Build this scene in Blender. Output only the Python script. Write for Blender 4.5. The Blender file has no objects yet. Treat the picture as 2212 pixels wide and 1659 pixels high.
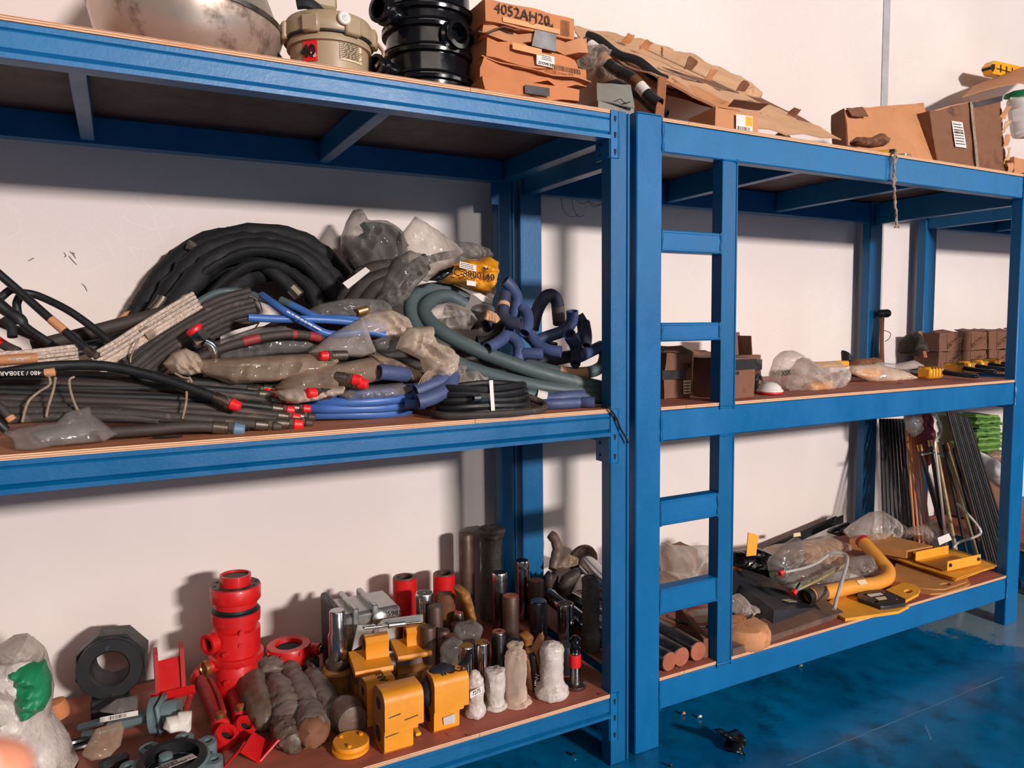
import bpy, bmesh, math, random
from mathutils import Vector, Matrix, noise, Euler
from mathutils.geometry import delaunay_2d_cdt, tessellate_polygon
C = bpy.context.scene.collection
R = math.radians
rnd = random.Random(7)
# ------------------------------------------------------------------ camera
CW, CH = 2212, 1659
CAM = Vector((.4498, -1.8962, 1.4448)); YAW, PITCH, ROLL, FPX = R(-28.0318), R(-4.5288), R(.5894), 1593.56
def axes():
    s, c = math.sin(-YAW), math.cos(-YAW)
    fh = Vector((s, c, 0)); rt = Vector((c, -s, 0)); up = Vector((0, 0, 1))
    fw = fh*math.cos(PITCH) + up*math.sin(PITCH); u2 = up*math.cos(PITCH) - fh*math.sin(PITCH)
    r3 = rt*math.cos(ROLL) - u2*math.sin(ROLL); u3 = rt*math.sin(ROLL) + u2*math.cos(ROLL)
    return r3, u3, fw
AR, AU, AF = axes()
cd = bpy.data.cameras.new('camera'); cam = bpy.data.objects.new('camera', cd); C.objects.link(cam)
cd.sensor_fit = 'HORIZONTAL'; cd.sensor_width = 36; cd.lens = FPX/CW*36; cd.clip_start = .01
mw = Matrix((AR, AU, -AF)).transposed().to_4x4(); mw.translation = CAM; cam.matrix_world = mw
cd.dof.use_dof = True; cd.dof.focus_distance = 2.75; cd.dof.aperture_fstop = 9
bpy.context.scene.camera = cam
def ray(u, v): return AF + AR*((u-CW/2)/FPX) - AU*((v-CH/2)/FPX)
def py(u, v, Y): r = ray(u, v); return CAM + r*((Y-CAM.y)/r.y)
def pz(u, v, Z): r = ray(u, v); return CAM + r*((Z-CAM.z)/r.z)
def px(u, v, X): r = ray(u, v); return CAM + r*((X-CAM.x)/r.x)
def mpp(p): return (p-CAM).dot(AF)/FPX           # metres covered by one pixel at a point
# ------------------------------------------------------------------ world, lights, exposure
sc = bpy.context.scene
w = bpy.data.worlds.new('workshop_air'); sc.world = w; w.use_nodes = True
w.node_tree.nodes['Background'].inputs[0].default_value = (1, .87, .83, 1)
w.node_tree.nodes['Background'].inputs[1].default_value = .13
def area(name, loc, to, sx, sy, power, col):
    l = bpy.data.lights.new(name, 'AREA'); l.shape = 'RECTANGLE'; l.size = sx; l.size_y = sy; l.energy = power; l.color = col
    o = bpy.data.objects.new(name, l); C.objects.link(o); o.location = loc
    o.rotation_euler = (Vector(to)-Vector(loc)).to_track_quat('-Z', 'Y').to_euler(); return o
area('doorway_daylight', (3.7, -9.6, 3.45), (1.9, .4, 1.2), 1.1, .5, 1600, (1, .93, .905))
area('side_door_daylight', (9.5, -6.5, 3.0), (1.6, .3, 1.0), 4, 2.2, 160, (1, .9, .85))
area('overhead_fill', (-.5, -6.5, 4.6), (1.4, .3, .5), 7, 1.6, 125, (1, .86, .77))  # unseen fill lamp, added to brighten the boards and the lower bay
vs = sc.view_settings; vs.view_transform = 'Standard'; vs.look = 'None'; vs.gamma = 1; vs.use_curve_mapping = False; vs.exposure = -.54
# ------------------------------------------------------------------ materials
def lin(c):
    return tuple(((x/255)/12.92 if x/255 <= .04045 else ((x/255+.055)/1.055)**2.4) for x in c[:3]) + (1,)
MATS = {}
class NT:
    def __init__(s, name):
        s.m = bpy.data.materials.new(name); s.m.use_nodes = True; s.t = s.m.node_tree; s.n = s.t.nodes; s.n.clear()
        s.out = s.n.new('ShaderNodeOutputMaterial'); s.b = s.n.new('ShaderNodeBsdfPrincipled'); s.l(s.b.outputs[0], s.out.inputs[0])
        s.co = s.n.new('ShaderNodeTexCoord').outputs['Object']
    def l(s, a, b): s.t.links.new(a, b)
    def noise(s, scale, detail=4, rough=.6, stretch=None, co=None):
        co = co or s.co
        if stretch:
            mp = s.n.new('ShaderNodeMapping'); mp.inputs['Scale'].default_value = stretch; s.l(co, mp.inputs[0]); co = mp.outputs[0]
        x = s.n.new('ShaderNodeTexNoise'); x.inputs['Scale'].default_value = scale; x.inputs['Detail'].default_value = detail; x.inputs['Roughness'].default_value = rough
        s.l(co, x.inputs['Vector']); return x.outputs[0]
    def ramp(s, f, a, b):
        x = s.n.new('ShaderNodeMapRange'); x.inputs[1].default_value = a; x.inputs[2].default_value = b; s.l(f, x.inputs[0]); return x.outputs[0]
    def math(s, op, a, b):
        x = s.n.new('ShaderNodeMath'); x.operation = op
        for i, q in enumerate((a, b)):
            if isinstance(q, (int, float)): x.inputs[i].default_value = q
            else: s.l(q, x.inputs[i])
        return x.outputs[0]
    def mix(s, f, a, b):
        x = s.n.new('ShaderNodeMix'); x.data_type = 'RGBA'
        for i, q in ((0, f), (6, a), (7, b)):
            if isinstance(q, (int, float)): x.inputs[i].default_value = q
            elif isinstance(q, tuple): x.inputs[i].default_value = q
            else: s.l(q, x.inputs[i])
        return x.outputs[2]
    def bump(s, h, st, dist=.01):
        x = s.n.new('ShaderNodeBump'); x.inputs['Strength'].default_value = st; x.inputs['Distance'].default_value = dist
        s.l(h, x.inputs['Height']); s.l(x.outputs[0], s.b.inputs['Normal'])
def M(name, col, rough=.5, metal=0, var=.15, vs=9, bump=0, bs=60, dirt=None, amt=.5, ds=7, stretch=None, spec=.5, coat=0, rv=.12, aniso=None):
    """procedural material: base colour with noise variation, patches of dirt or wear, fine bump"""
    if name in MATS: return MATS[name]
    t = NT(name); c = lin(col)
    a = tuple(max(0, x*(1-var)) for x in c[:3])+(1,); b = tuple(min(1, x*(1+var)) for x in c[:3])+(1,)
    n1 = t.noise(vs, 5, .65, stretch); colr = t.mix(t.ramp(n1, .3, .7), a, b)
    if dirt:
        n2 = t.noise(ds, 8, .7); colr = t.mix(t.ramp(n2, .72-.4*amt, .8-.25*amt), colr, lin(dirt))
    t.l(colr, t.b.inputs['Base Color'])
    t.l(t.ramp(t.noise(vs*2.3, 4), .2, .8), t.b.inputs['Roughness'])
    r = t.b.inputs['Roughness'].links[0].from_node; r.inputs[3].default_value = max(.02, rough-rv); r.inputs[4].default_value = min(1, rough+rv)
    t.b.inputs['Metallic'].default_value = metal; t.b.inputs['Specular IOR Level'].default_value = spec; t.b.inputs['Coat Weight'].default_value = coat
    if bump: t.bump(t.noise(bs, 4, .6, stretch), bump, .006)
    MATS[name] = t.m; return t.m
def plastic(name, col, al=.35, rough=.16, var=.18):
    """thin polythene film: partly clear, milkier where it is seen edge-on, with a glossy skin"""
    if name in MATS: return MATS[name]
    t = NT(name); c = lin(col); a = tuple(x*(1-var) for x in c[:3])+(1,)
    t.l(t.mix(t.ramp(t.noise(9, 4), .35, .65), a, c), t.b.inputs['Base Color']); t.b.inputs['Roughness'].default_value = rough
    t.b.inputs['Specular IOR Level'].default_value = .8; t.b.inputs['Subsurface Weight'].default_value = 0
    tr = t.n.new('ShaderNodeBsdfTransparent'); tr.inputs[0].default_value = (.97, .95, .93, 1)
    tl = t.n.new('ShaderNodeBsdfTranslucent'); tl.inputs[0].default_value = c
    m0 = t.n.new('ShaderNodeMixShader'); m0.inputs[0].default_value = .3; t.l(t.b.outputs[0], m0.inputs[1]); t.l(tl.outputs[0], m0.inputs[2])
    lw = t.n.new('ShaderNodeLayerWeight'); lw.inputs[0].default_value = .4
    f = t.math('ADD', t.math('MULTIPLY', lw.outputs['Facing'], .5), t.math('ADD', t.math('MULTIPLY', t.ramp(t.noise(7, 5, .6), .42, .7), .22), al))
    f = t.math('MINIMUM', f, .93)
    ms = t.n.new('ShaderNodeMixShader'); t.l(f, ms.inputs[0]); t.l(tr.outputs[0], ms.inputs[1]); t.l(m0.outputs[0], ms.inputs[2]); t.l(ms.outputs[0], t.out.inputs[0])
    t.bump(t.noise(30, 3, .5, (1, .5, 2.2)), .25, .006)
    MATS[name] = t.m; return t.m
# ------------------------------------------------------------------ geometry
class G:
    def __init__(s): s.v = []; s.f = []; s.m = []
    def add(s, v, f, m=0):
        o = len(s.v); s.v += [Vector(p) for p in v]; s.f += [tuple(i+o for i in q) for q in f]; s.m += [m]*len(f) if isinstance(m, int) else list(m); return s
    def __add__(s, g): r = G(); r.add(s.v, s.f, s.m); r.add(g.v, g.f, g.m); return r
    def mi(s, k): s.m = [k]*len(s.f); return s
    def xf(s, M_): s.v = [M_ @ p for p in s.v]; return s
def frame(p, d, up=Vector((0, 0, 1))):
    d = Vector(d).normalized(); x = Vector(up).cross(d)
    if x.length < 1e-4: x = Vector((1, 0, 0)).cross(d) if abs(d.x) < .9 else Vector((0, 1, 0)).cross(d)
    x.normalize(); y = d.cross(x); m = Matrix((x, y, d)).transposed().to_4x4(); m.translation = Vector(p); return m
def rot(loc=(0, 0, 0), rx=0, ry=0, rz=0): return Matrix.Translation(Vector(loc)) @ Euler((R(rx), R(ry), R(rz))).to_matrix().to_4x4()
def box(c, s, M_=None, b=.0):
    """box with chamfered edges, centre c, size s"""
    x, y, z = (q/2 for q in s); g = G(); b = min(b, x*.9, y*.9, z*.9)
    if b <= 0:
        v = [(i*x, j*y, k*z) for i in (-1, 1) for j in (-1, 1) for k in (-1, 1)]
        f = [(0, 1, 3, 2), (4, 6, 7, 5), (0, 4, 5, 1), (2, 3, 7, 6), (0, 2, 6, 4), (1, 5, 7, 3)]
    else:
        v = []; idx = {}
        for i in (-1, 1):
            for j in (-1, 1):
                for k in (-1, 1):
                    for a in range(3):
                        idx[(i, j, k, a)] = len(v); v.append((i*(x-(b if a != 0 else 0)), j*(y-(b if a != 1 else 0)), k*(z-(b if a != 2 else 0))))
        f = []
        for a in range(3):
            for s_ in (-1, 1):
                q = []
                for (p, r) in ((-1, -1), (1, -1), (1, 1), (-1, 1)):
                    t = [p, r]; t.insert(a, s_); q.append(idx[(*t, a)])
                f.append(tuple(q))
        for a in range(3):
            o = [q for q in range(3) if q != a]
            for p in (-1, 1):
                for r in (-1, 1):
                    q = []
                    for e, ax in ((-1, o[0]), (1, o[0]), (1, o[1]), (-1, o[1])):
                        t = [0, 0, 0]; t[a] = e; t[o[0]] = p; t[o[1]] = r; q.append(idx[(*t, ax)])
                    f.append(tuple(q))
        for i in (-1, 1):
            for j in (-1, 1):
                for k in (-1, 1): f.append(tuple(idx[(i, j, k, a)] for a in range(3)))
    g.add(v, f); c = Vector(c)
    if M_ is not None: g.xf(M_)
    g.v = [p+c for p in g.v]; return g
def bx(x0, x1, y0, y1, z0, z1, b=.002): return box(((x0+x1)/2, (y0+y1)/2, (z0+z1)/2), (abs(x1-x0), abs(y1-y0), abs(z1-z0)), None, b)
def lathe(prof, n=24, M_=None, wob=0, seed=0):
    g = G(); v = []; f = []
    for k, (r, z) in enumerate(prof):
        for i in range(n):
            a = 2*math.pi*i/n; q = r
            if wob: q = r*(1+wob*noise.noise(Vector((math.cos(a)*2+seed, math.sin(a)*2, z*30))))
            v.append((q*math.cos(a), q*math.sin(a), z))
    for k in range(len(prof)-1):
        for i in range(n): j = (i+1) % n; f.append((k*n+i, k*n+j, (k+1)*n+j, (k+1)*n+i))
    if prof[0][0] > 1e-6: f.append(tuple(range(n-1, -1, -1)))
    if prof[-1][0] > 1e-6: f.append(tuple((len(prof)-1)*n+i for i in range(n)))
    g.add(v, f)
    return g.xf(M_) if M_ is not None else g
def ring(prof, n=24, M_=None):
    """closed profile turned into a ring"""
    g = G(); v = []; f = []; m = len(prof)
    for (r, z) in prof:
        for i in range(n): a = 2*math.pi*i/n; v.append((r*math.cos(a), r*math.sin(a), z))
    for k in range(m):
        for i in range(n): j = (i+1) % n; q = (k+1) % m; f.append((k*n+i, k*n+j, q*n+j, q*n+i))
    g.add(v, f)
    return g.xf(M_) if M_ is not None else g
def cyl(p0, p1, r0, r1=None, n=20, b=.0):
    p0 = Vector(p0); p1 = Vector(p1); r1 = r0 if r1 is None else r1; L = (p1-p0).length
    pr = [(r0-b, 0), (r0, b), (r1, L-b), (r1-b, L)] if b else [(r0, 0), (r1, L)]
    return lathe(pr, n, frame(p0, p1-p0))
def pipe(p0, p1, r, t, n=24):
    p0 = Vector(p0); p1 = Vector(p1); L = (p1-p0).length
    return ring([(r, 0), (r, L), (r-t, L), (r-t, 0)], n, frame(p0, p1-p0))
def smooth(pts, k=8, closed=False):
    pts = [Vector(p) for p in pts]; n = len(pts); out = []
    if n < 3 and not closed: return [pts[0].lerp(pts[-1], i/k) for i in range(k+1)]
    for i in range(n if closed else n-1):
        if closed: a, b, c, d = pts[(i-1) % n], pts[i], pts[(i+1) % n], pts[(i+2) % n]
        else: a, b, c, d = pts[max(i-1, 0)], pts[i], pts[i+1], pts[min(i+2, n-1)]
        for j in range(k):
            t = j/k; out.append(.5*((2*b)+(c-a)*t+(2*a-5*b+4*c-d)*t*t+(3*b-a-3*c+d)*t**3))
    if not closed: out.append(pts[-1])
    return out
def tube(pts, r, n=10, closed=False, k=6, sm=True, hollow=0, rn=0, seed=0, flat=1.0):
    """round hose swept along points; r may be a list along the path; hollow gives open ends of that wall"""
    P = smooth(pts, k, closed) if sm else [Vector(p) for p in pts]; N = len(P); g = G(); v = []; f = []
    if isinstance(r, (list, tuple)): rr = [r[min(int(i/(N-1)*(len(r)-1)), len(r)-2)]*(1-(i/(N-1)*(len(r)-1) % 1 if i < N-1 else 1))+r[min(int(i/(N-1)*(len(r)-1)), len(r)-2)+1]*((i/(N-1)*(len(r)-1) % 1) if i < N-1 else 1) for i in range(N)]
    else: rr = [r]*N
    t0 = (P[1]-P[0]).normalized(); x = Vector((0, 0, 1)).cross(t0)
    if x.length < .05: x = Vector((1, 0, 0)).cross(t0)
    x.normalize(); rings = []
    for i in range(N):
        a = P[(i-1) % N] if closed or i else P[0]; b = P[(i+1) % N] if closed or i < N-1 else P[-1]
        t = (b-a)
        t = t.normalized() if t.length > 1e-9 else t0
        x = (x-t*x.dot(t)).normalized(); y = t.cross(x); q = rr[i]*(1+(rn*noise.noise(P[i]*40+Vector((seed, 0, 0))) if rn else 0))
        rings.append((P[i], x.copy(), y.copy(), q))
        for j in range(n): th = 2*math.pi*j/n; v.append(P[i]+x*(q*math.cos(th))+y*(q*flat*math.sin(th)))
    M_ = N if closed else N-1
    for i in range(M_):
        for j in range(n): a, b = i*n+j, i*n+(j+1) % n; c, d = ((i+1) % N)*n+(j+1) % n, ((i+1) % N)*n+j; f.append((a, b, c, d))
    if not closed:
        for e, i in ((0, 0), (1, N-1)):
            if hollow:
                p, x_, y_, q = rings[i]; o = len(v); tt = (P[1]-P[0]).normalized() if e == 0 else (P[-2]-P[-1]).normalized()
                for dep in (0, 1, 2):
                    qi = q-hollow
                    c_ = p+tt*(0 if dep == 0 else q*1.6)
                    for j in range(n): th = 2*math.pi*j/n; v.append(c_+(x_*math.cos(th)+y_*math.sin(th))*(qi if dep < 2 else qi*.05))
                for j in range(n):
                    k_ = (j+1) % n; b0 = i*n
                    f += [(b0+j, b0+k_, o+k_, o+j), (o+j, o+k_, o+n+k_, o+n+j), (o+n+j, o+n+k_, o+2*n+k_, o+2*n+j)]
            else: f.append(tuple(i*n+j for j in range(n))[::-1 if e == 0 else 1])
    g.add(v, f); return g
def prism(poly, M_, h, holes=()):
    """flat plate: outline (x, y) with holes, thickness h along z of M_"""
    loops = [list(poly)]+[list(q) for q in holes]; pts = [p for l in loops for p in l]
    tri = tessellate_polygon([[Vector((p[0], p[1], 0)) for p in l] for l in loops]); n = len(pts)
    v = [(p[0], p[1], 0) for p in pts]+[(p[0], p[1], h) for p in pts]; f = [tuple(t[::-1]) for t in tri]+[tuple(i+n for i in t) for t in tri]
    o = 0
    for l in loops:
        k = len(l)
        for i in range(k): j = (i+1) % k; f.append((o+i, o+j, o+j+n, o+i+n))
        o += k
    g = G().add(v, f)
    return g.xf(M_) if M_ is not None else g
def circ(x, y, r, n=16, sx=1): return [(x+r*sx*math.cos(2*math.pi*i/n), y+r*math.sin(2*math.pi*i/n)) for i in range(n)]
def rrect(x0, y0, x1, y1, r, n=4):
    o = []
    for cx_, cy_, a in ((x1-r, y1-r, 0), (x0+r, y1-r, 90), (x0+r, y0+r, 180), (x1-r, y0+r, 270)):
        for i in range(n+1): t = R(a+90*i/n); o.append((cx_+r*math.cos(t), cy_+r*math.sin(t)))
    return o
def ridged(p, s, seed=0, oct_=3):
    q = Vector(p)*s+Vector((seed*3.1, seed*1.7, seed*.9)); t = 0; a = 1; n = 0
    for _ in range(oct_): t += a*(1-2.2*abs(noise.noise(q))); n += a; q = q*2.1; a *= .5
    return t/n
def fold(x, z, s, seed):
    """creases of crumpled film: long sharp ridges in two directions"""
    t = 0
    for k, (sc_, am) in enumerate(((1, .62), (2.1, .38))):
        th = seed*1.7+k*1.1+.4; a = x*math.cos(th)+z*math.sin(th); b = z*math.cos(th)-x*math.sin(th)
        wq = noise.noise(Vector((x*s*.4, z*s*.4, seed+k*7)))*.9
        n_ = noise.noise(Vector((a*s*.42*sc_+wq, b*s*1.25*sc_+wq*1.5, seed*.77+k*3)))
        t += am*(1-3.2*abs(n_))
    return t
def crump(g, amp, s=14, seed=0, oct_=3):
    """crumple: move every vertex along its normal by ridged noise"""
    bm = bmesh.new(); vs_ = [bm.verts.new(p) for p in g.v]
    for f in g.f:
        try: bm.faces.new([vs_[i] for i in f])
        except ValueError: pass
    bm.normal_update()
    g.v = [v.co+v.normal*amp*ridged(v.co, s, seed, oct_) for v in vs_]; bm.free(); return g
def puff(out, Y, T, h=None, lean=0, crum=.3, s=16, seed=0, zmin=None, back=.7, R_=None, yf=None, jag=.0):
    """soft lump (bag, cloth, wrapped parcel): an outline at distance Y filled out to thickness T front and back, then creased"""
    P = [py(u, v, Y) for u, v in out]; P = [Vector((p.x, p.z)) for p in P]
    per = sum((P[i]-P[i-1]).length for i in range(len(P))); h = h or per/100; pts = []
    for i in range(len(P)):
        a, b = P[i], P[(i+1) % len(P)]; k = max(1, int((b-a).length/h)); nn = Vector((b.y-a.y, a.x-b.x)).normalized() if (b-a).length > 0 else Vector((0, 0))
        for j in range(k):
            q = a.lerp(b, j/k)
            pts.append(q+nn*(jag*h*noise.noise(Vector((q.x*60, q.y*60, seed))) if j else 0))
    nb = len(pts); xs = [p.x for p in pts]; zs = [p.y for p in pts]
    def inside(q):
        c = False; j = nb-1
        for i in range(nb):
            if (pts[i].y > q.y) != (pts[j].y > q.y) and q.x < (pts[j].x-pts[i].x)*(q.y-pts[i].y)/(pts[j].y-pts[i].y)+pts[i].x: c = not c
            j = i
        return c
    inner = []; z = min(zs)+h*.5; row = 0
    def dist(q):
        best = 9
        for i in range(nb):
            a, b = pts[i], pts[(i+1) % nb]; ab = b-a; L = ab.length_squared
            t = max(0, min(1, (q-a).dot(ab)/L)) if L else 0
            best = min(best, (q-a-ab*t).length)
        return best
    while z < max(zs):
        x = min(xs)+(row % 2)*h*.5
        while x < max(xs):
            q = Vector((x+rnd.uniform(-.2, .2)*h, z+rnd.uniform(-.2, .2)*h))
            if inside(q):
                d = dist(q)
                if d > h*.45: inner.append((q, d))
            x += h
        z += h*.87; row += 1
    allp = pts+[q for q, _ in inner]; ds_ = [0]*nb+[d for _, d in inner]
    vo, _, fo, ov, _, _ = delaunay_2d_cdt(allp, [(i, (i+1) % nb) for i in range(nb)], [tuple(range(nb))], 1, 1e-6)
    dd = [max((ds_[i] for i in o), default=0) for o in ov]; Rm = R_ or max(ds_)*.75+1e-6; zm = min(zs)
    def hgt(d): q = min(d/Rm, 1); return math.sqrt(max(0, 1-(1-q)**2))
    g = G(); v = []; n = len(vo); bi = {}
    for q, d in zip(vo, dd):
        e = hgt(d)*T; cr = fold(q.x, q.y, s, seed)*crum*T*min(1, .25+d/Rm)
        y = Y+lean*(q.y-zm)
        if yf: y += yf(q.x, q.y)
        v.append((q.x, y-e-cr, q.y))
    for i, (q, d) in enumerate(zip(vo, dd)):
        if d > 1e-7:
            e = hgt(d)*T*back; y = Y+lean*(q.y-zm)
            if yf: y += yf(q.x, q.y)
            bi[i] = len(v); v.append((q.x, y+e+fold(q.x, q.y, s, seed+5)*crum*T*.4*min(1, d/Rm), q.y))
    f = [tuple(t) for t in fo]+[tuple(bi.get(i, i) for i in t)[::-1] for t in fo]
    f = [t for i, t in enumerate(f) if not (i >= len(fo) and all(k < n for k in t))]
    if zmin is not None: v = [(a, b, max(c, zmin)) for a, b, c in v]
    g.add(v, f); return g
def text(s, M_, size, ext=.0004, al='CENTER', bold=False):
    cu = bpy.data.curves.new('lettering', 'FONT'); cu.body = s; cu.size = size; cu.extrude = ext; cu.align_x = al; cu.align_y = 'CENTER'; cu.resolution_u = 2
    if bold: cu.offset = size*.02
    o = bpy.data.objects.new('lettering', cu); C.objects.link(o)
    me = bpy.data.meshes.new_from_object(o.evaluated_get(bpy.context.evaluated_depsgraph_get()))
    g = G().add([v.co for v in me.vertices], [tuple(p.vertices) for p in me.polygons]); bpy.data.objects.remove(o); bpy.data.curves.remove(cu); bpy.data.meshes.remove(me)
    return g.xf(M_)
# ------------------------------------------------------------------ objects
def mk(name, g, mats, org, parent=None, ang=38, flat=False):
    mats = mats if isinstance(mats, (list, tuple)) else [mats]
    me = bpy.data.meshes.new(name); org = Vector(org)
    bm = bmesh.new(); vv = [bm.verts.new(p-org) for p in g.v]
    for q, mi in zip(g.f, g.m):
        try: fc = bm.faces.new([vv[i] for i in q]); fc.material_index = mi; fc.smooth = not flat
        except ValueError: pass
    bmesh.ops.recalc_face_normals(bm, faces=bm.faces[:])
    bm.to_mesh(me); bm.free()
    for m in mats: me.materials.append(m if not isinstance(m, str) else MATS[m])
    if not flat: me.set_sharp_from_angle(angle=R(ang))
    o = bpy.data.objects.new(name, me); C.objects.link(o)
    if parent: o.parent = parent
    else: o.location = org
    return o
def pt(name, g, mats, subs=(), label=None, kind=None, ang=38): return dict(name=name, g=g, mats=mats, subs=subs, label=label, kind=kind, ang=ang)
def ptf(name, g, mats): return pt(name, g, mats, ang=80)
def thing(name, label, cat, parts, group=None, kind=None):
    """one thing: a single mesh, or an Empty at its base with its parts (and their sub-parts) as children"""
    if isinstance(parts, dict): parts = [parts]
    vs_ = [p for q in parts for p in q['g'].v]
    org = Vector(((min(p.x for p in vs_)+max(p.x for p in vs_))/2, (min(p.y for p in vs_)+max(p.y for p in vs_))/2, min(p.z for p in vs_)))
    if len(parts) == 1 and not parts[0]['subs']: root = mk(name, parts[0]['g'], parts[0]['mats'], org, None, parts[0]['ang'])
    else:
        root = bpy.data.objects.new(name, None); C.objects.link(root); root.location = org; root.empty_display_size = .05
        for q in parts:
            o = mk(q['name'], q['g'], q['mats'], org, root, q['ang'])
            if q['label']: o['label'] = q['label']
            if q['kind']: o['kind'] = q['kind']
            for s in q['subs']:
                so = mk(s['name'], s['g'], s['mats'], org, o, s['ang'])
                if s['label']: so['label'] = s['label']
                if s['kind']: so['kind'] = s['kind']
    root['label'] = label
    if kind: root['kind'] = kind
    else: root['category'] = cat
    if group: root['group'] = group
    return root
# ------------------------------------------------------------------ setting and racks: materials
def wall_mat():
    t = NT('painted_plaster'); n = t.noise(1.3, 6, .6)
    base = t.mix(t.ramp(n, .3, .7), lin((226, 213, 206)), lin((236, 226, 219)))
    base = t.mix(t.ramp(t.noise(.9, 3, .5, (1, 1, .12)), .48, .6), base, lin((229, 214, 208)))
    sm = t.ramp(t.noise(5, 9, .75), .66, .78); base = t.mix(t.math('MULTIPLY', sm, .35), base, lin((196, 176, 165)))
    w1 = t.noise(3, 3); mp = t.n.new('ShaderNodeVectorMath'); mp.operation = 'ADD'
    sc_ = t.n.new('ShaderNodeVectorMath'); sc_.operation = 'SCALE'; sc_.inputs['Scale'].default_value = .12
    ns = t.n.new('ShaderNodeTexNoise'); ns.inputs['Scale'].default_value = 6; t.l(t.co, ns.inputs['Vector']); t.l(ns.outputs[1], sc_.inputs[0])
    t.l(t.co, mp.inputs[0]); t.l(sc_.outputs[0], mp.inputs[1])
    hs = []
    for s in (13, 25):
        vo = t.n.new('ShaderNodeTexVoronoi'); vo.feature = 'DISTANCE_TO_EDGE'; vo.inputs['Scale'].default_value = s; t.l(mp.outputs[0], vo.inputs['Vector'])
        r = t.ramp(vo.outputs['Distance'], 0, .035); hs.append(t.math('SUBTRACT', 1, r))
    crack = t.math('MULTIPLY', t.math('MAXIMUM', hs[0], t.math('MULTIPLY', hs[1], .6)), t.math('MULTIPLY', t.ramp(t.noise(1.1, 3), .42, .6), t.ramp(t.n.new('ShaderNodeSeparateXYZ').outputs[2], .95, 1.4)))
    sx = [q for q in t.n if q.bl_idname == 'ShaderNodeSeparateXYZ'][0]; t.l(t.co, sx.inputs[0])
    base = t.mix(t.math('MULTIPLY', crack, .22), base, lin((250, 244, 240)))
    t.l(base, t.b.inputs['Base Color']); t.b.inputs['Roughness'].default_value = .75; t.b.inputs['Specular IOR Level'].default_value = .25
    t.bump(t.math('ADD', crack, t.math('MULTIPLY', t.noise(70, 4), .25)), .16, .003)
    return t.m
def floor_mat():
    t = NT('blue_epoxy'); n = t.noise(2.2, 8, .65)
    base = t.mix(t.ramp(n, .35, .68), lin((0, 74, 116)), lin((0, 118, 172)))
    base = t.mix(t.math('MULTIPLY', t.ramp(t.noise(4.5, 8, .7), .5, .66), .7), base, lin((4, 40, 56)))
    # worn pale patch by the right post
    vd = t.n.new('ShaderNodeVectorMath'); vd.operation = 'DISTANCE'; t.l(t.co, vd.inputs[0]); vd.inputs[1].default_value = (4.3, .1, 0)
    d = t.math('ADD', vd.outputs['Value'], t.math('MULTIPLY', t.noise(3.5, 6, .7), 1.1))
    base = t.mix(t.math('SUBTRACT', 1, t.ramp(d, 1.0, 1.06)), base, lin((112, 134, 148)))
    t.l(base, t.b.inputs['Base Color'])
    t.l(t.ramp(t.noise(6, 5), .3, .7), t.b.inputs['Roughness']); r = t.b.inputs['Roughness'].links[0].from_node; r.inputs[3].default_value = .12; r.inputs[4].default_value = .28
    t.bump(t.noise(4, 4), .05, .01); return t.m
def blue_mat(name, col=(0, 94, 146)):
    t = NT(name); n = t.noise(5, 7, .65, (1, 1, .5)); c = lin(col)
    base = t.mix(t.ramp(n, .3, .72), tuple(x*.8 for x in c[:3])+(1,), c)
    base = t.mix(t.math('MULTIPLY', t.ramp(t.noise(11, 8, .75), .6, .74), .45), base, lin((28, 116, 176)))
    base = t.mix(t.math('MULTIPLY', t.ramp(t.noise(38, 5, .7), .71, .74), .6), base, lin((12, 40, 66)))
    t.l(base, t.b.inputs['Base Color']); t.l(t.ramp(n, .3, .7), t.b.inputs['Roughness']); r = t.b.inputs['Roughness'].links[0].from_node; r.inputs[3].default_value = .3; r.inputs[4].default_value = .5
    t.bump(t.math('ADD', t.noise(26, 6, .65), t.math('MULTIPLY', t.noise(120, 3), .3)), .22, .004); t.b.inputs['Specular IOR Level'].default_value = .4
    MATS[name] = t.m; return t.m
def ply_edge():
    t = NT('plywood_edge'); wv = t.n.new('ShaderNodeTexWave'); wv.bands_direction = 'Z'; wv.inputs['Scale'].default_value = 62; wv.inputs['Distortion'].default_value = 1.2; t.l(t.co, wv.inputs['Vector'])
    base = t.mix(wv.outputs[0], lin((160, 98, 66)), lin((242, 200, 160))); base = t.mix(t.ramp(t.noise(20, 6), .55, .75), base, lin((196, 138, 98)))
    t.l(base, t.b.inputs['Base Color']); t.b.inputs['Roughness'].default_value = .8; MATS['ply_edge'] = t.m
wall_m = wall_mat(); floor_m = floor_mat(); blue_mat('blue_paint'); blue_mat('blue_paint_light', (0, 102, 160)); ply_edge(); blue_mat('blue_worn_lit', (22, 110, 164))  # last blue: worn tone plus the top beams' brighter light put into the colour
M('ply_face', (158, 88, 70), .62, var=.16, vs=5, bump=.08, dirt=(176, 118, 98), amt=.2, ds=5, stretch=(.4, 3, 1))
M('ply_face_worn', (190, 118, 78), .7, var=.2, vs=6, bump=.1, dirt=(120, 72, 50), amt=.35, ds=6, stretch=(.35, 3, 1))
M('ply_under_shade', (62, 38, 34), .6, var=.2, vs=5, stretch=(.4, 3, 1))  # shade under the boards, put into a darker brown than their faces
M('dark_hole', (10, 10, 14), .8)
def struct(name, label, g, m):
    o = mk(name, g, m, (0, 0, 0)); o['kind'] = 'structure'; o['label'] = label; return o
struct('floor', 'glossy blue epoxy workshop floor', bx(-5, 12, -12, .9, -.1, 0, 0), floor_m)
struct('wall_back', 'off-white painted plaster wall with hairline crazing', bx(-5, 12, .885, 1.05, 0, 5, 0), wall_m)
M('grey_strip', (176, 172, 172), .7)
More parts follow.
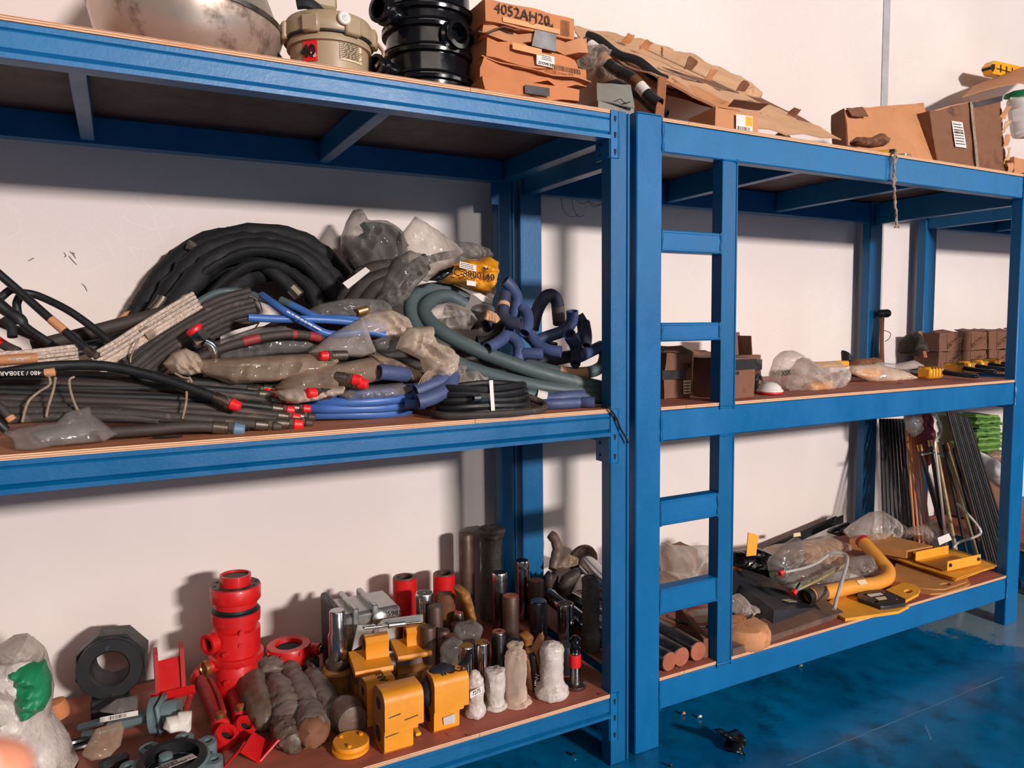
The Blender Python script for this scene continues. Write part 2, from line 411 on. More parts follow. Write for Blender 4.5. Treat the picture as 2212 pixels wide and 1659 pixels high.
x = py(1914, 100, .88).x; struct('trim_1', 'grey vertical joint strip on the white wall', bx(x-.028, x+.028, .878, .887, 0, 5, .002), MATS['grey_strip'])
# faint scratch line and scuffs on the floor
a, b = pz(1700, 1652, .001), pz(2166, 1461, .001)
def board(x0, x1, y0, y1, z0, z1, fm='ply_face', nm='plywood_board', l=0, r=0):
    a, b = .062, .76
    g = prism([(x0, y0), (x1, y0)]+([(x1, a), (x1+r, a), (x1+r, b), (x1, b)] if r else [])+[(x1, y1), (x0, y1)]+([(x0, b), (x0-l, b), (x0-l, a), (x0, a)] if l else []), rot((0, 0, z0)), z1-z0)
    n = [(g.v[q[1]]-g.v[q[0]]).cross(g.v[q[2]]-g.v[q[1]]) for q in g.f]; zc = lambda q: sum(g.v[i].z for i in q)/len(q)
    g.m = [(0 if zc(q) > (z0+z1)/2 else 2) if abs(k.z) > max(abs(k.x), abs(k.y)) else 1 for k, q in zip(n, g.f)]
    return pt(nm, g, [fm, 'ply_edge', 'ply_under_shade'])
def beam(x0, x1, y, z0, z1, back=False):
    """rolled step beam: grooved face with a lip along the bottom"""
    h = z1-z0; pr = [(.0, h), (.0, h*.84), (.005, h*.80), (.0005, h*.74), (.0005, h*.30), (.007, h*.22), (-.004, h*.15), (-.004, 0), (.046, 0), (.046, h)]
    if back: pr = [(.046-a, b) for a, b in pr]
    m = Matrix(((0, 0, 1, x0), (1, 0, 0, y), (0, 1, 0, z0), (0, 0, 0, 1)))
    return prism(pr, m, x1-x0)
def weld(p0, p1, r=.005, seed=0): return tube([Vector(p0).lerp(Vector(p1), i/14) for i in range(15)], r, 6, sm=False, rn=1.1, seed=seed)
def chan(x0, x1, y0, y1, z0, z1):
    """square post with a raised lip down both edges of the front and of the side"""
    g = bx(x0, x1, y0, y1, z0, z1, .003); l = .007
    for xa in (x0, x1-l): g += bx(xa, xa+l, y0-.003, y0+.002, z0, z1-.004, .0015)
    return g
# ---- left rack: bolted step-beam rack
def left_rack():
    P = []; X0, X1 = -.62, 1.81
    posts = [(X1, 0, True), (X0-.08, 0, False), (X1, .765, True), (X0-.08, .765, False)]
    for x, y, r in posts:
        d = .05; g = bx(x, x+.062, y, y+d, 0, 2.1, .003)+bx(x+.068, x+.078, y+.004, y+d, 0, 2.098, .002)+bx(x+.06, x+.07, y+.009, y+d, 0, 2.097, .001)+bx(x, x+.006, y-.0025, y+.002, 0, 2.098, .001)
        subs = []
        for (z0, z1) in ((1.955, 2.097), (1.005, 1.178), (.085, .247)):
            if r and y == 0:
                br = bx(x-.002, x+.026, y-.0045, y+.001, z0, z1, .0015)+bx(x-.0045, x+.001, y, y+.075, z0, z1, .0015)
                for t in (.82, .48, .12):
                    z = z0+(z1-z0)*t; q = prism([(-.004, .010), (.004, .010), (.004, 0), (.0015, -.008), (-.0015, -.008), (-.004, 0)], Matrix(((1, 0, 0, x+.014), (0, 0, -1, y-.0044), (0, 1, 0, z), (0, 0, 0, 1))), .0012); br += q.mi(1)
                for t in (.35, .12):
                    z = z0+(z1-z0)*t; br += cyl((x-.0046, y+.05, z), (x-.0056, y+.05, z), .005, n=10).mi(1)
                subs.append(pt('corner_bracket', br, ['blue_paint_light', 'dark_hole']))
                subs.append(pt('weld_bead', weld((x+.028, y-.003, z0), (x+.028, y-.003, z1), .0035, z0), 'blue_paint_light'))
            elif r: subs.append(pt('corner_bracket', bx(x-.03, x+.004, y-.004, y+.004, z0-.03, z1, .0015), 'blue_paint'))
        P.append(pt('upright_post', g, 'blue_paint', subs))
    for zb, zt in ((2.012, 2.087), (1.093, 1.167), (.166, .235)):
        P.append(pt('shelf_beam', beam(X0, X1, 0, zb, zt), 'blue_worn_lit' if zt > 2 else 'blue_paint'))
        P.append(pt('shelf_beam', beam(X0, X1, .718, zb-.004, zt, True), 'blue_paint'))
        for xc in (-.28, .397, 1.11): P.append(pt('cross_beam', bx(xc-.019, xc+.019, .046, .72, zb+.004, zt-.001, .002), 'blue_paint'))
        P.append(pt('end_beam', bx(1.812, 1.856, .05, .765, zb+.002, zt, .002)+bx(1.855, 1.862, .05, .765, zb+.002, zb+.014, .001), 'blue_paint'))
        top = zt > 2; fm = 'ply_face_worn' if zb > 1 else 'ply_face'
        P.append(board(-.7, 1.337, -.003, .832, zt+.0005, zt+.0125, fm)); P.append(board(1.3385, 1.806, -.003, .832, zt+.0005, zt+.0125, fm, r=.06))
    return thing('storage_rack', 'blue bolted steel rack with plywood shelves, at the left and piled with hoses', 'rack', P)
left_rack()
# ---- middle rack: welded from square tube, with a ladder of rungs at its left end
def welded_rack(X0, X1, name, label, ladder, xbs, seams):
    P = []; W_ = .104; T_ = .05
    for x in (X0, X1):
        for y in (0.01, .78):
            subs = [] if y > .1 else [pt('end_cap', bx(x+.002, x+W_-.002, y, y+T_, 2.107, 2.1115, .001), 'blue_paint')]
            if y < .1:
                e = x+W_ if x == X0 else x; 
                for a, b in ((1.996, 2.092), (1.056, 1.159), (.13, .232)): subs.append(pt('weld_bead', weld((e, y-.001, a), (e, y-.001, b), .0045, a+x), 'blue_paint_light'))
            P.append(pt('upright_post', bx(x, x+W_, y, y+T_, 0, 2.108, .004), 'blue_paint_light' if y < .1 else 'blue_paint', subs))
    for z0, z1 in ((1.996, 2.092), (1.056, 1.159), (.13, .232)):
        P.append(pt('shelf_beam', bx(X0+W_, X1, .012, .058, z0, z1, .004), 'blue_worn_lit' if z0 > 1.9 else 'blue_paint_light'))
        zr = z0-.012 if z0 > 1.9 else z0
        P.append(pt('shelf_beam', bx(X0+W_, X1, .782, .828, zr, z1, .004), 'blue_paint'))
        for xc in xbs: P.append(pt('cross_beam', bx(xc-.02, xc+.02, .058, .782, z0+.002, z1, .002), 'blue_paint'))
        for xe in (X0+.012, X1+.03): P.append(pt('end_beam', bx(xe, xe+.048, .06, .78, z0-.02, z1-.002, .003), 'blue_paint'))
        xs = [X0+W_+.001]+seams+[X1-.001]
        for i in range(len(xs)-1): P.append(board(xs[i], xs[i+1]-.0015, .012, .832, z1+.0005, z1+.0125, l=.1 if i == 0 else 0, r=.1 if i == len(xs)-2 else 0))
    if ladder:
        for (a, b) in ((1.159, 1.996), (.232, 1.056)):
            P.append(pt('ladder_upright', chan(2.278, 2.350, .0105, .058, a-.012, b, ), 'blue_paint', [pt('weld_bead', weld((2.278, .009, z), (2.35, .009, z), .004, z), 'blue_paint_light') for z in (a, b)]))
        for (a, b) in ((1.68, 1.751), (1.387, 1.449), (.769, .855), (.463, .551)):
            g = bx(X0+W_, 2.278, .012, .058, a, b, .003)
            for z in (a+.004, b-.010): g += bx(X0+W_+.002, 2.276, .0095, .013, z, z+.006, .001)
            P.append(pt('ladder_rung', g, 'blue_paint_light', [pt('weld_bead', weld((xx, .011, a), (xx, .011, b), .004, a+xx), 'blue_paint') for xx in (X0+W_+.001, 2.277)]))
    return thing(name, label, 'rack', P)
welded_rack(1.918, 4.101, 'storage_rack', 'blue welded tube rack with ladder rungs, second from the left', True, (2.70, 3.39), [2.132])
welded_rack(4.59, 6.7, 'storage_rack', 'blue welded rack at far right, mostly cut off by the frame', False, (5.3, 6.0), [5.6])
# ------------------------------------------------------------------ more shape helpers
def sheet(c, t, nx=14, ny=10, amp=.006, s=9, seed=0, jag=0, curl=None):
    """thin sheet between four corners (world), wavy, with ragged edges, thickness t"""
    c = [Vector(p) for p in c]; n0 = (c[1]-c[0]).cross(c[3]-c[0]).normalized(); v = []; g = G()
    for j in range(ny+1):
        for i in range(nx+1):
            a, b = i/nx, j/ny; p = c[0].lerp(c[1], a).lerp(c[3].lerp(c[2], a), b)
            if jag:
                e = Vector((noise.noise(p*35+Vector((seed, 0, 0))), noise.noise(p*35+Vector((0, seed, 9))), 0))*jag
                if i in (0, nx) or j in (0, ny): p = p+(c[1]-c[0]).normalized()*e.x+(c[3]-c[0]).normalized()*e.y
            p = p+n0*(amp*noise.noise(p*s+Vector((seed, seed, 0)))*1.6)
            if curl: p = p+n0*curl(a, b)
            v.append(p)
    N = len(v); w_ = nx+1; v += [p-n0*t for p in v]; f = []
    for j in range(ny):
        for i in range(nx): a = j*w_+i; f += [(a, a+1, a+w_+1, a+w_), (N+a+w_, N+a+w_+1, N+a+1, N+a)]
    for i in range(nx): a = i; b = ny*w_+i; f += [(N+a, N+a+1, a+1, a), (b, b+1, N+b+1, N+b)]
    for j in range(ny): a = j*w_; b = a+nx; f += [(a, a+w_, N+a+w_, N+a), (N+b, N+b+w_, b+w_, b)]
    return g.add(v, f)
def carton(o, ex, ey, ez, amp=.004, seed=0, n=(8, 6, 4), s=14):
    """battered box: corner o and three edge vectors, faces subdivided and dented"""
    o, ex, ey, ez = (Vector(q) for q in (o, ex, ey, ez)); idx = {}; v = []; f = []
    def vid(i, j, k):
        if (i, j, k) not in idx:
            p = o+ex*(i/n[0])+ey*(j/n[1])+ez*(k/n[2]); q = p*s+Vector((seed*2.3, seed, 0))
            idx[(i, j, k)] = len(v); v.append(p+Vector((noise.noise(q), noise.noise(q+Vector((9, 0, 0))), noise.noise(q+Vector((0, 9, 3)))))*amp*1.8)
        return idx[(i, j, k)]
    for i in range(n[0]):
        for j in range(n[1]):
            for k in (0, n[2]): f.append((vid(i, j, k), vid(i+1, j, k), vid(i+1, j+1, k), vid(i, j+1, k)))
    for i in range(n[0]):
        for k in range(n[2]):
            for j in (0, n[1]): f.append((vid(i, j, k), vid(i+1, j, k), vid(i+1, j, k+1), vid(i, j, k+1)))
    for j in range(n[1]):
        for k in range(n[2]):
            for i in (0, n[0]): f.append((vid(i, j, k), vid(i, j+1, k), vid(i, j+1, k+1), vid(i, j, k+1)))
    return G().add(v, f)
def patch(c, r, a0, a1, z0, z1, n=10):
    """label wrapped round an upright cylinder of radius r at c"""
    v = []; f = []
    for i in range(n+1):
        a = R(a0+(a1-a0)*i/n)
        for rr in (r, r+.0009):
            for z in (z0, z1): v.append((c[0]+rr*math.cos(a), c[1]+rr*math.sin(a), z))
    for i in range(n): b = i*4; f += [(b+2, b+3, b+7, b+6), (b, b+4, b+5, b+1), (b, b+2, b+6, b+4), (b+1, b+5, b+7, b+3)]
    f += [(0, 1, 3, 2), (n*4, n*4+2, n*4+3, n*4+1)]
    return G().add(v, f)
def face(o, ex, ey, off=.0008):
    """matrix of a flat label: origin o, x along ex, y along ey (made square), lifted off the face"""
    x = Vector(ex).normalized(); z = x.cross(Vector(ey)).normalized(); y = z.cross(x); m = Matrix((x, y, z)).transposed().to_4x4(); m.translation = Vector(o)+z*off; return m
def plate(m, x0, y0, x1, y1, t=.0006): return box(((x0+x1)/2, (y0+y1)/2, t/2), (abs(x1-x0), abs(y1-y0), t)).xf(m)
def bars(m, x0, y0, x1, y1, n=16, seed=1, t=.0012):
    """barcode: upright bars of uneven width"""
    q = random.Random(seed); g = G(); x = x0; st = (x1-x0)/n
    for i in range(n): wv = st*q.choice((.25, .4, .65)); g += plate(m, x, y0, x+wv, y1, t); x += st
    return g
def lines(m, x0, y0, x1, y1, n=5, seed=1, t=.0012, th=.35):
    """small print: broken lines of dashes"""
    q = random.Random(seed); g = G(); st = (y1-y0)/n
    for i in range(n):
        x = x0; y = y1-st*(i+.7)
        while x < x1:
            L = q.uniform(.05, .22)*(x1-x0)
            if x+L > x1: break
            g += plate(m, x, y, x+L, y+st*th, t); x += L+(x1-x0)*.03
    return g
def vdir(p): d = CAM-Vector(p); return math.degrees(math.atan2(d.y, d.x))
# ------------------------------------------------------------------ materials
M('steel_bowl', (206, 186, 170), .34, .65, .12, 4, dirt=(84, 62, 52), amt=.42, ds=5)
M('hammered', (158, 142, 132), .4, .6, .3, 60, bump=.9, bs=120)
M('beige_enamel', (168, 146, 116), .42, 0, .08, 6, dirt=(120, 100, 78), amt=.2)
M('black_rubber', (24, 24, 27), .55, var=.25, dirt=(58, 54, 52), amt=.25, ds=9)
M('black_plastic', (14, 15, 20), .16, var=.2, spec=.6)
M('black_gloss', (12, 12, 14), .25, spec=.6)
M('red_label', (222, 26, 34), .45, var=.05); M('cream_label', (226, 206, 166), .6, var=.05); M('white_label', (226, 216, 208), .6, var=.05)
M('ink', (22, 18, 20), .7); M('pencil', (72, 50, 38), .8)
M('chrome', (200, 196, 192), .18, 1, .06); M('steel', (150, 146, 144), .3, 1, .12, dirt=(70, 60, 56), amt=.3)
M('cardboard', (198, 136, 92), .8, var=.12, vs=6, bump=.12, bs=30, dirt=(160, 104, 68), amt=.35, ds=7)
M('cardboard_orange', (198, 124, 76), .75, var=.12, vs=6, bump=.12, bs=30, dirt=(170, 100, 58), amt=.3, ds=7)
M('cardboard_pale', (206, 160, 122), .85, var=.12, vs=5, bump=.2, bs=26, stretch=(1, 5, 1), dirt=(158, 112, 82), amt=.3)
M('cardboard_dark', (128, 84, 58), .8, var=.2, vs=6, dirt=(78, 48, 34), amt=.5, ds=6)
M('kraft_tape', (222, 160, 104), .35, var=.05); M('black_tape', (44, 38, 40), .35)
M('rust', (112, 70, 46), .75, .3, .3, 14, bump=.4, bs=50, dirt=(58, 38, 30), amt=.5)
M('cast_dark', (74, 62, 56), .6, .4, .25, 12, bump=.3)
M('wood', (150, 94, 60), .7, var=.2, stretch=(8, 8, .6))
M('grey_card', (132, 128, 120), .7, var=.12, dirt=(96, 90, 84), amt=.4)
M('yellow_plastic', (240, 168, 30), .35, var=.08, dirt=(190, 120, 24), amt=.2)
M('green_print', (24, 130, 84), .5, var=.2); M('white_sack', (214, 206, 200), .6, var=.1, bump=.3, bs=160)
M('twine', (150, 128, 108), .9, var=.3, vs=60)
plastic('polythene', (206, 190, 176), .15); plastic('polythene_grey', (150, 142, 138), .3); plastic('polythene_dusty', (190, 164, 140), .3)
ZT, ZR = 2.0995, 2.1045
# ------------------------------------------------------------------ top shelf, left rack
pl, pr = py(172, 20, .42), py(597, 97, .42); c = (pl+pr)/2; r = (pr-pl).length/2; hh = c.z-ZT
ax = Vector((.075, -.02, 1)); m = frame((c.x, .42, ZT+.004), ax)
bowl = lathe([(.0, 0), (r*.30, .0), (r*.58, hh*.12), (r*.80, hh*.36), (r*.94, hh*.72), (r*.995, hh*.98), (r*1.0, hh*1.06), (r*.985, hh*1.12)], 56, m)
cone = lathe([(r*.984, hh*1.115), (r*.93, hh*1.22), (r*.80, hh*1.62), (r*.62, hh*2.1), (r*.42, hh*2.5), (r*.30, hh*2.62), (.0, hh*2.66)], 56, m)
hp = py(545, 6, .33)
hd = tube([hp+Vector((-.055, .03, .03)), hp+Vector((-.03, -.02, .008)), hp+Vector((.0, -.03, .0)), hp+Vector((.025, .0, .02)), hp+Vector((.03, .03, .06))], .011, 8)
thing('steel_bowl', 'large stained steel bowl with hammered dome, tilted on the top shelf', 'bowl', [pt('bowl', bowl, 'steel_bowl'), pt('hammered_dome', cone, 'hammered'), pt('rim', ring([(r*.985, hh*1.03), (r*1.012, hh*1.05), (r*1.012, hh*1.12), (r*.98, hh*1.13)], 56, m), 'steel'), pt('handle', hd, 'black_plastic')])
# beige canister
c = py(712, 118, .33); s = mpp(c); rb = 84*s; zb = ZT; zl = py(712, 62, .33-rb).z; zt = py(712, 26, .33-rb).z; cc = (c.x, .33)
m = rot((c.x, .33, zb)); H1, H2 = zl-zb, zt-zb; va = vdir(c)
body = lathe([(rb*.90, 0), (rb*.94, .004), (rb*.985, H1-.03), (rb*1.06, H1-.028), (rb*1.06, H1-.012), (rb*1.0, H1)], 40, m)
lid = lathe([(rb*1.12, H1-.004), (rb*1.15, H1+.002), (rb*1.13, H2-.008), (rb*1.05, H2+.006), (rb*.75, H2+.016), (0, H2+.02)], 40, m)
P = [pt('body', body, 'beige_enamel'), pt('lid', lid, 'beige_enamel', [pt('seam', ring([(rb*1.10, H1-.008), (rb*1.135, H1-.008), (rb*1.135, H1-.003), (rb*1.10, H1-.003)], 40, m), 'black_rubber')])]
for da in (-75, -22, 30, 80):
    a = R(va+da); d = Vector((math.cos(a), math.sin(a), 0)); q = Vector((c.x, .33, zl+.012))+d*rb*1.13
    P.append(pt('lid_lug', box((0, 0, 0), (.02, .05, H2-H1+.004), Matrix.Rotation(a, 4, 'Z'), .005).xf(Matrix.Translation(q)), 'beige_enamel'))
a = R(va+18); d = Vector((math.cos(a), math.sin(a), 0)); q = Vector((c.x, .33, (zl+zt)/2+.004))+d*rb*1.10
P.append(pt('badge', cyl(q, q+d*.018, .018, n=24, b=.003), 'white_label', [pt('badge_centre', cyl(q+d*.018, q+d*.0195, .008, n=16), 'steel')]))
for sgn in (-1, 1):
    a = R(va+sgn*86); d = Vector((math.cos(a), math.sin(a), 0)); q = Vector((c.x, .33, zl-.02))+d*rb*1.06
    P.append(pt('side_latch', tube([q+Vector((0, 0, .03))+d*.015, q+d*.035, q+Vector((0, 0, -.04))+d*.012], .011, 8, flat=.5), 'black_rubber' if sgn < 0 else 'beige_enamel'))
q = py(665, 16, .25); P.append(pt('lid_handle', tube([q+Vector((-.03, 0, .004)), q+Vector((.0, -.01, .006)), q+Vector((.03, .0, -.006)), q+Vector((.045, .02, -.03))], .016, 8), 'black_rubber'))
q = py(680, 2, .3); P.append(pt('hinge_arm', bx(q.x-.02, q.x+.055, .26, .30, q.z-.03, q.z+.035, .008), 'beige_enamel'))
q = py(712, 8, .3); P.append(pt('wire_ring', tube([q+Vector((.014*math.cos(t), 0, .018*math.sin(t))) for t in [i*.7 for i in range(9)]], .003, 6, closed=True, k=3), 'black_rubber'))
def a_at(u, v): p = py(u, v, .33-rb*.9); return math.degrees(math.atan2(-rb*.9, p.x-c.x))
z0, z1 = py(661, 131, .25).z, py(661, 84, .25).z
P.append(pt('weight_label', patch(cc, rb*.985, va-40, va-17, z0, z1), 'red_label', [pt('lettering', text('40', face(Vector((c.x, .33, (z0+z1)/2-.004))+Vector((math.cos(R(va-30)), math.sin(R(va-30)), 0))*rb*.995, (-math.sin(R(va-30)), math.cos(R(va-30)), 0), (0, 0, 1), .002), .046, .002, bold=True), 'ink'), pt('lettering', text('kg.', face(Vector((c.x, .33, (z0+z1)/2-.013))+Vector((math.cos(R(va-22)), math.sin(R(va-22)), 0))*rb*.995, (-math.sin(R(va-22)), math.cos(R(va-22)), 0), (0, 0, 1), .002), .016, .002), 'white_label')]))
z0, z1 = py(765, 142, .25).z, py(765, 94, .25).z
mm = face(Vector((c.x, .33, z0))+Vector((math.cos(R(va+32)), math.sin(R(va+32)), 0))*rb*.99, (-math.sin(R(va+32)), math.cos(R(va+32)), 0), (0, 0, 1), .004)
P.append(pt('paper_label', patch(cc, rb*.985, va+15, va+52, z0, z1), 'cream_label', [pt('small_print', lines(mm, -.036, .004, .034, (z1-z0)*.8, 9, 3), 'pencil')]))
thing('pressure_pot', 'beige lidded canister with red 40 kg sticker between bowl and black chamber', 'canister', P)
# black drainage chamber
c = py(925, 100, .36); s = mpp(c); rb = 94*s; m = rot((c.x, .36, ZT)); 
zz = lambda v: py(925, v, .36-rb).z-ZT
pr = [(rb*.94, 0), (rb*.95, zz(172))]
for v in (156, 96, 41, 2):
    z = zz(v); pr += [(rb*.955, z-.012), (rb*1.05, z-.009), (rb*1.06, z), (rb*1.02, z+.003), (rb*1.02, z+.006), (rb*1.05, z+.009), (rb*1.04, z+.014), (rb*.96, z+.018)]
pr += [(rb*.96, zz(-40)), (rb*.9, zz(-40)), (rb*.9, zz(-30)), (0, zz(-30))]
P = [pt('chamber_wall', lathe(pr, 48, m), 'black_plastic')]
for u, v, ru, dx in ((822, 20, 25, -1.0), (987, 74, 27, .28), (816, 142, 20, -1.0)):
    e = py(u, v, .36-rb*(1.12 if dx > 0 else .55)); d = Vector((dx, -.95 if dx > 0 else -.5, 0)).normalized(); q = ru*s
    st = ring([(q*.8, -.08), (q*.8, .0), (q*1.12, .004), (q*1.14, .012), (q*.92, .018), (q*.95, .03), (q*1.1, .034), (q*1.08, .04), (q*.76, .042), (q*.72, -.08)], 24, frame(e-d*.03, d))
    P.append(pt('pipe_stub', st, 'black_plastic', [pt('bore', lathe([(0, -.03), (q*.74, -.03), (q*.74, -.028)], 20, frame(e-d*.03, d)), 'dark_hole')]))
thing('drainage_chamber', 'glossy black ribbed plastic chamber with three pipe stubs on the top shelf', 'chamber', P)
# stack of flat cartons
def flat_box(lft, rgt, vt, Y, dep, amp, seed, mat, name='flat_carton', tilt=0, n=(10, 6, 3), zmin=ZT):
    (u0, v0), (u1, v1) = lft, rgt; a, b = py(u0, v0, Y), py(u1, v1, Y); h = py(u0, vt, Y).z-a.z; ex = b-a; ex.y = tilt
    return carton(a, ex, Vector((-ex.y*.5, dep, .012)), Vector((0, 0, h)), amp, seed, n), a, ex, h
g1, a, ex, h = flat_box((1046, 193), (1252, 222), 164, .16, .45, .007, 1, 'cardboard_orange'); mm = face(a, ex, (0, 0, 1), .006)
thing('flat_carton', 'crushed flat carton with grey tape patch, lowest in the carton stack', 'carton', [pt('carton', g1, 'cardboard_orange'), pt('tape', plate(mm, ex.length*.40, h*.1, ex.length*.66, h*.75, .001), 'black_tape')], 'flat cartons on the top shelf')
g2, a, ex, h = flat_box((1044, 170), (1266, 192), 122, .19, .42, .013, 5, 'cardboard')
fl = sheet([a+Vector((-.01, -.012, h*.85)), a+ex+Vector((.0, -.03, h*.25)), a+ex+Vector((0, .12, h*.5)), a+Vector((0, .12, h*1.05))], .003, 16, 5, .009, 12, 3, .004)
mm = face(a+ex*.60+Vector((0, -.028, h*.52)), ex+Vector((0, 0, -.03)), (0, .3, 1), .010)
thing('flat_carton', 'folded carton with a printed barcode flap, second from the bottom of the carton stack', 'carton', [pt('carton', g2, 'cardboard_orange'), pt('flap', fl, 'cardboard'), pt('barcode', bars(mm, 0, 0, .105, .018, 24), 'pencil')], 'flat cartons on the top shelf')
g3, a, ex, h = flat_box((1056, 124), (1256, 160), 80, .17, .42, .010, 9, 'cardboard_orange', tilt=.03); mm = face(a+ex*.5+Vector((0, 0, h*.1)), ex, (0, 0, 1), .012)
thing('flat_carton', 'orange carton with a white address label, in the middle of the stack', 'carton', [pt('carton', g3, 'cardboard_orange'), pt('label', plate(mm, 0, 0, .07, .036, .0006), 'white_label', [pt('lettering', text('DE BAOUZ', mm @ rot((.035, .008, .001), 0, 0, 180), .012, .0005, bold=True)+lines(mm, .02, .018, .06, .034, 3, 2), 'ink')]), pt('tape', plate(mm, -.09, .03, .02, .05, .0008), 'kraft_tape')], 'flat cartons on the top shelf')
g4, a, ex, h = flat_box((1050, 80), (1258, 120), 52, .20, .4, .014, 13, 'cardboard', tilt=-.02); mm = face(a+ex*.42+Vector((0, 0, 0)), ex, (0, 0, 1), .016)
thing('flat_carton', 'bulging carton with wide black tape, second from the top of the stack', 'carton', [pt('carton', g4, 'cardboard'), pt('tape', sheet([mm @ Vector(q) for q in ((0, -.01, 0), (.085, -.016, 0), (.085, h*.95, .004), (.01, h*1.02, .004))], .001, 8, 6, .002), 'black_tape'), pt('torn_flap', sheet([a+Vector((-.04, -.03, h*.1)), a+Vector((.10, -.03, h*.75)), a+Vector((.08, .05, h*1.1)), a+Vector((-.05, .05, h*.8))], .003, 8, 5, .012, 14, 4, .006), 'cardboard_dark')], 'flat cartons on the top shelf')
g5, a, ex, h = flat_box((1048, 46), (1240, 88), -4, .18, .4, .003, 17, 'cardboard_orange'); mm = face(a, ex, (0, 0, 1), .005); L = ex.length
wr = text('4052AH20', mm @ rot((L*.40, h*.62, 0), 0, 0, -1), .045, .0006)+text('104', mm @ rot((L*.70, h*.40, 0)), .02, .0006, bold=True)+tube([mm @ Vector((L*.5+.018*math.cos(t*.6), h*.5+.014*math.sin(t*.6), .001)) for t in range(11)], .0008, 4, True, 2)
thing('flat_carton', 'flat carton handwritten 4052AH20, topmost of the carton stack', 'carton', [pt('carton', g5, 'cardboard_orange'), pt('lettering', wr, 'pencil'), pt('tape', plate(mm, L*.18, h*.12, L*.82, h*.34, .0008), 'kraft_tape'), pt('corrugation', sum((plate(mm, L*.84+i*.004, h*.1, L*.84+i*.004+.0015, h*.8, .001) for i in range(8)), G()), 'cardboard_dark')], 'flat cartons on the top shelf')
# long wrapped bundle leaning to the wall
def quad(*q): return [py(*p) for p in q]
P = []
P.append(pt('cardboard_sheet', sheet(quad((1238, 60, .80), (1452, 112, .84), (1440, 176, .46), (1262, 104, .52)), .006, 22, 12, .010, 9, 1, .014, lambda a_, b_: -.012*math.sin(a_*3.1)), 'cardboard_pale'))
P.append(pt('cardboard_sheet', sheet(quad((1432, 104, .80), (1646, 198, .84), (1600, 228, .56), (1430, 172, .50)), .006, 22, 12, .010, 9, 2, .014, lambda a_, b_: -.022*math.sin(a_*3.1)), 'cardboard_pale'))
P.append(pt('cardboard_sheet', sheet(quad((1262, 92, .62), (1622, 214, .66), (1690, 268, .40), (1440, 182, .26)), .006, 26, 8, .012, 8, 3, .012), 'cardboard_pale'))
P.append(pt('cardboard_sheet', sheet(quad((1450, 172, .34), (1640, 216, .56), (1815, 304, .22), (1600, 272, .16)), .006, 20, 8, .010, 9, 5, .010), 'cardboard_pale'))
P.append(pt('cardboard_sheet', sheet(quad((1436, 178, .24), (1500, 186, .36), (1610, 255, .2), (1560, 246, .13)), .008, 14, 6, .012, 12, 7, .012), 'cardboard'))
P.append(pt('inner_sheet', sheet(quad((1300, 118, .55), (1640, 222, .55), (1780, 296, .36), (1440, 205, .30)), .02, 16, 8, .008, 8, 9, .008), 'cardboard_dark'))
for i, (u, v, Y) in enumerate(((1380, 108, .56), (1475, 146, .46), (1520, 172, .40), (1590, 196, .46), (1340, 92, .66), (1700, 250, .36))):
    q = py(u, v, Y); P.append(pt('torn_flap', sheet([q, q+Vector((.045, 0, .002)), q+Vector((.05, -.03, .026)), q+Vector((.01, -.035, .03))], .002, 5, 4, .008, 20, i, .006), 'cardboard_dark' if i % 2 else 'cardboard'))
for i, pp in enumerate((((1290, 84, .66), (1600, 196, .68)), ((1420, 150, .42), (1640, 226, .5)), ((1380, 102, .60), (1600, 206, .54)))):
    a, b = py(*pp[0]), py(*pp[1]); P.append(pt('strap', tube([a.lerp(b, k/12)+Vector((0, -.006, .002+.004*noise.noise(Vector((k, i, 0))))) for k in range(13)], .003, 5, k=2), 'twine'))
P.append(pt('rolled_end', puff([(1590, 196), (1625, 188), (1645, 202), (1642, 216), (1605, 224), (1570, 212)], .62, .02, crum=.5, s=30, seed=4), 'cardboard_pale'))
thing('cardboard_bundle', 'long bundle of torn pale cardboard sheets sloping down from the wall', 'bundle', P)
for i, (a, b, rr, lab, col) in enumerate((((1262, 92, .42), (1425, 222, .13), 12, 'black wrapped tube with red and white labels under the cardboard bundle', 1), ((1252, 132, .50), (1440, 246, .22), 11, 'plain black tube lowest under the cardboard bundle', 0), ((1268, 76, .56), (1440, 170, .32), 9, 'thin black tube tucked highest under the cardboard bundle', 0))):
    p, q = py(*a), py(*b); q.z = max(q.z, ZT+.03); s = mpp(p)*rr; n_ = 12
    pts = [p.lerp(q, k/n_)+Vector((0, 0, .008*math.sin(k))) for k in range(n_+1)]
    parts = [pt('tube', tube(pts, s, 12, k=2, hollow=.004), 'black_rubber')]
    if col: parts += [pt('paper_label', tube(pts[a_:a_+2], s*1.04, 12, k=2), m_) for a_, m_ in ((1, 'white_label'), (3, 'cardboard'), (8, 'rust'), (9, 'white_label'), (5, 'black_tape'))]
    thing('wrapped_tube', lab, 'tube', parts, 'tubes under the cardboard bundle')
thing('plastic_wrap', 'crumpled clear plastic wad between cartons and black tubes', 'wrap', pt('wrap', puff([(1250, 118), (1262, 102), (1290, 98), (1310, 118), (1300, 142), (1272, 150), (1252, 140)], .32, .05, crum=.5, s=24, seed=3), 'polythene'))
thing('plastic_wrap', 'dusty flat plastic wrap low beside the carton stack', 'wrap', pt('wrap', puff([(1252, 150), (1290, 146), (1345, 170), (1335, 188), (1285, 182), (1256, 170)], .42, .05, crum=.4, s=22, seed=8), 'polythene_dusty'))
a = py(1292, 236, .12); b = py(1378, 246, .12)
g = carton((a.x, .12, ZT), (b.x-a.x, .02, 0), (0, .2, 0), (0, 0, py(1292, 216, .12).z-ZT), .002, 3); g2 = sheet([py(1290, 216, .12), py(1372, 232, .115), py(1362, 184, .17), py(1290, 178, .18)], .004, 10, 8, .006, 12, 6)
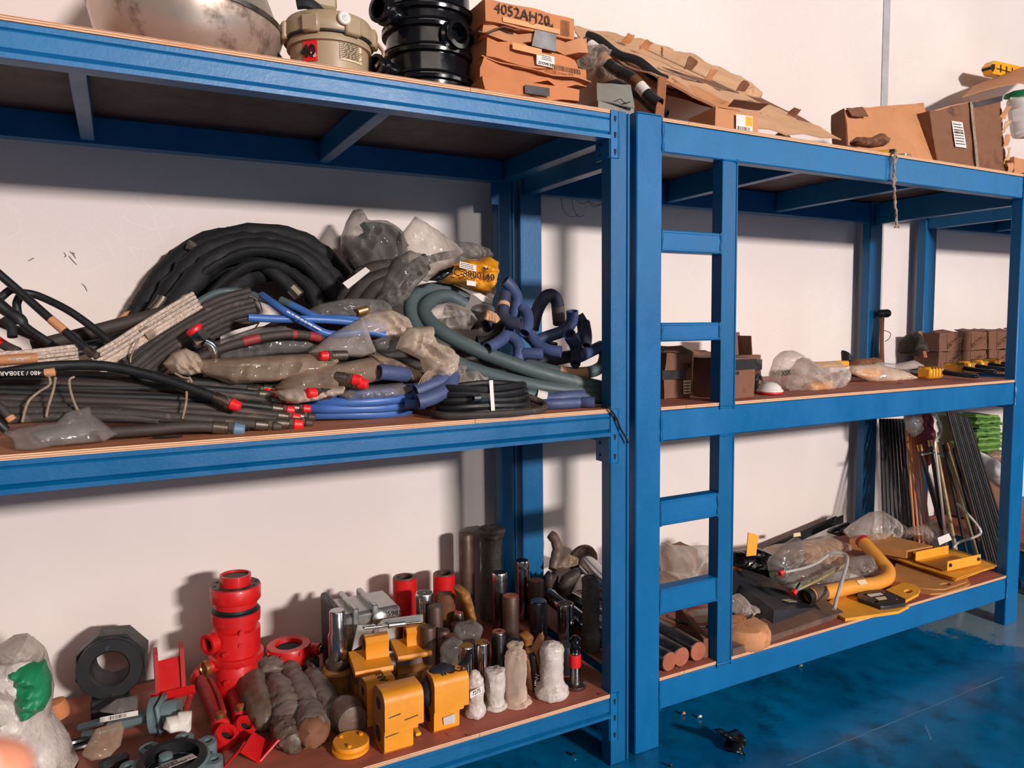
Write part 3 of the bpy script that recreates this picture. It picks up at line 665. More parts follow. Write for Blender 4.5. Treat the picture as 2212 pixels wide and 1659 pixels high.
thing('grey_carton', 'grey cardboard box with open flap at the end of the left rack top', 'box', [pt('box', g, 'grey_card'), pt('flap', g2, 'grey_card'), pt('tie', tube([py(1330, 218, .11), py(1340, 214, .108), py(1350, 222, .108), py(1362, 220, .11), py(1345, 224, .11)], .0015, 5), 'ink')])
p = py(1432, 166, .2); q = py(1424, 252, .09); q.z = ZR; dx = mpp(p)*11
thing('wooden_lath', 'short brown wooden lath leaning on the cardboard bundle', 'lath', pt('lath', sheet([q+Vector((-dx, 0, 0)), q+Vector((dx, 0, 0)), p+Vector((dx, 0, 0)), p+Vector((-dx, 0, .004))], .008, 3, 6, .001), 'wood'))
a = py(1545, 272, .12); b = py(1635, 282, .12); h = py(1635, 246, .12).z-ZR
mm = face((a.x, .116, ZR), (1, 0, 0), (0, 0, 1), .004)
thing('small_carton', 'small brown carton with yellow and white sticker under the cardboard bundle', 'box', [pt('box', carton((a.x, .12, ZR), (b.x-a.x, .0, 0), (.02, .16, 0), (0, 0, h), .003, 21), 'cardboard'), pt('sticker', plate(mm, (b.x-a.x)*.45, h*.3, (b.x-a.x)*.85, h*.85), 'white_label', [pt('yellow_square', plate(mm, (b.x-a.x)*.68, h*.5, (b.x-a.x)*.84, h*.82, .0012), 'yellow_plastic'), pt('barcode', bars(mm, (b.x-a.x)*.47, h*.33, (b.x-a.x)*.8, h*.45, 14), 'ink')]), pt('flap', sheet([Vector((a.x+.04, .10, ZR+h)), Vector((b.x-.01, .10, ZR+h*1.06)), Vector((b.x, .06, ZR+h*1.18)), Vector((a.x+.02, .05, ZR+h*1.1))], .003, 6, 4, .005), 'cardboard_dark')])
# sprocket and bracket
c = py(1712, 268, .5); rr = 60*mpp(c); tooth = []
for i in range(60):
    a = 2*math.pi*i/60; q = rr*(1.0 if i % 5 < 3 else 1.07); tooth.append((q*math.cos(a), q*math.sin(a)))
c.z = ZR+rr*.62; m = Matrix.Translation(c) @ Euler((R(62), R(8), R(8))).to_matrix().to_4x4()
gg = prism(tooth, m, .018, [circ(0, 0, rr*.82, 40)]); gg.v = [Vector((p.x, p.y, max(p.z, ZR+.001))) for p in gg.v]
thing('sprocket_ring', 'rusty toothed sprocket ring standing behind the cardboard bundle', 'sprocket', pt('ring', gg, 'rust'))
c = py(1735, 280, .34); a = mpp(c)
out = [(-38, 0), (-30, 18), (-8, 44), (14, 46), (28, 22), (30, 4), (24, 0)]
thing('cast_bracket', 'dark cast metal bracket in front of the sprocket ring', 'bracket', [pt('bracket', prism([(x*a, y*a) for x, y in out], Matrix(((1, 0, 0, c.x), (0, 0, -1, .40), (0, 1, 0, ZR+.006), (0, 0, 0, 1))), .07, [circ(-12*a, 14*a, 9*a, 12)]), 'cast_dark'), pt('foot_plate', bx(c.x-.03, c.x+36*a, .31, .42, ZR, ZR+.008, .002), 'rust'), pt('bolt', cyl((c.x+26*a, .33, ZR+.008), (c.x+26*a, .33, ZR+.016), .012, n=6), 'rust')])
thing('paper_scrap', 'dark torn cardboard scrap lying right of the sprocket', 'scrap', pt('scrap', sheet([Vector(q) for q in ((py(1762, 288, .3).x, .12, ZR+.006), (py(1818, 306, .2).x, .10, ZR+.008), (py(1800, 300, .3).x, .35, ZR+.014), (py(1740, 285, .3).x, .38, ZR+.02))], .003, 10, 6, .005, 12, 3, .006), 'cardboard_dark'))
# brown cartons at the right
a, b, c_, d = py(1836, 312, .26), py(2032, 334, .20), py(1995, 222, .34), py(1826, 236, .36); a.z = b.z = ZR+.002
P = [pt('front_panel', sheet([a, b, c_, d], .006, 14, 10, .006, 9, 3, .004), 'cardboard'), pt('back_panel', sheet([a+Vector((0, .07, 0)), b+Vector((0, .08, 0)), c_+Vector((0, .09, -.01)), d+Vector((0, .07, -.01))], .006, 10, 8, .006), 'cardboard_dark'), pt('side_panel', sheet([a, a+Vector((0, .07, 0)), d+Vector((0, .07, -.01)), d], .005, 5, 8, .006), 'cardboard_dark'), pt('torn_flap', sheet([d, d+(c_-d)*.2, d+(c_-d)*.18+Vector((0, -.04, -.05)), d+Vector((.0, -.03, -.04))], .003, 6, 4, .006, 15, 2, .005), 'cardboard_dark')]
thing('leaning_carton', 'light brown flattened carton leaning back with bulging face', 'carton', P)
a, b, c_, d = py(2032, 336, .20), py(2176, 356, .16), py(2160, 206, .22), py(2008, 240, .26); a.z = b.z = ZR+.002
mm = face(a.lerp(d, .42).lerp(b.lerp(c_, .42), .26), b-a, d-a, .007); L = (b-a).length
P = [pt('front_panel', sheet([a, b, c_, d], .006, 12, 12, .005, 9, 13, .003), 'cardboard_dark'), pt('back_panel', sheet([a+Vector((.0, .22, 0)), b+Vector((0.0, .22, 0)), c_+Vector((0, .22, .0)), d+Vector((0, .22, 0))], .006, 8, 8, .005), 'cardboard_dark'), pt('side_panel', sheet([b, b+Vector((.02, .22, 0)), c_+Vector((.02, .22, 0)), c_], .005, 8, 12, .012, 14, 4, .008), 'cardboard'), pt('side_panel', sheet([a, a+Vector((0, .22, 0)), d+Vector((0, .22, 0)), d], .005, 6, 8, .004), 'cardboard_dark'), pt('top_panel', sheet([d, c_, c_+Vector((0, .22, 0)), d+Vector((0, .22, 0))], .005, 8, 6, .006), 'cardboard')]
P.append(pt('label', plate(mm, 0, 0, .075, .125), 'white_label', [pt('small_print', lines(mm, .006, .01, .07, .118, 8, 7)+bars(mm, .008, .065, .066, .08, 12, 4), 'ink')]))
P.append(pt('strap', sheet([a.lerp(b, .52)+Vector((0, -.010, 0)), a.lerp(b, .56)+Vector((0, -.010, 0)), d.lerp(c_, .57)+Vector((0, -.010, .0)), d.lerp(c_, .53)+Vector((0, -.010, 0))], .001, 3, 12, .002), 'twine'))
P.append(pt('tape', sheet([d.lerp(c_, .55)+Vector((0, -.011, -.005)), c_+Vector((0, -.011, -.005)), c_+Vector((0, -.011, -.03)), d.lerp(c_, .55)+Vector((0, -.011, -.03))], .001, 8, 3, .002), 'black_tape'))
P.append(pt('lettering', text('405', face(a.lerp(d, .1).lerp(b.lerp(c_, .1), .5), b-a, d-a, .010), .045, .0005), 'ink'))
for i in range(5): q = b.lerp(c_, .08+.16*i); P.append(pt('torn_strip', sheet([q+Vector((-.01, -.006, 0)), q+Vector((.035, 0, .01)), q+Vector((.05, -.01, .065)), q+Vector((-.005, -.014, .055))], .002, 5, 6, .012, 22, i, .008), 'cardboard_pale' if i % 2 else 'cardboard'))
thing('strapped_carton', 'dark brown strapped carton with white label and a torn right side', 'carton', P)
a, b, c_, d = py(2196, 362, .14), py(2290, 372, .14), py(2290, 275, .2), py(2200, 268, .2); a.z = b.z = ZR
thing('edge_carton', 'battered brown carton cut off at the right edge of the top shelf', 'carton', pt('carton', carton(a, b-a, (0, .16, 0), (0, .02, .12), .006, 31), 'cardboard'))
thing('printed_sack', 'white sack with green print at the right end of the top shelf', 'sack', [pt('sack', puff([(2182, 210), (2280, 200), (2290, 300), (2196, 300)], .5, .08, crum=.25, seed=3), 'white_sack'), pt('green_print', puff([(2190, 196), (2280, 190), (2280, 214), (2186, 214)], .5, .086, crum=.25, seed=3), 'green_print')])
thing('curved_board', 'curved brown hardboard sheet draped over the sack at top right', 'board', pt('board', sheet([py(2082, 200, .48), py(2300, 196, .40), py(2300, 128, .66), py(2105, 178, .72)], .004, 16, 8, .002, 5, 2, .002, lambda a_, b_: .07*math.sin(a_*2.4)*(1-.4*b_)-.02), 'cardboard'))
a = py(2128, 146, .72); s = mpp(a)
lv = prism([(0, -4*s), (10*s, -15*s), (170*s, -15*s), (170*s, 13*s), (14*s, 13*s), (0, 2*s)], Matrix(((1, 0, 0, a.x), (0, 0, -1, .74), (.03, 1, 0, a.z), (0, 0, 0, 1))), .05)
P = [pt('case', lv, 'yellow_plastic'), pt('end_cap', prism([(-2*s, -3*s), (9*s, -12*s), (16*s, -4*s), (16*s, 6*s), (4*s, 4*s)], Matrix(((1, 0, 0, a.x), (0, 0, -1, .739), (.03, 1, 0, a.z), (0, 0, 0, 1))), .051), 'black_rubber')]
for i in range(3): P.append(pt('rib', bx(a.x+(36+i*22)*s, a.x+(39+i*22)*s, .686, .692, a.z-8*s, a.z+8*s, .001), 'ink'))
P.append(pt('groove', bx(a.x+22*s, a.x+120*s, .687, .692, a.z-3*s, a.z-1*s, .0005), 'ink'))
thing('spirit_level', 'yellow plastic level with black end lying on the curved board', 'level', P)
# tape rolls, paper, string
p, q = py(1895, 312, .16), py(1938, 316, .10); p.z = q.z = ZR+.026
thing('tape_roll', 'yellow roll with black band on the right rack top edge', 'roll', [pt('roll', pipe(p, q, .026, .008), 'yellow_plastic'), pt('black_band', pipe(p.lerp(q, .62), p.lerp(q, .9), .0268, .003), 'black_rubber'), pt('core', cyl(p.lerp(q, .05), p.lerp(q, .98), .017, n=18), 'cardboard')])
p = py(1956, 322, .07); p.z = ZR
mm = rot((p.x, .09, ZR))
thing('clear_tape_roll', 'clear sticky tape roll with printed core beside the yellow roll', 'roll', [pt('tape', ring([(.040, 0), (.040, .024), (.028, .024), (.028, 0)], 24, mm), 'polythene_dusty'), pt('core', ring([(.028, .001), (.028, .025), (.025, .025), (.025, .001)], 24, mm), 'green_print')])
thing('crumpled_paper', 'crumpled brown paper in front of the leaning carton', 'paper', pt('paper', puff([(1838, 306), (1850, 296), (1880, 298), (1900, 288), (1918, 300), (1908, 316), (1880, 320), (1845, 316)], .16, .03, crum=.6, s=30, seed=6, zmin=ZR), 'cardboard_dark'))
P = []
for i in range(7):
    pts = []
    for k in range(18):
        v = 322+k*9.6; j = 1.7+.9*math.sin(k*.5+i); q = py(1934-4*math.sin(k*.21+.2)+j*3*noise.noise(Vector((i*5, k*.8, 0))), v, -.004+(.012 if k == 0 else 0)); q.y = -.006+.006*noise.noise(Vector((i, k*.7, 7))); pts.append(q)
    pts = [Vector((pts[0].x, .06, ZR+.004))]+[Vector((pts[0].x, .004, ZR+.008))]+pts[1:]
    if i > 3: pts.append(pts[-1]+Vector((.012*(i-5), 0, -.012)))
    P.append(pt('strand', tube(pts, .0034, 5, k=3), 'twine'))
thing('hanging_twine', 'frayed grey twine hanging over the front of the right rack top beam', 'twine', P)
# ------------------------------------------------------------------ middle shelf, left rack: hoses
ZM = 1.1805
M('hose_black', (27, 27, 29), .5, var=.25, vs=14, dirt=(74, 66, 60), amt=.32, ds=12)
M('hose_dusty', (58, 50, 46), .7, var=.3, vs=12, dirt=(120, 98, 84), amt=.38, ds=16)
M('hose_brown', (62, 51, 46), .65, var=.25, vs=10, dirt=(104, 86, 74), amt=.3)
M('hose_fabric', (20, 20, 23), .75, var=.3, vs=9, bump=.5, bs=22, dirt=(48, 42, 40), amt=.3, ds=6)
M('hose_teal', (74, 88, 90), .55, var=.15, vs=8, dirt=(122, 118, 108), amt=.3, ds=7)
M('hose_blue', (62, 104, 172), .42, var=.12, vs=7, dirt=(36, 52, 96), amt=.22, ds=5)
M('silicone_navy', (66, 79, 118), .55, var=.16, vs=9, bump=.2, bs=90, dirt=(86, 80, 92), amt=.3)
M('silicone_dark', (58, 60, 84), .6, var=.2, vs=9, bump=.2, bs=90, dirt=(84, 76, 76), amt=.35)
M('braid', (226, 204, 188), .35, .55, .3, 120, bump=.8, bs=220, dirt=(90, 74, 66), amt=.3)
M('fitting', (120, 108, 98), .38, .8, .2, 20, dirt=(64, 52, 46), amt=.4)
M('brass', (176, 136, 84), .35, .8, .2, 20)
M('dusty_print', (150, 44, 44), .6, var=.3); M('red_cap', (226, 30, 34), .42, var=.08); M('blue_cap', (92, 122, 148), .5)
M('grey_blue_bag', (120, 116, 116), .35)
plastic('film_grey', (172, 164, 158), .28); plastic('film_tan', (210, 180, 154), .32); plastic('film_clear', (236, 222, 212), .18); plastic('film_pale', (246, 222, 200), .42)
M('yellow_film', (232, 150, 32), .28, var=.15, vs=12, bump=.3, bs=40, spec=.7, dirt=(176, 104, 22), amt=.3)
def PY(path): return [py(*p) for p in path]
def fit(p, d, r, cap='red_cap', L=2.6, nut=True, off=0):
    """crimped ferrule, hex nut and plastic cap at a hose end"""
    d = Vector(d).normalized(); p = Vector(p); P = [pt('ferrule', lathe([(r*1.0, -r*L), (r*1.18, -r*L+.002), (r*1.2, -r*.5), (r*1.05, -r*.4), (r*1.05, 0)], 14, frame(p, d)), 'fitting')]
    if nut: P.append(pt('hex_nut', cyl(p, p+d*r*.9, r*1.28, n=6, b=.001), 'fitting'))
    q = p+d*r*(.9 if nut else 0)
    if cap == 'open': P.append(pt('spigot', pipe(q, q+d*r*1.2, r*.85, r*.3, 12), 'fitting'))
    elif cap: P.append(pt('end_cap', cyl(q, q+d*r*2.1, r*1.22, r*1.05, 14, r*.25), cap))
    return P
def hose(path, rpx, mat, label, cat='hose', name='hose', group=None, e0=None, e1=None, hollow=0, n=10, bands=(), extra=(), rn=0, flat=1, k=7, zmin=ZM):
    P = PY(path); s = mpp(P[len(P)//2])*rpx
    for p in P: p.z = max(p.z, zmin+s)
    sm = smooth(P, k); parts = [pt('hose_wall', tube(sm, s, n, sm=False, hollow=hollow*s, rn=rn, seed=len(label), flat=flat), mat)]
    if e0: parts += fit(sm[0], sm[0]-sm[1], s, e0)
    if e1: parts += fit(sm[-1], sm[-1]-sm[-2], s, e1)
    for a, b, m_ in bands:
        i0, i1 = int(a*(len(sm)-1)), max(int(a*(len(sm)-1))+1, int(b*(len(sm)-1))); parts.append(pt('band', tube(sm[i0:i1+1], s*1.06, n, sm=False, flat=flat), m_))
    return thing(name, label, cat, parts+list(extra), group)
# --- big coil of black fabric-covered hose against the wall
P = []; rr = random.Random(3)
outer = [(288, 745), (300, 690), (352, 600), (440, 530), (560, 506), (664, 530), (735, 598), (778, 680), (790, 750)]
inner = [(452, 760), (462, 700), (488, 640), (528, 602), (580, 588), (632, 602), (676, 640), (705, 700), (716, 760)]
for i in range(6):
    t = i/5; pa = [((1-t)*a[0]+t*b[0]+rr.uniform(-5, 5), (1-t)*a[1]+t*b[1]+rr.uniform(-5, 5), .79-.055*(i % 3)+.015*math.sin(k*1.3+i)) for k, (a, b) in enumerate(zip(outer, inner))]
    P.append(pt('hose_loop', tube(PY(pa), .036-.002*(i % 2), 12, rn=.28, seed=i), 'hose_fabric'))
pa = [(262, 740, .80), (300, 672, .80), (352, 590, .81), (418, 532, .81), (500, 505, .80)]
P.append(pt('hose_loop', tube(PY(pa), .03, 12, rn=.25, seed=9), 'hose_fabric'))
for i, q in enumerate([[(380, 700, .68), (432, 600, .66), (540, 545, .66), (650, 570, .67), (716, 660, .68)], [(420, 700, .64), (470, 620, .62), (560, 570, .62), (650, 610, .64), (690, 690, .66)]]):
    P.append(pt('wrap_fold', tube(PY(q), [.008, .03, .034, .03, .008], 12, rn=.4, seed=20+i, flat=.5), 'hose_fabric'))
q0, q1 = py(432, 541, .74), py(412, 532, .74); P.append(pt('coupling', cyl(q0, q1+(q1-q0)*.4, .017, n=8, b=.003), 'fitting'))
P.append(pt('hose_tail', tube(PY([(560, 572, .66), (595, 592, .62), (630, 622, .6)]), .022, 12), 'hose_fabric')); q0, q1 = py(628, 620, .6), py(648, 640, .59)
P.append(pt('coupling', cyl(q0, q1, .02, n=8, b=.003), 'fitting'))
thing('hose_coil', 'big coil of thick black fabric-covered hose arching against the white wall', 'hose coil', P)
# --- loose hoses at far left
tan = [(.50, .66, 'cardboard')]
hose([(-25, 572, .42), (40, 628, .40), (110, 690, .36), (160, 732, .33), (205, 768, .30)], 9, 'hose_black', 'black hose with a tan paper tag sloping down at far left, steel end', e1='open', bands=tan)
hose([(48, 632, .50), (85, 640, .50), (150, 672, .47), (210, 715, .44), (268, 762, .40)], 8.5, 'hose_black', 'plain black hose sloping right behind the paper-tagged hose at far left')
hose([(-20, 662, .46), (5, 640, .46), (25, 626, .46), (44, 634, .46), (36, 660, .45), (50, 700, .44), (110, 742, .42)], 8.5, 'hose_black', 'black hose bent in a tight loop at the far left edge')
hose([(-25, 640, .38), (10, 668, .37), (42, 690, .36), (46, 700, .36)], 13, 'hose_black', 'thick black hose stub with swollen end at far left edge', rn=.1)
hose([(8, 690, .36), (24, 705, .35), (27, 728, .34)], 10, 'hose_fabric', 'short black rubber boot hanging under the loops at far left')
hose([(-20, 690, .55), (60, 722, .52), (140, 758, .48)], 9, 'hose_black', 'black hose lowest of the loose hoses behind the left loops')
hose([(-20, 725, .42), (8, 745, .40), (40, 760, .38)], 10, 'hose_dusty', 'dusty hose end with a red coupling at the far left edge', bands=[(.2, .5, 'red_cap')])
hose([(70, 750, .55), (180, 722, .55), (300, 690, .55), (395, 664, .54)], 15, 'hose_brown', 'thick brown-black hose with a steel eye at its upper end', bands=[(0, .06, 'cast_dark')], extra=[pt('eye', ring([(.026, -.012), (.026, .012), (.013, .012), (.013, -.012)], 20, frame(py(408, 655, .50), (-.2, -1, .1))), 'fitting')])
hose([(330, 672, .66), (348, 650, .66), (352, 640, .66)], 12, 'fitting', 'short steel swivel fitting standing behind the eye-ended hose', 'fitting', 'swivel_fitting')
thing('paper_wrap', 'crumpled tan paper standing by the black coil at the left', 'paper', pt('paper', puff([(235, 700), (268, 674), (282, 670), (272, 690), (250, 706)], .62, .01, crum=.5, s=30, seed=5), 'cardboard'))
for i in range(6): hose([(60+i*10, 792-i*3, .48+.03*i), (180, 758-i*4, .5+.03*i), (300, 720-i*3, .52+.03*i), (400+i*12, 690-i*2, .55+.03*i)], 8, 'hose_black', 'thin black hose in the dark bundle under the eye-ended hose', group='thin black hoses at the left back')
# --- braided hose bundles
def bundle(a, nlanes, wpx, rpx, mat, name, label, cat, extra=(), bands=(), rn=0, dy=.012, tail=None, arc=0):
    P = []; B = PY(a); s = mpp(B[1])
    for i in range(nlanes):
        o = (i-(nlanes-1)/2)*wpx/nlanes; L = []
        for k in range(len(a)):
            u0, v0, Y0 = a[max(k-1, 0)]; u1, v1, _ = a[min(k+1, len(a)-1)]; L_ = math.hypot(u1-u0, v1-v0) or 1; nx, ny = -(v1-v0)/L_, (u1-u0)/L_
            q = py(a[k][0]+nx*o, a[k][1]+ny*o, a[k][2]+dy*(i % 2)-arc*(1-(2*i/(nlanes-1)-1)**2)); q.z = max(q.z, ZM+s*rpx); L.append(q)
        P.append(pt('strand', tube(L, s*rpx, 8, rn=rn, seed=i), mat))
    for f_ in bands:
        i = f_[0]; q = B[i]; d = (B[min(i+1, len(B)-1)]-B[max(i-1, 0)]).normalized(); P.append(pt('tie', tube([q-d*f_[1], q+d*f_[1]], s*wpx*.56, 14, sm=False, flat=.55), f_[2]))
    return thing(name, label, cat, P+list(extra))
bundle([(205, 788, .30), (262, 755, .32), (312, 722, .34), (372, 685, .38), (428, 652, .42)], 6, 52, 4.7, 'braid', 'braided_hose_bundle', 'bundle of steel-braided hoses tied with pale tape, sloping up in the middle left', 'hose bundle', bands=[(2, .012, 'twine')], arc=.03,
       extra=[pt('string', tube(PY([(300, 730, .27), (290, 752, .26), (282, 775, .27), (284, 800, .26)]), .0025, 5), 'twine')])
bundle([(-20, 778, .30), (40, 776, .30), (100, 770, .31), (168, 762, .33)], 5, 38, 4.3, 'braid', 'braided_hose_bundle', 'short bundle of steel-braided hoses with tan paper wrap at far left', 'hose bundle', bands=[(1, .04, 'cardboard')], arc=.02)
bundle([(285, 808, .30), (355, 752, .36), (425, 708, .42), (490, 676, .46), (548, 660, .48)], 7, 76, 9.5, 'hose_dusty', 'hose_bundle', 'dusty dark hose bundle tied with string, sloping up beside the braided bundle', 'hose bundle', rn=.12, arc=.05,
       extra=[pt('string', tube(PY([(540, 640, .44), (558, 650, .42), (566, 672, .42), (560, 696, .42), (548, 712, .43)]), .002, 5), 'twine')])
hose([(425, 655, .5), (470, 632, .52), (520, 630, .52), (580, 650, .48), (640, 672, .44), (700, 700, .42)], 8, 'hose_teal', 'thin dark teal hose curving over the dusty hose bundle')
# --- steel elbow with red cap
a, b, c = py(428, 722, .27), py(440, 736, .27), py(462, 758, .28); d = (a-b).normalized()
thing('elbow_fitting', 'steel elbow hose fitting with a big red cap', 'fitting', [pt('elbow', tube([b, b.lerp(c, .5)+Vector((.004, 0, .004)), c, c+Vector((.004, .01, -.03))], .015, 14), 'chrome'), pt('hex_nut', cyl(b+d*.0, b+d*.032, .025, n=6, b=.002), 'chrome'), pt('end_cap', cyl(b+d*.03, b+d*.045, .024, n=18, b=.004), 'red_cap')])
# --- polythene-wrapped hoses in the middle
def wrapped(outline, Y, T, mat, label, inner=None, name='wrapped_hose', cat='wrapped hose', crum=.35, s=18, seed=0, lean=.35, extra=(), imat='hose_dusty', ir=9, h=None, group=None):
    P = []
    if inner:
        for i, q in enumerate(inner):
            L = PY(q); P.append(pt('hose_inside', tube(L, mpp(L[0])*ir, 8), imat))
    P.append(ptf('film', puff(outline, Y, T, crum=crum, s=s, seed=seed, lean=lean, zmin=ZM+.002, h=h), mat))
    return thing(name, label, cat, P+list(extra), group)
Y0 = .34
wrapped([(398, 772), (470, 736), (560, 706), (615, 700), (705, 728), (700, 762), (600, 768), (500, 778), (420, 792)], .36, .05, 'film_grey', 'grey polythene wrapped hoses behind the red-striped hose', [[(420, 780, .37), (520, 748, .37), (680, 745, .37)], [(450, 765, .36), (560, 725, .37), (690, 735, .37)]], seed=2)
hose([(425, 776, .29), (480, 752, .28), (560, 730, .28), (630, 722, .29), (690, 730, .31), (720, 750, .34)], 9.5, 'hose_brown', 'brown hose with red printed stripe lying on grey polythene', bands=[(.34, .40, 'dusty_print'), (.62, .64, 'dusty_print'), (.72, .80, 'dusty_print')])
wrapped([(352, 786), (372, 764), (402, 752), (428, 764), (440, 782), (434, 806), (408, 812), (372, 806)], .26, .05, 'film_pale', 'crumpled pale polythene end by the red-capped elbow', crum=.6, s=26, seed=6, name='polythene_wrap', cat='plastic wrap')
wrapped([(420, 778), (520, 772), (640, 766), (725, 762), (735, 782), (700, 806), (600, 824), (500, 830), (430, 806)], .24, .06, 'film_tan', 'long tan polythene wrapped hose bundle, pointing to the pale crumpled end', [[(430, 796, .27), (560, 800, .26), (730, 778, .27)], [(440, 806, .25), (560, 815, .24), (700, 800, .26)]], seed=11, s=13)
wrapped([(596, 838), (622, 812), (665, 794), (735, 786), (810, 772), (832, 792), (826, 822), (760, 838), (690, 846), (625, 858)], .19, .055, 'film_tan', 'tan polythene wrapped hose with two red caps at its right end', [[(610, 835, .21), (700, 815, .2), (780, 812, .19)], [(620, 846, .2), (700, 828, .19), (770, 822, .18)]], seed=14, s=14,
        extra=sum((fit(py(u, v, .135), (.8, -.5, -.15), .0135, 'red_cap') for u, v in ((752, 818), (764, 826))), []))
wrapped([(592, 846), (632, 838), (700, 836), (748, 834), (736, 852), (690, 864), (640, 872), (606, 864)], .13, .045, 'film_pale', 'pale polythene wrapped hose end with a red cap showing through, above the blue coil', [[(600, 855, .14), (700, 848, .14)]], seed=17, extra=fit(py(690, 850, .10), (-.9, -.3, .1), .013, 'red_cap'))
wrapped([(720, 850), (760, 836), (815, 832), (872, 826), (890, 840), (870, 856), (800, 862), (745, 866)], .17, .05, 'film_grey', 'polythene wrapped dark hose between pale wrap and blue silicone elbow', [[(730, 855, .17), (800, 845, .17), (884, 840, .17)]], seed=19)
wrapped([(655, 678), (690, 656), (760, 642), (830, 645), (848, 662), (840, 686), (760, 694), (690, 692)], .42, .05, 'film_grey', 'dark wrapped hose with a brass fitting, right of the black coil', [[(660, 678, .43), (740, 668, .43), (840, 662, .43)], [(670, 686, .43), (740, 680, .42), (830, 676, .42)]], seed=23, extra=[pt('brass_fitting', cyl(py(772, 674, .36), py(794, 668, .36), .013, n=10, b=.002), 'brass')])
wrapped([(755, 700), (795, 676), (850, 668), (885, 684), (896, 712), (870, 728), (820, 730), (770, 722)], .34, .05, 'film_pale', 'pale polythene bag over the blue hoses, round top', seed=27, name='polythene_bag', cat='plastic bag', crum=.45)
wrapped([(668, 762), (720, 722), (790, 685), (800, 720), (812, 762), (780, 772), (720, 768)], .26, .05, 'film_clear', 'pointed clear polythene bag like a small tent over the hoses', seed=29, name='polythene_bag', cat='plastic bag', crum=.3, s=14, extra=fit(py(716, 768, .20), (-1, -.2, 0), .012, 'red_cap', 4))
wrapped([(804, 736), (850, 722), (884, 726), (874, 752), (840, 764), (808, 756)], .26, .045, 'film_grey', 'grey polythene sleeve between tent-like bag and pale crumpled bag', [[(806, 746, .26), (876, 742, .26)]], seed=31)
wrapped([(860, 752), (872, 728), (888, 708), (944, 704), (946, 738), (972, 746), (992, 768), (986, 800), (966, 834), (938, 826), (918, 806), (912, 778)], .15, .05, 'film_pale', 'bright pale crumpled polythene bag at the front, beside the teal hoses', seed=33, name='polythene_bag', cat='plastic bag', crum=.7, s=24, lean=.2)
wrapped([(918, 700), (932, 668), (975, 650), (1015, 664), (1032, 692), (1008, 716), (965, 712), (930, 706)], .42, .05, 'film_clear', 'clear polythene bag lying inside the teal hose loop', [[(930, 700, .46), (1010, 690, .46)]], seed=35, name='polythene_bag', cat='plastic bag', crum=.5)
wrapped([(800, 762), (850, 772), (905, 800), (925, 826), (900, 828), (850, 806), (812, 786)], .24, .04, 'film_tan', 'dark sleeve sloping down left of the pale crumpled bag', [[(806, 766, .26), (860, 790, .25), (915, 822, .24)]], seed=37)
wrapped([(950, 800), (1000, 782), (1050, 800), (1062, 820), (1020, 842), (960, 836)], .26, .05, 'film_clear', 'clear polythene sleeve behind the tied black coil', [[(955, 815, .28), (1050, 812, .28)], [(960, 826, .27), (1040, 828, .27)]], seed=39)
# fringe of cord at the crumpled bag
P = [pt('cord', tube(PY([(925+i*2, 800+i, .10), (914+i*2, 812+i*2, .09), (906+i*3, 826+(i % 3)*3, .09), (900+i*4, 836-(i % 2)*4, .09)]), .0018, 5), 'twine') for i in range(7)]
thing('cord_fringe', 'frayed white cords hanging at the pale crumpled bag', 'cord', P)
# --- upper bags
wrapped([(738, 512), (752, 478), (768, 452), (782, 449), (796, 474), (838, 474), (872, 500), (884, 548), (876, 596), (840, 612), (792, 606), (750, 572), (736, 540)], .66, .08, 'film_grey', 'tall grey polythene bag with dark contents beside the black coil', [[(755, 560, .68), (800, 520, .66), (870, 560, .66)], [(760, 575, .66), (815, 545, .65), (872, 575, .65)], [(790, 500, .68), (840, 505, .68), (868, 540, .68)]], seed=41, name='polythene_bag', cat='plastic bag', lean=.1, imat='hose_fabric', ir=20, s=12, crum=.5,
        extra=[pt('printed_diamond', plate(face(py(776, 486, .575), (.6, 0, -.8), (.8, 0, .6)), 0, 0, .026, .022), 'ink')])
wrapped([(874, 560), (878, 500), (908, 463), (950, 492), (985, 518), (1008, 546), (980, 568), (940, 592), (922, 610), (890, 600)], .52, .06, 'film_clear', 'pointed clear polythene bag, highest on the hose pile', [[(890, 590, .56), (930, 560, .56), (990, 548, .56)]], seed=43, name='polythene_bag', cat='plastic bag', lean=.25, s=13, crum=.45)
wrapped([(980, 520), (1020, 522), (1058, 536), (1066, 554), (1040, 560), (1010, 560), (990, 548)], .60, .04, 'film_grey', 'small grey polythene bag behind the yellow bag', seed=45, name='polythene_bag', cat='plastic bag', s=26, crum=.6)
wrapped([(816, 646), (835, 600), (862, 560), (900, 536), (936, 548), (932, 590), (900, 622), (868, 660), (840, 668)], .44, .05, 'film_grey', 'shiny grey polythene sleeve hanging down below the pointed clear bag', [[(835, 650, .46), (870, 590, .46), (920, 555, .46)], [(850, 655, .46), (890, 600, .46), (925, 575, .46)]], seed=47, name='polythene_bag', cat='plastic bag', s=20, crum=.6)
for i, q in enumerate(([(742, 650, .56), (762, 612, .54), (800, 584, .53), (866, 574, .52)], [(760, 650, .53), (785, 618, .51), (825, 598, .50), (868, 590, .50)], [(790, 650, .50), (815, 622, .48), (850, 608, .48)])):
    hose(q, 17, 'hose_dusty', ('outermost', 'middle', 'innermost')[i]+' of three thick dusty hoses curving down below the grey bag', group='thick dusty hoses below the grey bag', rn=.12)
q = [py(740, 612, .47), py(752, 624, .46), py(800, 586, .45), py(790, 578, .46)]; thing('paper_label', 'loose white paper label by the black coil', 'label', pt('label', sheet(q[::-1], .001, 8, 4, .003), 'white_label'))
out = [(934, 604), (955, 586), (976, 570), (1006, 560), (1030, 562), (1052, 552), (1072, 566), (1070, 592), (1062, 618), (1050, 638), (1018, 628), (985, 616), (955, 612)]
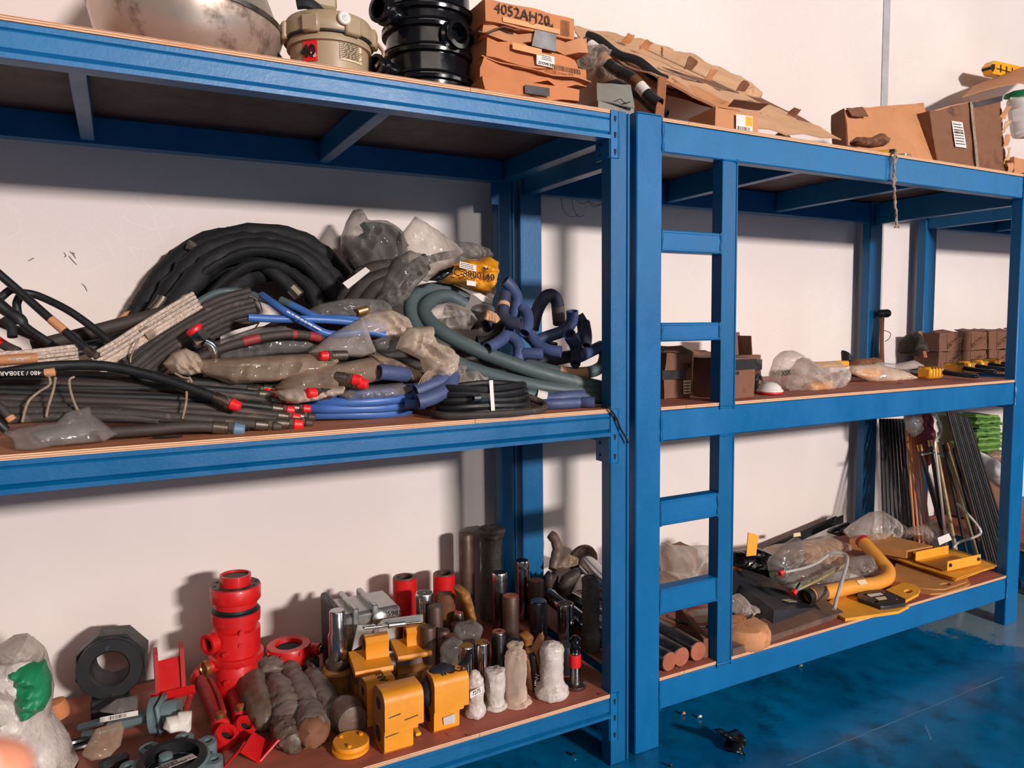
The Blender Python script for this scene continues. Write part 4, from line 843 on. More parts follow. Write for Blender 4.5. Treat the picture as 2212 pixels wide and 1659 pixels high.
mm = face(py(984, 600, .375), (1, 0, -.14), (0, .2, 1), .0)
thing('yellow_bag', 'yellow polythene parcel marked with black pen, on top of the pile', 'bag', [ptf('film', puff(out, .46, .08, crum=.28, s=20, seed=51, lean=.1), 'yellow_film'), pt('label', plate(face(py(992, 578, .383), (1, 0, -.2), (0, .2, 1)), 0, 0, .062, .022), 'white_label', [pt('small_print', lines(face(py(992, 578, .383), (1, 0, -.2), (0, .2, 1), .0012), .003, .002, .058, .02, 3, 9), 'ink')]), pt('label', plate(face(py(1008, 616, .385), (1, 0, -.1), (0, .2, 1)), 0, 0, .034, .017), 'white_label'), pt('lettering', text('SC-3900140', face(py(1020, 594, .371), (1, 0, -.10), (0, .2, 1)), .034, .001)+text('M', face(py(1050, 583, .380), (1, 0, -.1), (0, .2, 1)), .024, .001), 'ink')])
wrapped([(925, 606), (950, 584), (985, 572), (978, 590), (950, 608)], .36, .02, 'black_gloss', 'small shiny black bag flap at the left of the yellow parcel', seed=53, name='bag_flap', cat='plastic bag')
wrapped([(1050, 640), (1062, 615), (1072, 612), (1074, 628), (1062, 648)], .42, .015, 'film_clear', 'small clear bag tail under the yellow parcel', seed=54, name='polythene_bag', cat='plastic bag')
wrapped([(1022, 634), (1040, 632), (1066, 648), (1064, 658), (1042, 652)], .40, .004, 'white_label', 'crumpled white printed paper under the yellow parcel', seed=55, name='paper_label', cat='label')
# --- blue hoses
hose([(536, 686, .33), (600, 689, .33), (680, 690, .33), (760, 696, .33), (835, 712, .34)], 8.5, 'hose_blue', 'straight blue hose with a cut end, lowest of the upper blue hoses', hollow=.3)
hose([(566, 638, .42), (580, 648, .38), (612, 670, .33), (660, 698, .31), (715, 722, .31), (790, 716, .31), (832, 724, .31)], 8.5, 'hose_blue', 'blue hose with white print crossing the others diagonally', extra=[pt('lettering', lines(face(py(660, 695, .285), (1, 0, -.58), (0, -.2, 1)), -.06, -.004, .06, .006, 1, 4), 'white_label')])
hose([(606, 648, .43), (640, 664, .40), (690, 686, .36), (760, 690, .36), (828, 704, .36)], 8.5, 'hose_blue', 'blue hose with dull upper end, behind the diagonal one', bands=[(0, .2, 'hose_teal')])
P = []; c = pz(790, 888, ZM+.02); rr = random.Random(5)
for i in range(4):
    rx, ry = .165+.02*(i % 2), .075+.012*(i % 3); cxo = c.x-.012+.01*i; z = ZM+.0145+.026*i*.8
    P.append(pt('coil_turn', tube([(cxo+rx*math.cos(t)+rr.uniform(-.006, .006), c.y+.05+ry*math.sin(t), z+.004*math.sin(2*t+i)) for t in [k*2*math.pi/14 for k in range(14)]], .0145, 10, True, 5), 'hose_blue'))
q = py(885, 876, .10); P.append(pt('loose_end', tube([c+Vector((.10, -.04, .02)), c+Vector((.17, -.03, .012)), c+Vector((.20, .0, .01))], .0145, 10, hollow=.004), 'hose_blue'))
P.append(pt('tie', ring([(.034, -.003), (.034, .003), (.031, .003), (.031, -.003)], 16, frame(c+Vector((.165, .02, .03)), (.3, 1, 0))), 'ink'))
thing('hose_coil', 'small flat coil of bright blue hose at the front edge', 'hose coil', P)
hose([(818, 804, .14), (850, 806, .15), (878, 810, .17)], 16.5, 'silicone_navy', 'short straight blue silicone stub facing left, above the blue coil', hollow=.22, n=16)
hose([(902, 868, .07), (935, 858, .07), (968, 838, .09), (978, 812, .12)], 16.5, 'silicone_navy', 'bent blue silicone elbow, nearer of the two by the blue coil', hollow=.22, n=16)
hose([(898, 846, .10), (925, 835, .10), (955, 822, .11), (960, 806, .13)], 16.5, 'silicone_navy', 'bent blue silicone elbow behind another under the pale crumpled bag', hollow=.22, n=16)
# --- teal hoses
hose([(1008, 648, .50), (965, 626, .50), (918, 628, .48), (890, 650, .44), (892, 690, .40), (925, 738, .34), (990, 786, .28), (1080, 816, .22), (1190, 840, .16), (1310, 850, .12)], 16, 'hose_teal', 'thick grey-teal hose, outer one of the big bent pair', hollow=.25, n=14)
hose([(1003, 658, .46), (968, 640, .46), (934, 648, .44), (916, 672, .40), (940, 706, .34), (1000, 742, .28), (1090, 780, .22), (1190, 812, .17), (1300, 838, .13)], 16, 'hose_teal', 'thick grey-teal hose, inner one of the big bent pair', hollow=.25, n=14)
hose([(1130, 782, .30), (1200, 802, .24), (1260, 806, .2), (1296, 794, .2), (1306, 770, .24), (1300, 750, .28)], 13, 'hose_teal', 'grey-teal hose curling up at the right post with cloth tape', bands=[(.25, .45, 'cardboard_pale')])
hose([(1120, 850, .14), (1200, 856, .12), (1308, 866, .10)], 13, 'hose_teal', 'grey-teal hose lying lowest by the right post')
hose([(960, 668, .52), (1010, 680, .5), (1060, 690, .5)], 12, 'hose_teal', 'short grey-teal hose inside the big bent pair')
# --- tied black coil
P = []; c = pz(1050, 892, ZM+.01); c.y += .05
for i in range(5):
    rx, ry = .145-.004*i, .07; z = ZM+.012+.018*i
    P.append(pt('coil_turn', tube([(c.x+.02+rx*math.cos(t)+rnd.uniform(-.004, .004), c.y+ry*math.sin(t), z+.003*math.sin(3*t+i)) for t in [k*2*math.pi/14 for k in range(14)]], .0105, 8, True, 5), 'hose_black'))
P.append(pt('outer_turn', tube([(c.x-.15, c.y+.0, ZM+.012), (c.x-.12, c.y-.07, ZM+.0115), (c.x+.03, c.y-.105, ZM+.0115), (c.x+.16, c.y-.085, ZM+.0115), (c.x+.215, c.y-.02, ZM+.02), (c.x+.19, c.y+.03, ZM+.04)], .0105, 8), 'hose_dusty'))
q = c+Vector((-.01, -.085, .05)); P.append(pt('hex_fitting', cyl(q, q+Vector((-.03, -.004, .0)), .013, n=6, b=.001), 'chrome')); P.append(pt('spigot', pipe(q+Vector((-.03, -.004, 0)), q+Vector((-.05, -.006, 0)), .010, .003, 14), 'chrome'))
P.append(pt('cable_tie', sheet([c+Vector((.0, -.086, .005)), c+Vector((.012, -.086, .005)), c+Vector((.006, -.086, .098)), c+Vector((-.006, -.086, .098))], .002, 3, 8, .002), 'white_label'))
thing('hose_coil', 'flat coil of black hose tied with a white cable tie, hex fitting in front', 'hose coil', P)
# --- navy silicone elbows
def nav(path, label, mat='silicone_navy', r=13, bands=(), grp='navy silicone hoses'): hose(path, r, mat, label, 'silicone hose', 'silicone_hose', grp, hollow=.2, n=14, bands=bands)
nav([(1090, 606, .34), (1106, 622, .34), (1116, 645, .35), (1112, 676, .36), (1108, 690, .37)], 'navy silicone hose standing highest at the left of the group, top end angled left')
nav([(1092, 634, .32), (1088, 660, .30), (1088, 682, .28), (1102, 696, .25), (1126, 698, .22)], 'navy silicone elbow with a paper band, open end facing right below the highest one', bands=[(.22, .32, 'cardboard_pale')], mat='silicone_dark')
nav([(1128, 664, .34), (1138, 678, .32), (1140, 700, .29), (1132, 720, .27)], 'navy silicone elbow bent downwards, in the middle of the group')
nav([(1150, 712, .40), (1160, 672, .38), (1176, 644, .36), (1192, 638, .36), (1204, 654, .36), (1208, 700, .38)], 'navy silicone hose bent into a tall arch', bands=[(.84, .97, 'polythene_dusty')], mat='silicone_dark', r=14)
nav([(1236, 672, .28), (1235, 695, .29), (1218, 714, .3), (1180, 728, .32), (1160, 736, .33)], 'navy silicone elbow with open end pointing up, right of the arch')
nav([(1230, 722, .20), (1238, 738, .23), (1246, 742, .27), (1256, 726, .30)], 'short navy silicone elbow with its open end facing out, right of centre', r=13)
nav([(1248, 682, .36), (1258, 700, .35), (1260, 725, .33), (1252, 745, .31)], 'navy silicone hose curving down behind the outward-facing elbow', mat='silicone_dark')
nav([(1266, 748, .22), (1268, 725, .26), (1264, 698, .31)], 'dark silicone hose with open lower end near the right post', mat='silicone_dark', r=11)
nav([(1104, 702, .30), (1092, 726, .27), (1072, 742, .24), (1052, 752, .22)], 'navy silicone hose curving down to the left under the paper-banded elbow')
nav([(1100, 724, .27), (1116, 738, .25), (1122, 758, .23), (1118, 778, .22)], 'navy silicone elbow pointing down behind the teal hoses')
nav([(1130, 764, .22), (1150, 764, .2), (1173, 765, .18)], 'short straight navy silicone stub facing right above the teal hoses')
nav([(1146, 722, .29), (1158, 742, .26), (1184, 756, .22), (1212, 760, .19)], 'navy silicone elbow sweeping to the right in the middle')
nav([(1240, 746, .26), (1244, 765, .22), (1243, 786, .18)], 'dark silicone stub standing with open end down by the right post', mat='silicone_dark', r=11)
nav([(1298, 748, .26), (1282, 756, .24), (1262, 766, .22), (1248, 772, .22)], 'navy silicone elbow curving left from the right post')
nav([(1160, 856, .12), (1190, 862, .10), (1220, 858, .09), (1258, 856, .09)], 'navy silicone hose with a white paper end at the front edge', bands=[(0, .28, 'white_label')], r=14)
nav([(1170, 874, .10), (1200, 878, .08), (1250, 880, .07)], 'navy silicone hose lying lowest at the front edge', r=12)
nav([(1252, 868, .08), (1268, 874, .06), (1284, 877, .045)], 'short navy silicone stub with open end at the front right corner', r=12)
nav([(1130, 712, .42), (1160, 740, .4), (1200, 752, .38)], 'dark silicone hose deep behind the arch', mat='silicone_dark', r=13)
nav([(1262, 765, .34), (1220, 772, .33), (1180, 780, .33), (1140, 776, .34)], 'dark silicone hose lying low behind the open stubs', mat='silicone_dark', r=14)
nav([(1050, 705, .40), (1072, 690, .42), (1090, 660, .44)], 'dark silicone hose at the left back of the group', mat='silicone_dark', r=14)
hose([(1030, 742, .34), (1060, 740, .33), (1082, 722, .34), (1088, 700, .36)], 17, 'hose_fabric', 'thick black rubber elbow left of the navy silicone hoses', hollow=.2, n=14)
wrapped([(1046, 690), (1056, 668), (1074, 676), (1082, 690), (1070, 700)], .28, .015, 'cardboard_pale', 'crumpled pale paper by the navy silicone hoses', seed=61, name='crumpled_paper', cat='paper', crum=.8, s=40)
wrapped([(1010, 690), (1030, 660), (1060, 652), (1078, 672), (1060, 700), (1030, 712)], .46, .05, 'film_grey', 'dark polythene bag between clear bag and navy hoses', [[(1015, 700, .48), (1065, 680, .48)]], seed=63, name='polythene_bag', cat='plastic bag', imat='hose_fabric', ir=14)
# --- fill of dark hoses deeper in the pile
rr = random.Random(11)
for i in range(15):
    Yb = .34+.028*i; v0 = 842-8*(i % 5)-rr.uniform(0, 10); v1 = v0-rr.uniform(-6, 18)
    hose([(330+12*i, v0+4, Yb), (560, v0-10+rr.uniform(-8, 8), Yb), (760, v1-16, Yb+.02), (980, v1-12+rr.uniform(-8, 8), Yb), (1150-9*i, v1+2, Yb)], 12, 'hose_dusty' if i % 3 else 'hose_black', 'dark hose lying deep in the middle of the pile', group='dark hoses deep in the pile', k=4)
for i in range(5):
    hose([(480+20*i, 780-12*i, .46+.05*i), (620, 735-8*i, .5+.05*i), (760, 716-6*i, .5+.05*i), (900, 730, .5+.05*i), (1050, 770, .5+.05*i)], 16, 'hose_brown', 'thick dark hose under the wrapped hoses', group='thick dark hoses under the wrapped ones', k=4)
# --- long black bundle with red caps in front
lanes = [((-30, 806, .34), (560, 846, .24), 'red_cap'), ((-30, 818, .32), (592, 842, .24), 'red_cap'), ((-30, 812, .36), (545, 838, .27), None), ((-30, 830, .30), (556, 856, .21), 'red_cap'), ((-30, 838, .27), (582, 853, .20), 'red_cap'), ((-30, 826, .28), (608, 868, .19), 'red_cap'), ((-30, 850, .24), (590, 882, .17), 'red_cap'), ((-30, 846, .22), (610, 884, .15), 'red_cap'), ((-30, 862, .20), (622, 900, .12), 'red_cap'), ((-30, 872, .17), (624, 926, .08), 'red_cap'), ((-30, 868, .22), (645, 882, .17), 'red_cap'), ((-30, 884, .16), (655, 900, .14), 'cast_dark'), ((-30, 890, .14), (578, 922, .08), 'cast_dark'), ((-30, 900, .13), (540, 925, .09), None), ((-30, 880, .19), (650, 912, .11), 'cast_dark'), ((-30, 908, .12), (480, 918, .10), None), ((-30, 842, .34), (530, 858, .26), None), ((-30, 860, .3), (540, 875, .22), None), ((-30, 878, .25), (560, 892, .18), None), ((-30, 896, .2), (560, 906, .14), None)]
def ordn(i): return ('first', 'second', 'third', 'fourth', 'fifth', 'sixth', 'seventh', 'eighth', 'ninth', 'tenth', 'last')[sorted([l[1][1]+.01*k for k, l in enumerate(lanes) if l[2] == 'red_cap']).index(lanes[i][1][1]+.01*i)]
for i, (a, b, cap) in enumerate(lanes):
    sag = 14 if i != 9 else 6
    m1 = (a[0]*.62+b[0]*.38, a[1]*.62+b[1]*.38-sag*.6+4*math.sin(i*2), a[2]*.62+b[2]*.38); m2 = (a[0]*.3+b[0]*.7, a[1]*.3+b[1]*.7-sag*.7, a[2]*.3+b[2]*.7)
    hose([a, m1, m2, b], 9 if i % 3 else 10.5, ('hose_dusty', 'hose_black', 'hose_brown')[i % 3], f'black hydraulic hose in the long front bundle, red-capped end {ordn(i)} from the top' if cap == 'red_cap' else 'black hydraulic hose with dark or hidden end in the long front bundle', group='hydraulic hoses in the front bundle', e1=cap, k=6)
hose([(-30, 812, .20), (100, 792, .20), (220, 790, .19), (330, 812, .16), (420, 842, .12), (488, 868, .09)], 11, 'hose_black', 'smooth black hose with a red cap arching over the front bundle', e1='red_cap')
hose([(-30, 806, .16), (30, 806, .15), (90, 806, .14), (122, 803, .14)], 9, 'hose_black', 'black hose printed in white, with a taped tan end at the left edge', bands=[(.72, .98, 'cardboard')], extra=[pt('lettering', text('480 / 330BAR WP', face(py(30, 806, .14-.013), (-1, 0, .02), (0, 0, -1)), .014, .0006), 'white_label')])
hose([(-40, 850, .08), (0, 880, .06), (30, 912, .05)], 9, 'hose_dusty', 'dusty hose end pointing down at the left front edge', bands=[(.8, .99, 'cardboard')])
hose([(-40, 880, .06), (-5, 912, .05), (14, 930, .05)], 9, 'hose_black', 'black hose end pointing down beside the dusty one at left front')
hose([(236, 934, .075), (330, 928, .075), (400, 922, .075), (455, 922, .075), (492, 929, .07)], 12, 'hose_brown', 'flat brown hose with a grey-blue cap on the shelf edge', e1='blue_cap')
def string(path, label): thing('tie_string', label, 'string', pt('string', tube(PY(path), .0028, 6), 'twine'), 'tie strings round the front bundle')
string([(104, 808, .11), (108, 830, .10), (82, 848, .10), (60, 870, .09), (48, 912, .08)], 'pale tie string hanging left of the taped hose end')
string([(120, 815, .11), (116, 840, .10), (104, 880, .09), (100, 900, .09)], 'pale tie string hanging straight below the taped hose end')
string([(160, 814, .14), (150, 822, .13), (154, 850, .11), (166, 882, .09), (176, 896, .08)], 'pale tie string hooked over the bundle above the grey bag')
string([(410, 815, .15), (404, 835, .13), (402, 870, .10), (394, 905, .08)], 'pale tie string round the right end of the bundle')
string([(378, 806, .16), (395, 815, .15), (410, 818, .14), (414, 826, .14)], 'knotted pale string on top of the bundle')
out = [(3, 940), (12, 932), (60, 922), (120, 914), (142, 892), (192, 882), (198, 898), (222, 915), (254, 939), (226, 955), (150, 962), (110, 966), (68, 978), (32, 972), (24, 952)]
thing('polythene_bag', 'flat grey polythene bag lying on the shelf edge at left', 'plastic bag', [ptf('film', puff(out, .045, .03, crum=.5, s=13, seed=71, lean=.55, zmin=ZM+.001), 'film_grey'), pt('contents', puff([(60, 935), (130, 920), (200, 912), (220, 930), (180, 948), (90, 958)], .07, .015, seed=72, lean=.5, zmin=ZM+.003), 'grey_blue_bag')])
p = pz(365, 944, ZM+.004); thing('rubber_scrap', 'small black rubber scrap on the shelf edge', 'scrap', pt('scrap', tube([p+Vector((-.035, .01, 0)), p, p+Vector((.03, 0, 0))], .004, 6, flat=.6), 'black_rubber'))
p, q = py(1300, 880, .04), py(1316, 890, -.012)
thing('loose_wire', 'short black wire hooked over the left rack post', 'wire', pt('wire', tube([Vector((p.x, .03, ZM+.01)), Vector((q.x-.004, -.012, ZM+.006)), py(1330, 900, -.016), py(1340, 925, -.016), py(1352, 945, -.016), py(1357, 957, -.016)], .0035, 6), 'black_rubber'))
# ------------------------------------------------------------------ bottom shelf, left rack: machine parts
ZB = .2485
M('valve_red', (206, 24, 26), .42, var=.14, vs=10, dirt=(110, 34, 32), amt=.3, ds=8, coat=.2)
M('dusty_red', (176, 40, 38), .6, var=.2, vs=10, dirt=(104, 56, 48), amt=.4, ds=9)
M('cast_yellow', (232, 148, 32), .5, var=.12, vs=8, bump=.15, bs=40, dirt=(150, 88, 28), amt=.22, ds=14)
M('dirty_yellow', (150, 100, 44), .6, var=.25, vs=9, dirt=(78, 52, 34), amt=.5, ds=8)
M('valve_grey', (98, 116, 118), .5, var=.12, vs=8, dirt=(62, 66, 66), amt=.3)
M('aluminium', (176, 176, 174), .35, .85, .1, 12, dirt=(104, 100, 98), amt=.3)
M('pin_chrome', (178, 176, 178), .16, 1, .12, 6, stretch=(1, 1, .15), dirt=(70, 62, 60), amt=.25)
M('pin_steel', (104, 102, 106), .28, .9, .2, 8, stretch=(1, 1, .15), dirt=(58, 46, 42), amt=.45)
M('pin_brown', (88, 66, 58), .5, .4, .25, 10, dirt=(54, 40, 36), amt=.5)
M('copper_face', (170, 96, 70), .6, .2, .2, 30)
M('black_machine', (30, 30, 32), .5, var=.25, dirt=(72, 66, 62), amt=.3)
M('oiled_wrap', (104, 84, 72), .45, var=.25, vs=12, bump=.3, bs=40, dirt=(66, 54, 48), amt=.45, ds=9)
M('grey_wrap', (120, 106, 96), .55, var=.25, vs=12, bump=.3, bs=40, dirt=(72, 62, 56), amt=.4, ds=9)
M('foam_wrap', (202, 190, 182), .38, var=.16, vs=24, bump=.8, bs=46, dirt=(138, 122, 114), amt=.4, ds=16)
M('dark_cloth', (30, 32, 44), .75, var=.3, bump=.3, bs=120)
M('net_wrap', (84, 78, 74), .4, var=.35, vs=90, bump=.6, bs=160)
def PB(u, v, h=0): return pz(u, v, ZB+h)
# sack with green print
thing('printed_sack', 'white plastic sack with a green printed patch, at bottom left', 'sack', [pt('sack', puff([(-70, 1410), (0, 1392), (30, 1372), (62, 1368), (100, 1400), (112, 1440), (118, 1480), (112, 1530), (150, 1585), (170, 1640), (176, 1700), (-70, 1700)], .42, .10, crum=.38, s=13, seed=4, zmin=ZB), 'foam_wrap'),
      pt('green_print', puff([(14, 1442), (30, 1432), (98, 1424), (112, 1458), (112, 1500), (98, 1526), (44, 1554), (28, 1500)], .345, .06, crum=.35, s=15, seed=9), 'green_print'), pt('inner_bag', puff([(-10, 1398), (30, 1376), (60, 1370), (98, 1402), (96, 1420), (10, 1430)], .34, .05, crum=.6, s=18, seed=12), 'film_clear')])
# black round housing
c = py(240, 1438, .66); s = mpp(c); d = Vector((-.12, -1, .06)); m = frame(c, -d)
octo = [(math.cos(R(22.5+45*i+4))*72*s, math.sin(R(22.5+45*i+4))*72*s) for i in range(8)]
g = prism(octo, m, .09, [circ(0, 0, 36*s, 32)])
thing('flanged_housing', 'black octagonal flanged housing standing on edge by the wall', 'housing', [pt('housing', g, 'black_machine'), pt('face_ring', ring([(63*s, -.03), (65*s, -.025), (65*s, 0), (36*s, 0), (36*s, -.026), (39*s, -.03)], 40, m), 'black_rubber'), pt('screw', cyl(m @ Vector((4*s, 46*s, -.03)), m @ Vector((4*s, 46*s, -.034)), .006, n=10), 'chrome'), pt('screw', cyl(m @ Vector((-2*s, -58*s, -.03)), m @ Vector((-2*s, -58*s, -.034)), .006, n=10), 'chrome'), pt('foot', bx(c.x-.06, c.x+.05, .62, .76, ZB, c.z-58*s, .004), 'black_machine')])
# red saddle bracket
q = [py(342, 1428, .60), py(398, 1414, .60), py(402, 1496, .52), py(345, 1508, .52)]; s = mpp(q[0])
P = [pt('web', sheet([q[3], q[2], q[1], q[0]], .008, 4, 4, .001), 'valve_red')]
for a, b in ((0, 3), (1, 2)):
    u = q[a]+Vector((0, .01, .022)); P.append(pt('cheek', sheet([q[b]+Vector((0, -.012, 0)), q[b]+Vector((0, .07, 0)), u+Vector((0, .05, 0)), u+Vector((0, -.012, 0))], .012, 3, 4, .001), 'dusty_red'))
a, b = py(326, 1516, .50), py(422, 1492, .50); P.append(pt('foot_bar', sheet([a, b, b+Vector((0, .02, .012)), a+Vector((0, .02, .012))], .012, 3, 2, 0), 'valve_red'))
for (u, v, u2, v2) in ((352, 1512, 345, 1540), (412, 1500, 400, 1535)): p1, p2 = py(u, v, .52), PB(u2, v2, .004); P.append(pt('leg', tube([p1, p2], .008, 6, sm=False), 'dusty_red'))
a, b = PB(345, 1540, .004), PB(404, 1533, .004); P.append(pt('lower_bar', tube([a, b], .008, 6, sm=False), 'dusty_red'))
thing('saddle_bracket', 'red steel saddle bracket standing left of the tall red valve', 'bracket', P)
# tall red valve
b0 = py(508, 1478, .58); bx_, by_ = b0.x, .60; s = mpp(Vector((bx_, by_, .5)))
def zv(v, r): return py(506, v, by_-r).z
m = rot((bx_, by_, 0), 0, 1.5, 0); r = lambda k: k*s
def lat(p, mat=None, n=36): return lathe(p, n, m)
zs = {k: zv(k, .05) for k in (1256, 1280, 1306, 1322, 1330, 1352, 1364, 1420, 1436, 1484)}
P = [pt('base_body', lat([(r(42), ZB), (r(44), ZB+.006), (r(44), zs[1436]-.01), (r(40), zs[1436])]), 'valve_red'),
     pt('wide_flange', lat([(r(56), zs[1436]), (r(57), zs[1436]+.003), (r(57), zs[1420]-.003), (r(54), zs[1420])]), 'valve_red'),
     pt('upper_body', lat([(r(50), zs[1420]), (r(50), zs[1364]-.006), (r(43), zs[1364])]), 'valve_red'),
     pt('middle_flange', lat([(r(43), zs[1364]), (r(44), zs[1352]), (r(50), zs[1352]), (r(51), zs[1330]), (r(49), zs[1330]+.001)]), 'valve_red', [pt('gasket', lat([(r(49), zs[1330]), (r(49), zs[1330]+.004), (r(43), zs[1330]+.006), (r(42), zs[1322]+.012)]), 'black_rubber')]),
     pt('top_flange', lat([(r(44), zs[1322]+.004), (r(45), zs[1306]), (r(50), zs[1306]), (r(52), zs[1306]+.004), (r(52), zs[1280]+.006), (r(50), zs[1280]+.010)]), 'valve_red', [pt('flange_face', ring([(r(50), zs[1280]+.009), (r(50), zs[1280]+.0115), (r(31), zs[1280]+.0115), (r(31), zs[1280]+.009)], 36, m), 'pin_brown')]),
     pt('mouth', ring([(r(32), zs[1280]+.010), (r(32), zs[1256]+.008), (r(27), zs[1256]+.008), (r(27), zs[1280]-.03)], 36, m), 'valve_red', [pt('bore', lat([(0, zs[1280]-.02), (r(27.5), zs[1280]-.02), (r(27.5), zs[1256]+.002)]), 'pin_brown')])]
for k in range(10):
    a = 2*math.pi*k/10; P.append(pt('bolt_hole', cyl(m @ Vector((r(42)*math.cos(a), r(42)*math.sin(a), zs[1280]+.0110)), m @ Vector((r(42)*math.cos(a), r(42)*math.sin(a), zs[1280]+.0122)), .005, n=10), 'dark_hole'))
va = vdir((bx_, by_, .5)); dv = lambda da: Vector((math.cos(R(va+da)), math.sin(R(va+da)), 0)); cz = lambda z: Vector((bx_, by_, z))
z1 = zv(1396, .1); d = dv(-52); P.append(pt('side_outlet', ring([(r(21), 0), (r(22), r(18)), (r(15), r(18)), (r(15), 0)], 22, frame(cz(z1)+d*r(46), d)), 'valve_red', [pt('bore', cyl(cz(z1)+d*r(47), cz(z1)+d*r(52), r(15), n=18), 'dark_hole')]))
z2 = zv(1450, .1); d = dv(-62); P.append(pt('side_outlet', cyl(cz(z2)+d*r(40), cz(z2)+d*r(58), r(14), n=18), 'valve_red', [pt('brass_cap', lathe([(r(16), 0), (r(17), .002), (r(17), .014), (r(14), .016), (r(13), .010), (0, .010)], 18, frame(cz(z2)+d*r(57), d)), 'brass')]))
for da, v, rad in ((20, 1372, 50), (18, 1398, 50), (-18, 1414, 50), (12, 1446, 44), (-20, 1478, 44)):
    d = dv(da); z_ = zv(v, .08); P.append(pt('boss', cyl(cz(z_)+d*r(rad-2), cz(z_)+d*r(rad+4), r(6), n=6), 'valve_red'))
thing('red_valve', 'tall red flanged pump valve with open top, leaning by the wall', 'valve', P)
# red collar behind
c = py(624, 1398, .68); s = mpp(c); m = rot((c.x, .68, 0)); zt = c.z+.012; k = lambda q: q*s
P = [pt('collar', ring([(k(44), zt-.10), (k(47), zt-.03), (k(47), zt-.006), (k(45), zt), (k(29), zt), (k(27), zt-.02), (k(26), zt-.10)], 36, m), 'valve_red'), pt('bore', lathe([(0, zt-.05), (k(27), zt-.05), (k(27.5), zt-.012)], 30, m), 'dark_hole'), pt('body', lathe([(k(38), ZB), (k(40), zt-.095)], 30, m), 'dusty_red')]
for i in range(8): a = i*.785+.3; P.append(pt('boss', cyl((c.x+k(46)*math.cos(a), .68+k(46)*math.sin(a), zt-.012), (c.x+k(51)*math.cos(a), .68+k(51)*math.sin(a), zt-.012), .006, n=6), 'dusty_red'))
P.append(pt('side_outlet', cyl((c.x+k(40), .67, zt-.025), (c.x+k(60), .64, zt-.025), .02, n=16), 'valve_red', [pt('brass_cap', cyl((c.x+k(60), .64, zt-.025), (c.x+k(64), .634, zt-.025), .014, n=14), 'brass')]))
thing('red_collar', 'round red collar with dark bore, right of the tall red valve', 'collar', P)
# red hydraulic cylinders
def ram(a, b, rpx, label, e0, e1, extra=()):
    A = PB(*a); B = PB(*b); s = mpp(A.lerp(B, .5)); rr_ = rpx*s; A.z = ZB+rr_+a[2]*0+.0; B.z = ZB+rr_; d = (B-A).normalized()
    P = [pt('barrel', cyl(A+d*rr_*1.5, B-d*rr_*3.2, rr_, n=20, b=.002), 'dusty_red'), pt('gland', cyl(B-d*rr_*3.4, B-d*rr_*2.4, rr_*1.12, n=20, b=.002), 'valve_red'), pt('rod', cyl(B-d*rr_*2.5, B-d*rr_*1.0, rr_*.72, n=16), 'valve_red')]
    for q, n_ in ((A, e0), (B, e1)):
        ax = Vector((.35, -.45, .8)).normalized(); P.append(pt('eye', ring([(rr_*1.35*n_, -rr_*.8), (rr_*1.45*n_, 0), (rr_*1.35*n_, rr_*.8), (rr_*.75*n_, rr_*.8), (rr_*.7*n_, -rr_*.8)], 22, frame(q, ax)), 'valve_red', [pt('bush', lathe([(0, 0), (rr_*.74*n_, 0), (rr_*.74*n_, .002)], 16, frame(q, ax)), 'dark_hole')]))
    q = B-d*rr_*3.0; P.append(pt('port', cyl(q+Vector((0, 0, rr_*.8)), q+Vector((0, 0, rr_*1.7)), rr_*.5, n=12), 'brass'))
    P.append(pt('feed_pipe', tube([A+d*rr_*3+Vector((.012, 0, rr_*1.2)), A.lerp(B, .5)+Vector((.018, .004, rr_*1.05)), B-d*rr_*4+Vector((.014, 0, rr_*1.1))], rr_*.3, 8), 'dusty_red'))
    return thing('hydraulic_cylinder', label, 'cylinder', P, 'red hydraulic cylinders')
ram((438, 1476, 0), (487, 1612, 0), 17, 'longer red hydraulic cylinder lying below the tall red valve', 1.0, 1.0); ram((502, 1500, 0), (528, 1590, 0), 16, 'shorter red hydraulic cylinder with an eye at both ends', 1.0, 1.0)
# wrapped shafts lying on the shelf
def lump(path, rs, mat, label, name='wrapped_shaft', cat='wrapped part', crum=.006, s=30, seed=0, n=16, group=None, extra=()):
    L = []; rad = []
    for (u, v), r_ in zip(path, rs): p = PB(u, v); q = mpp(p)*r_; p = PB(u, v, q); L.append(p); rad.append(q)
    g = crump(tube(L, rad, 26, k=10, rn=.15, seed=seed), crum*1.3, s*1.4, seed); g.v = [Vector((p.x, p.y, max(p.z, ZB))) for p in g.v]
    return thing(name, label, cat, [pt('wrapping', g, mat)]+list(extra), group)
lump([(530, 1462), (540, 1470), (560, 1522), (572, 1552), (578, 1566)], [14, 27, 30, 26, 14], 'oiled_wrap', 'shaft wrapped in oily brown film, nearest the red cylinders', seed=2)
lump([(572, 1438), (588, 1446), (594, 1470), (604, 1500), (618, 1535), (626, 1562), (634, 1582)], [14, 26, 17, 30, 31, 27, 16], 'grey_wrap', 'shaft wrapped in grey cloth with pinched neck, second from the left', seed=5)
lump([(606, 1426), (620, 1434), (632, 1462), (650, 1500), (664, 1540), (676, 1574), (684, 1590)], [12, 22, 20, 27, 28, 33, 20], 'grey_wrap', 'shaft wrapped in twisted grey cloth with a round bulb end', seed=8, extra=[])
lump([(668, 1458), (684, 1474), (700, 1510), (716, 1545), (722, 1566)], [12, 24, 25, 22, 13], 'grey_wrap', 'short cloth-wrapped shaft beside the bare steel rod', seed=11)
lump([(612, 1566), (622, 1584), (632, 1600), (628, 1612)], [20, 26, 22, 10], 'oiled_wrap', 'small crumpled brown wrapping at the end of the pinched shaft', seed=13, name='crumpled_wrap', crum=.010)
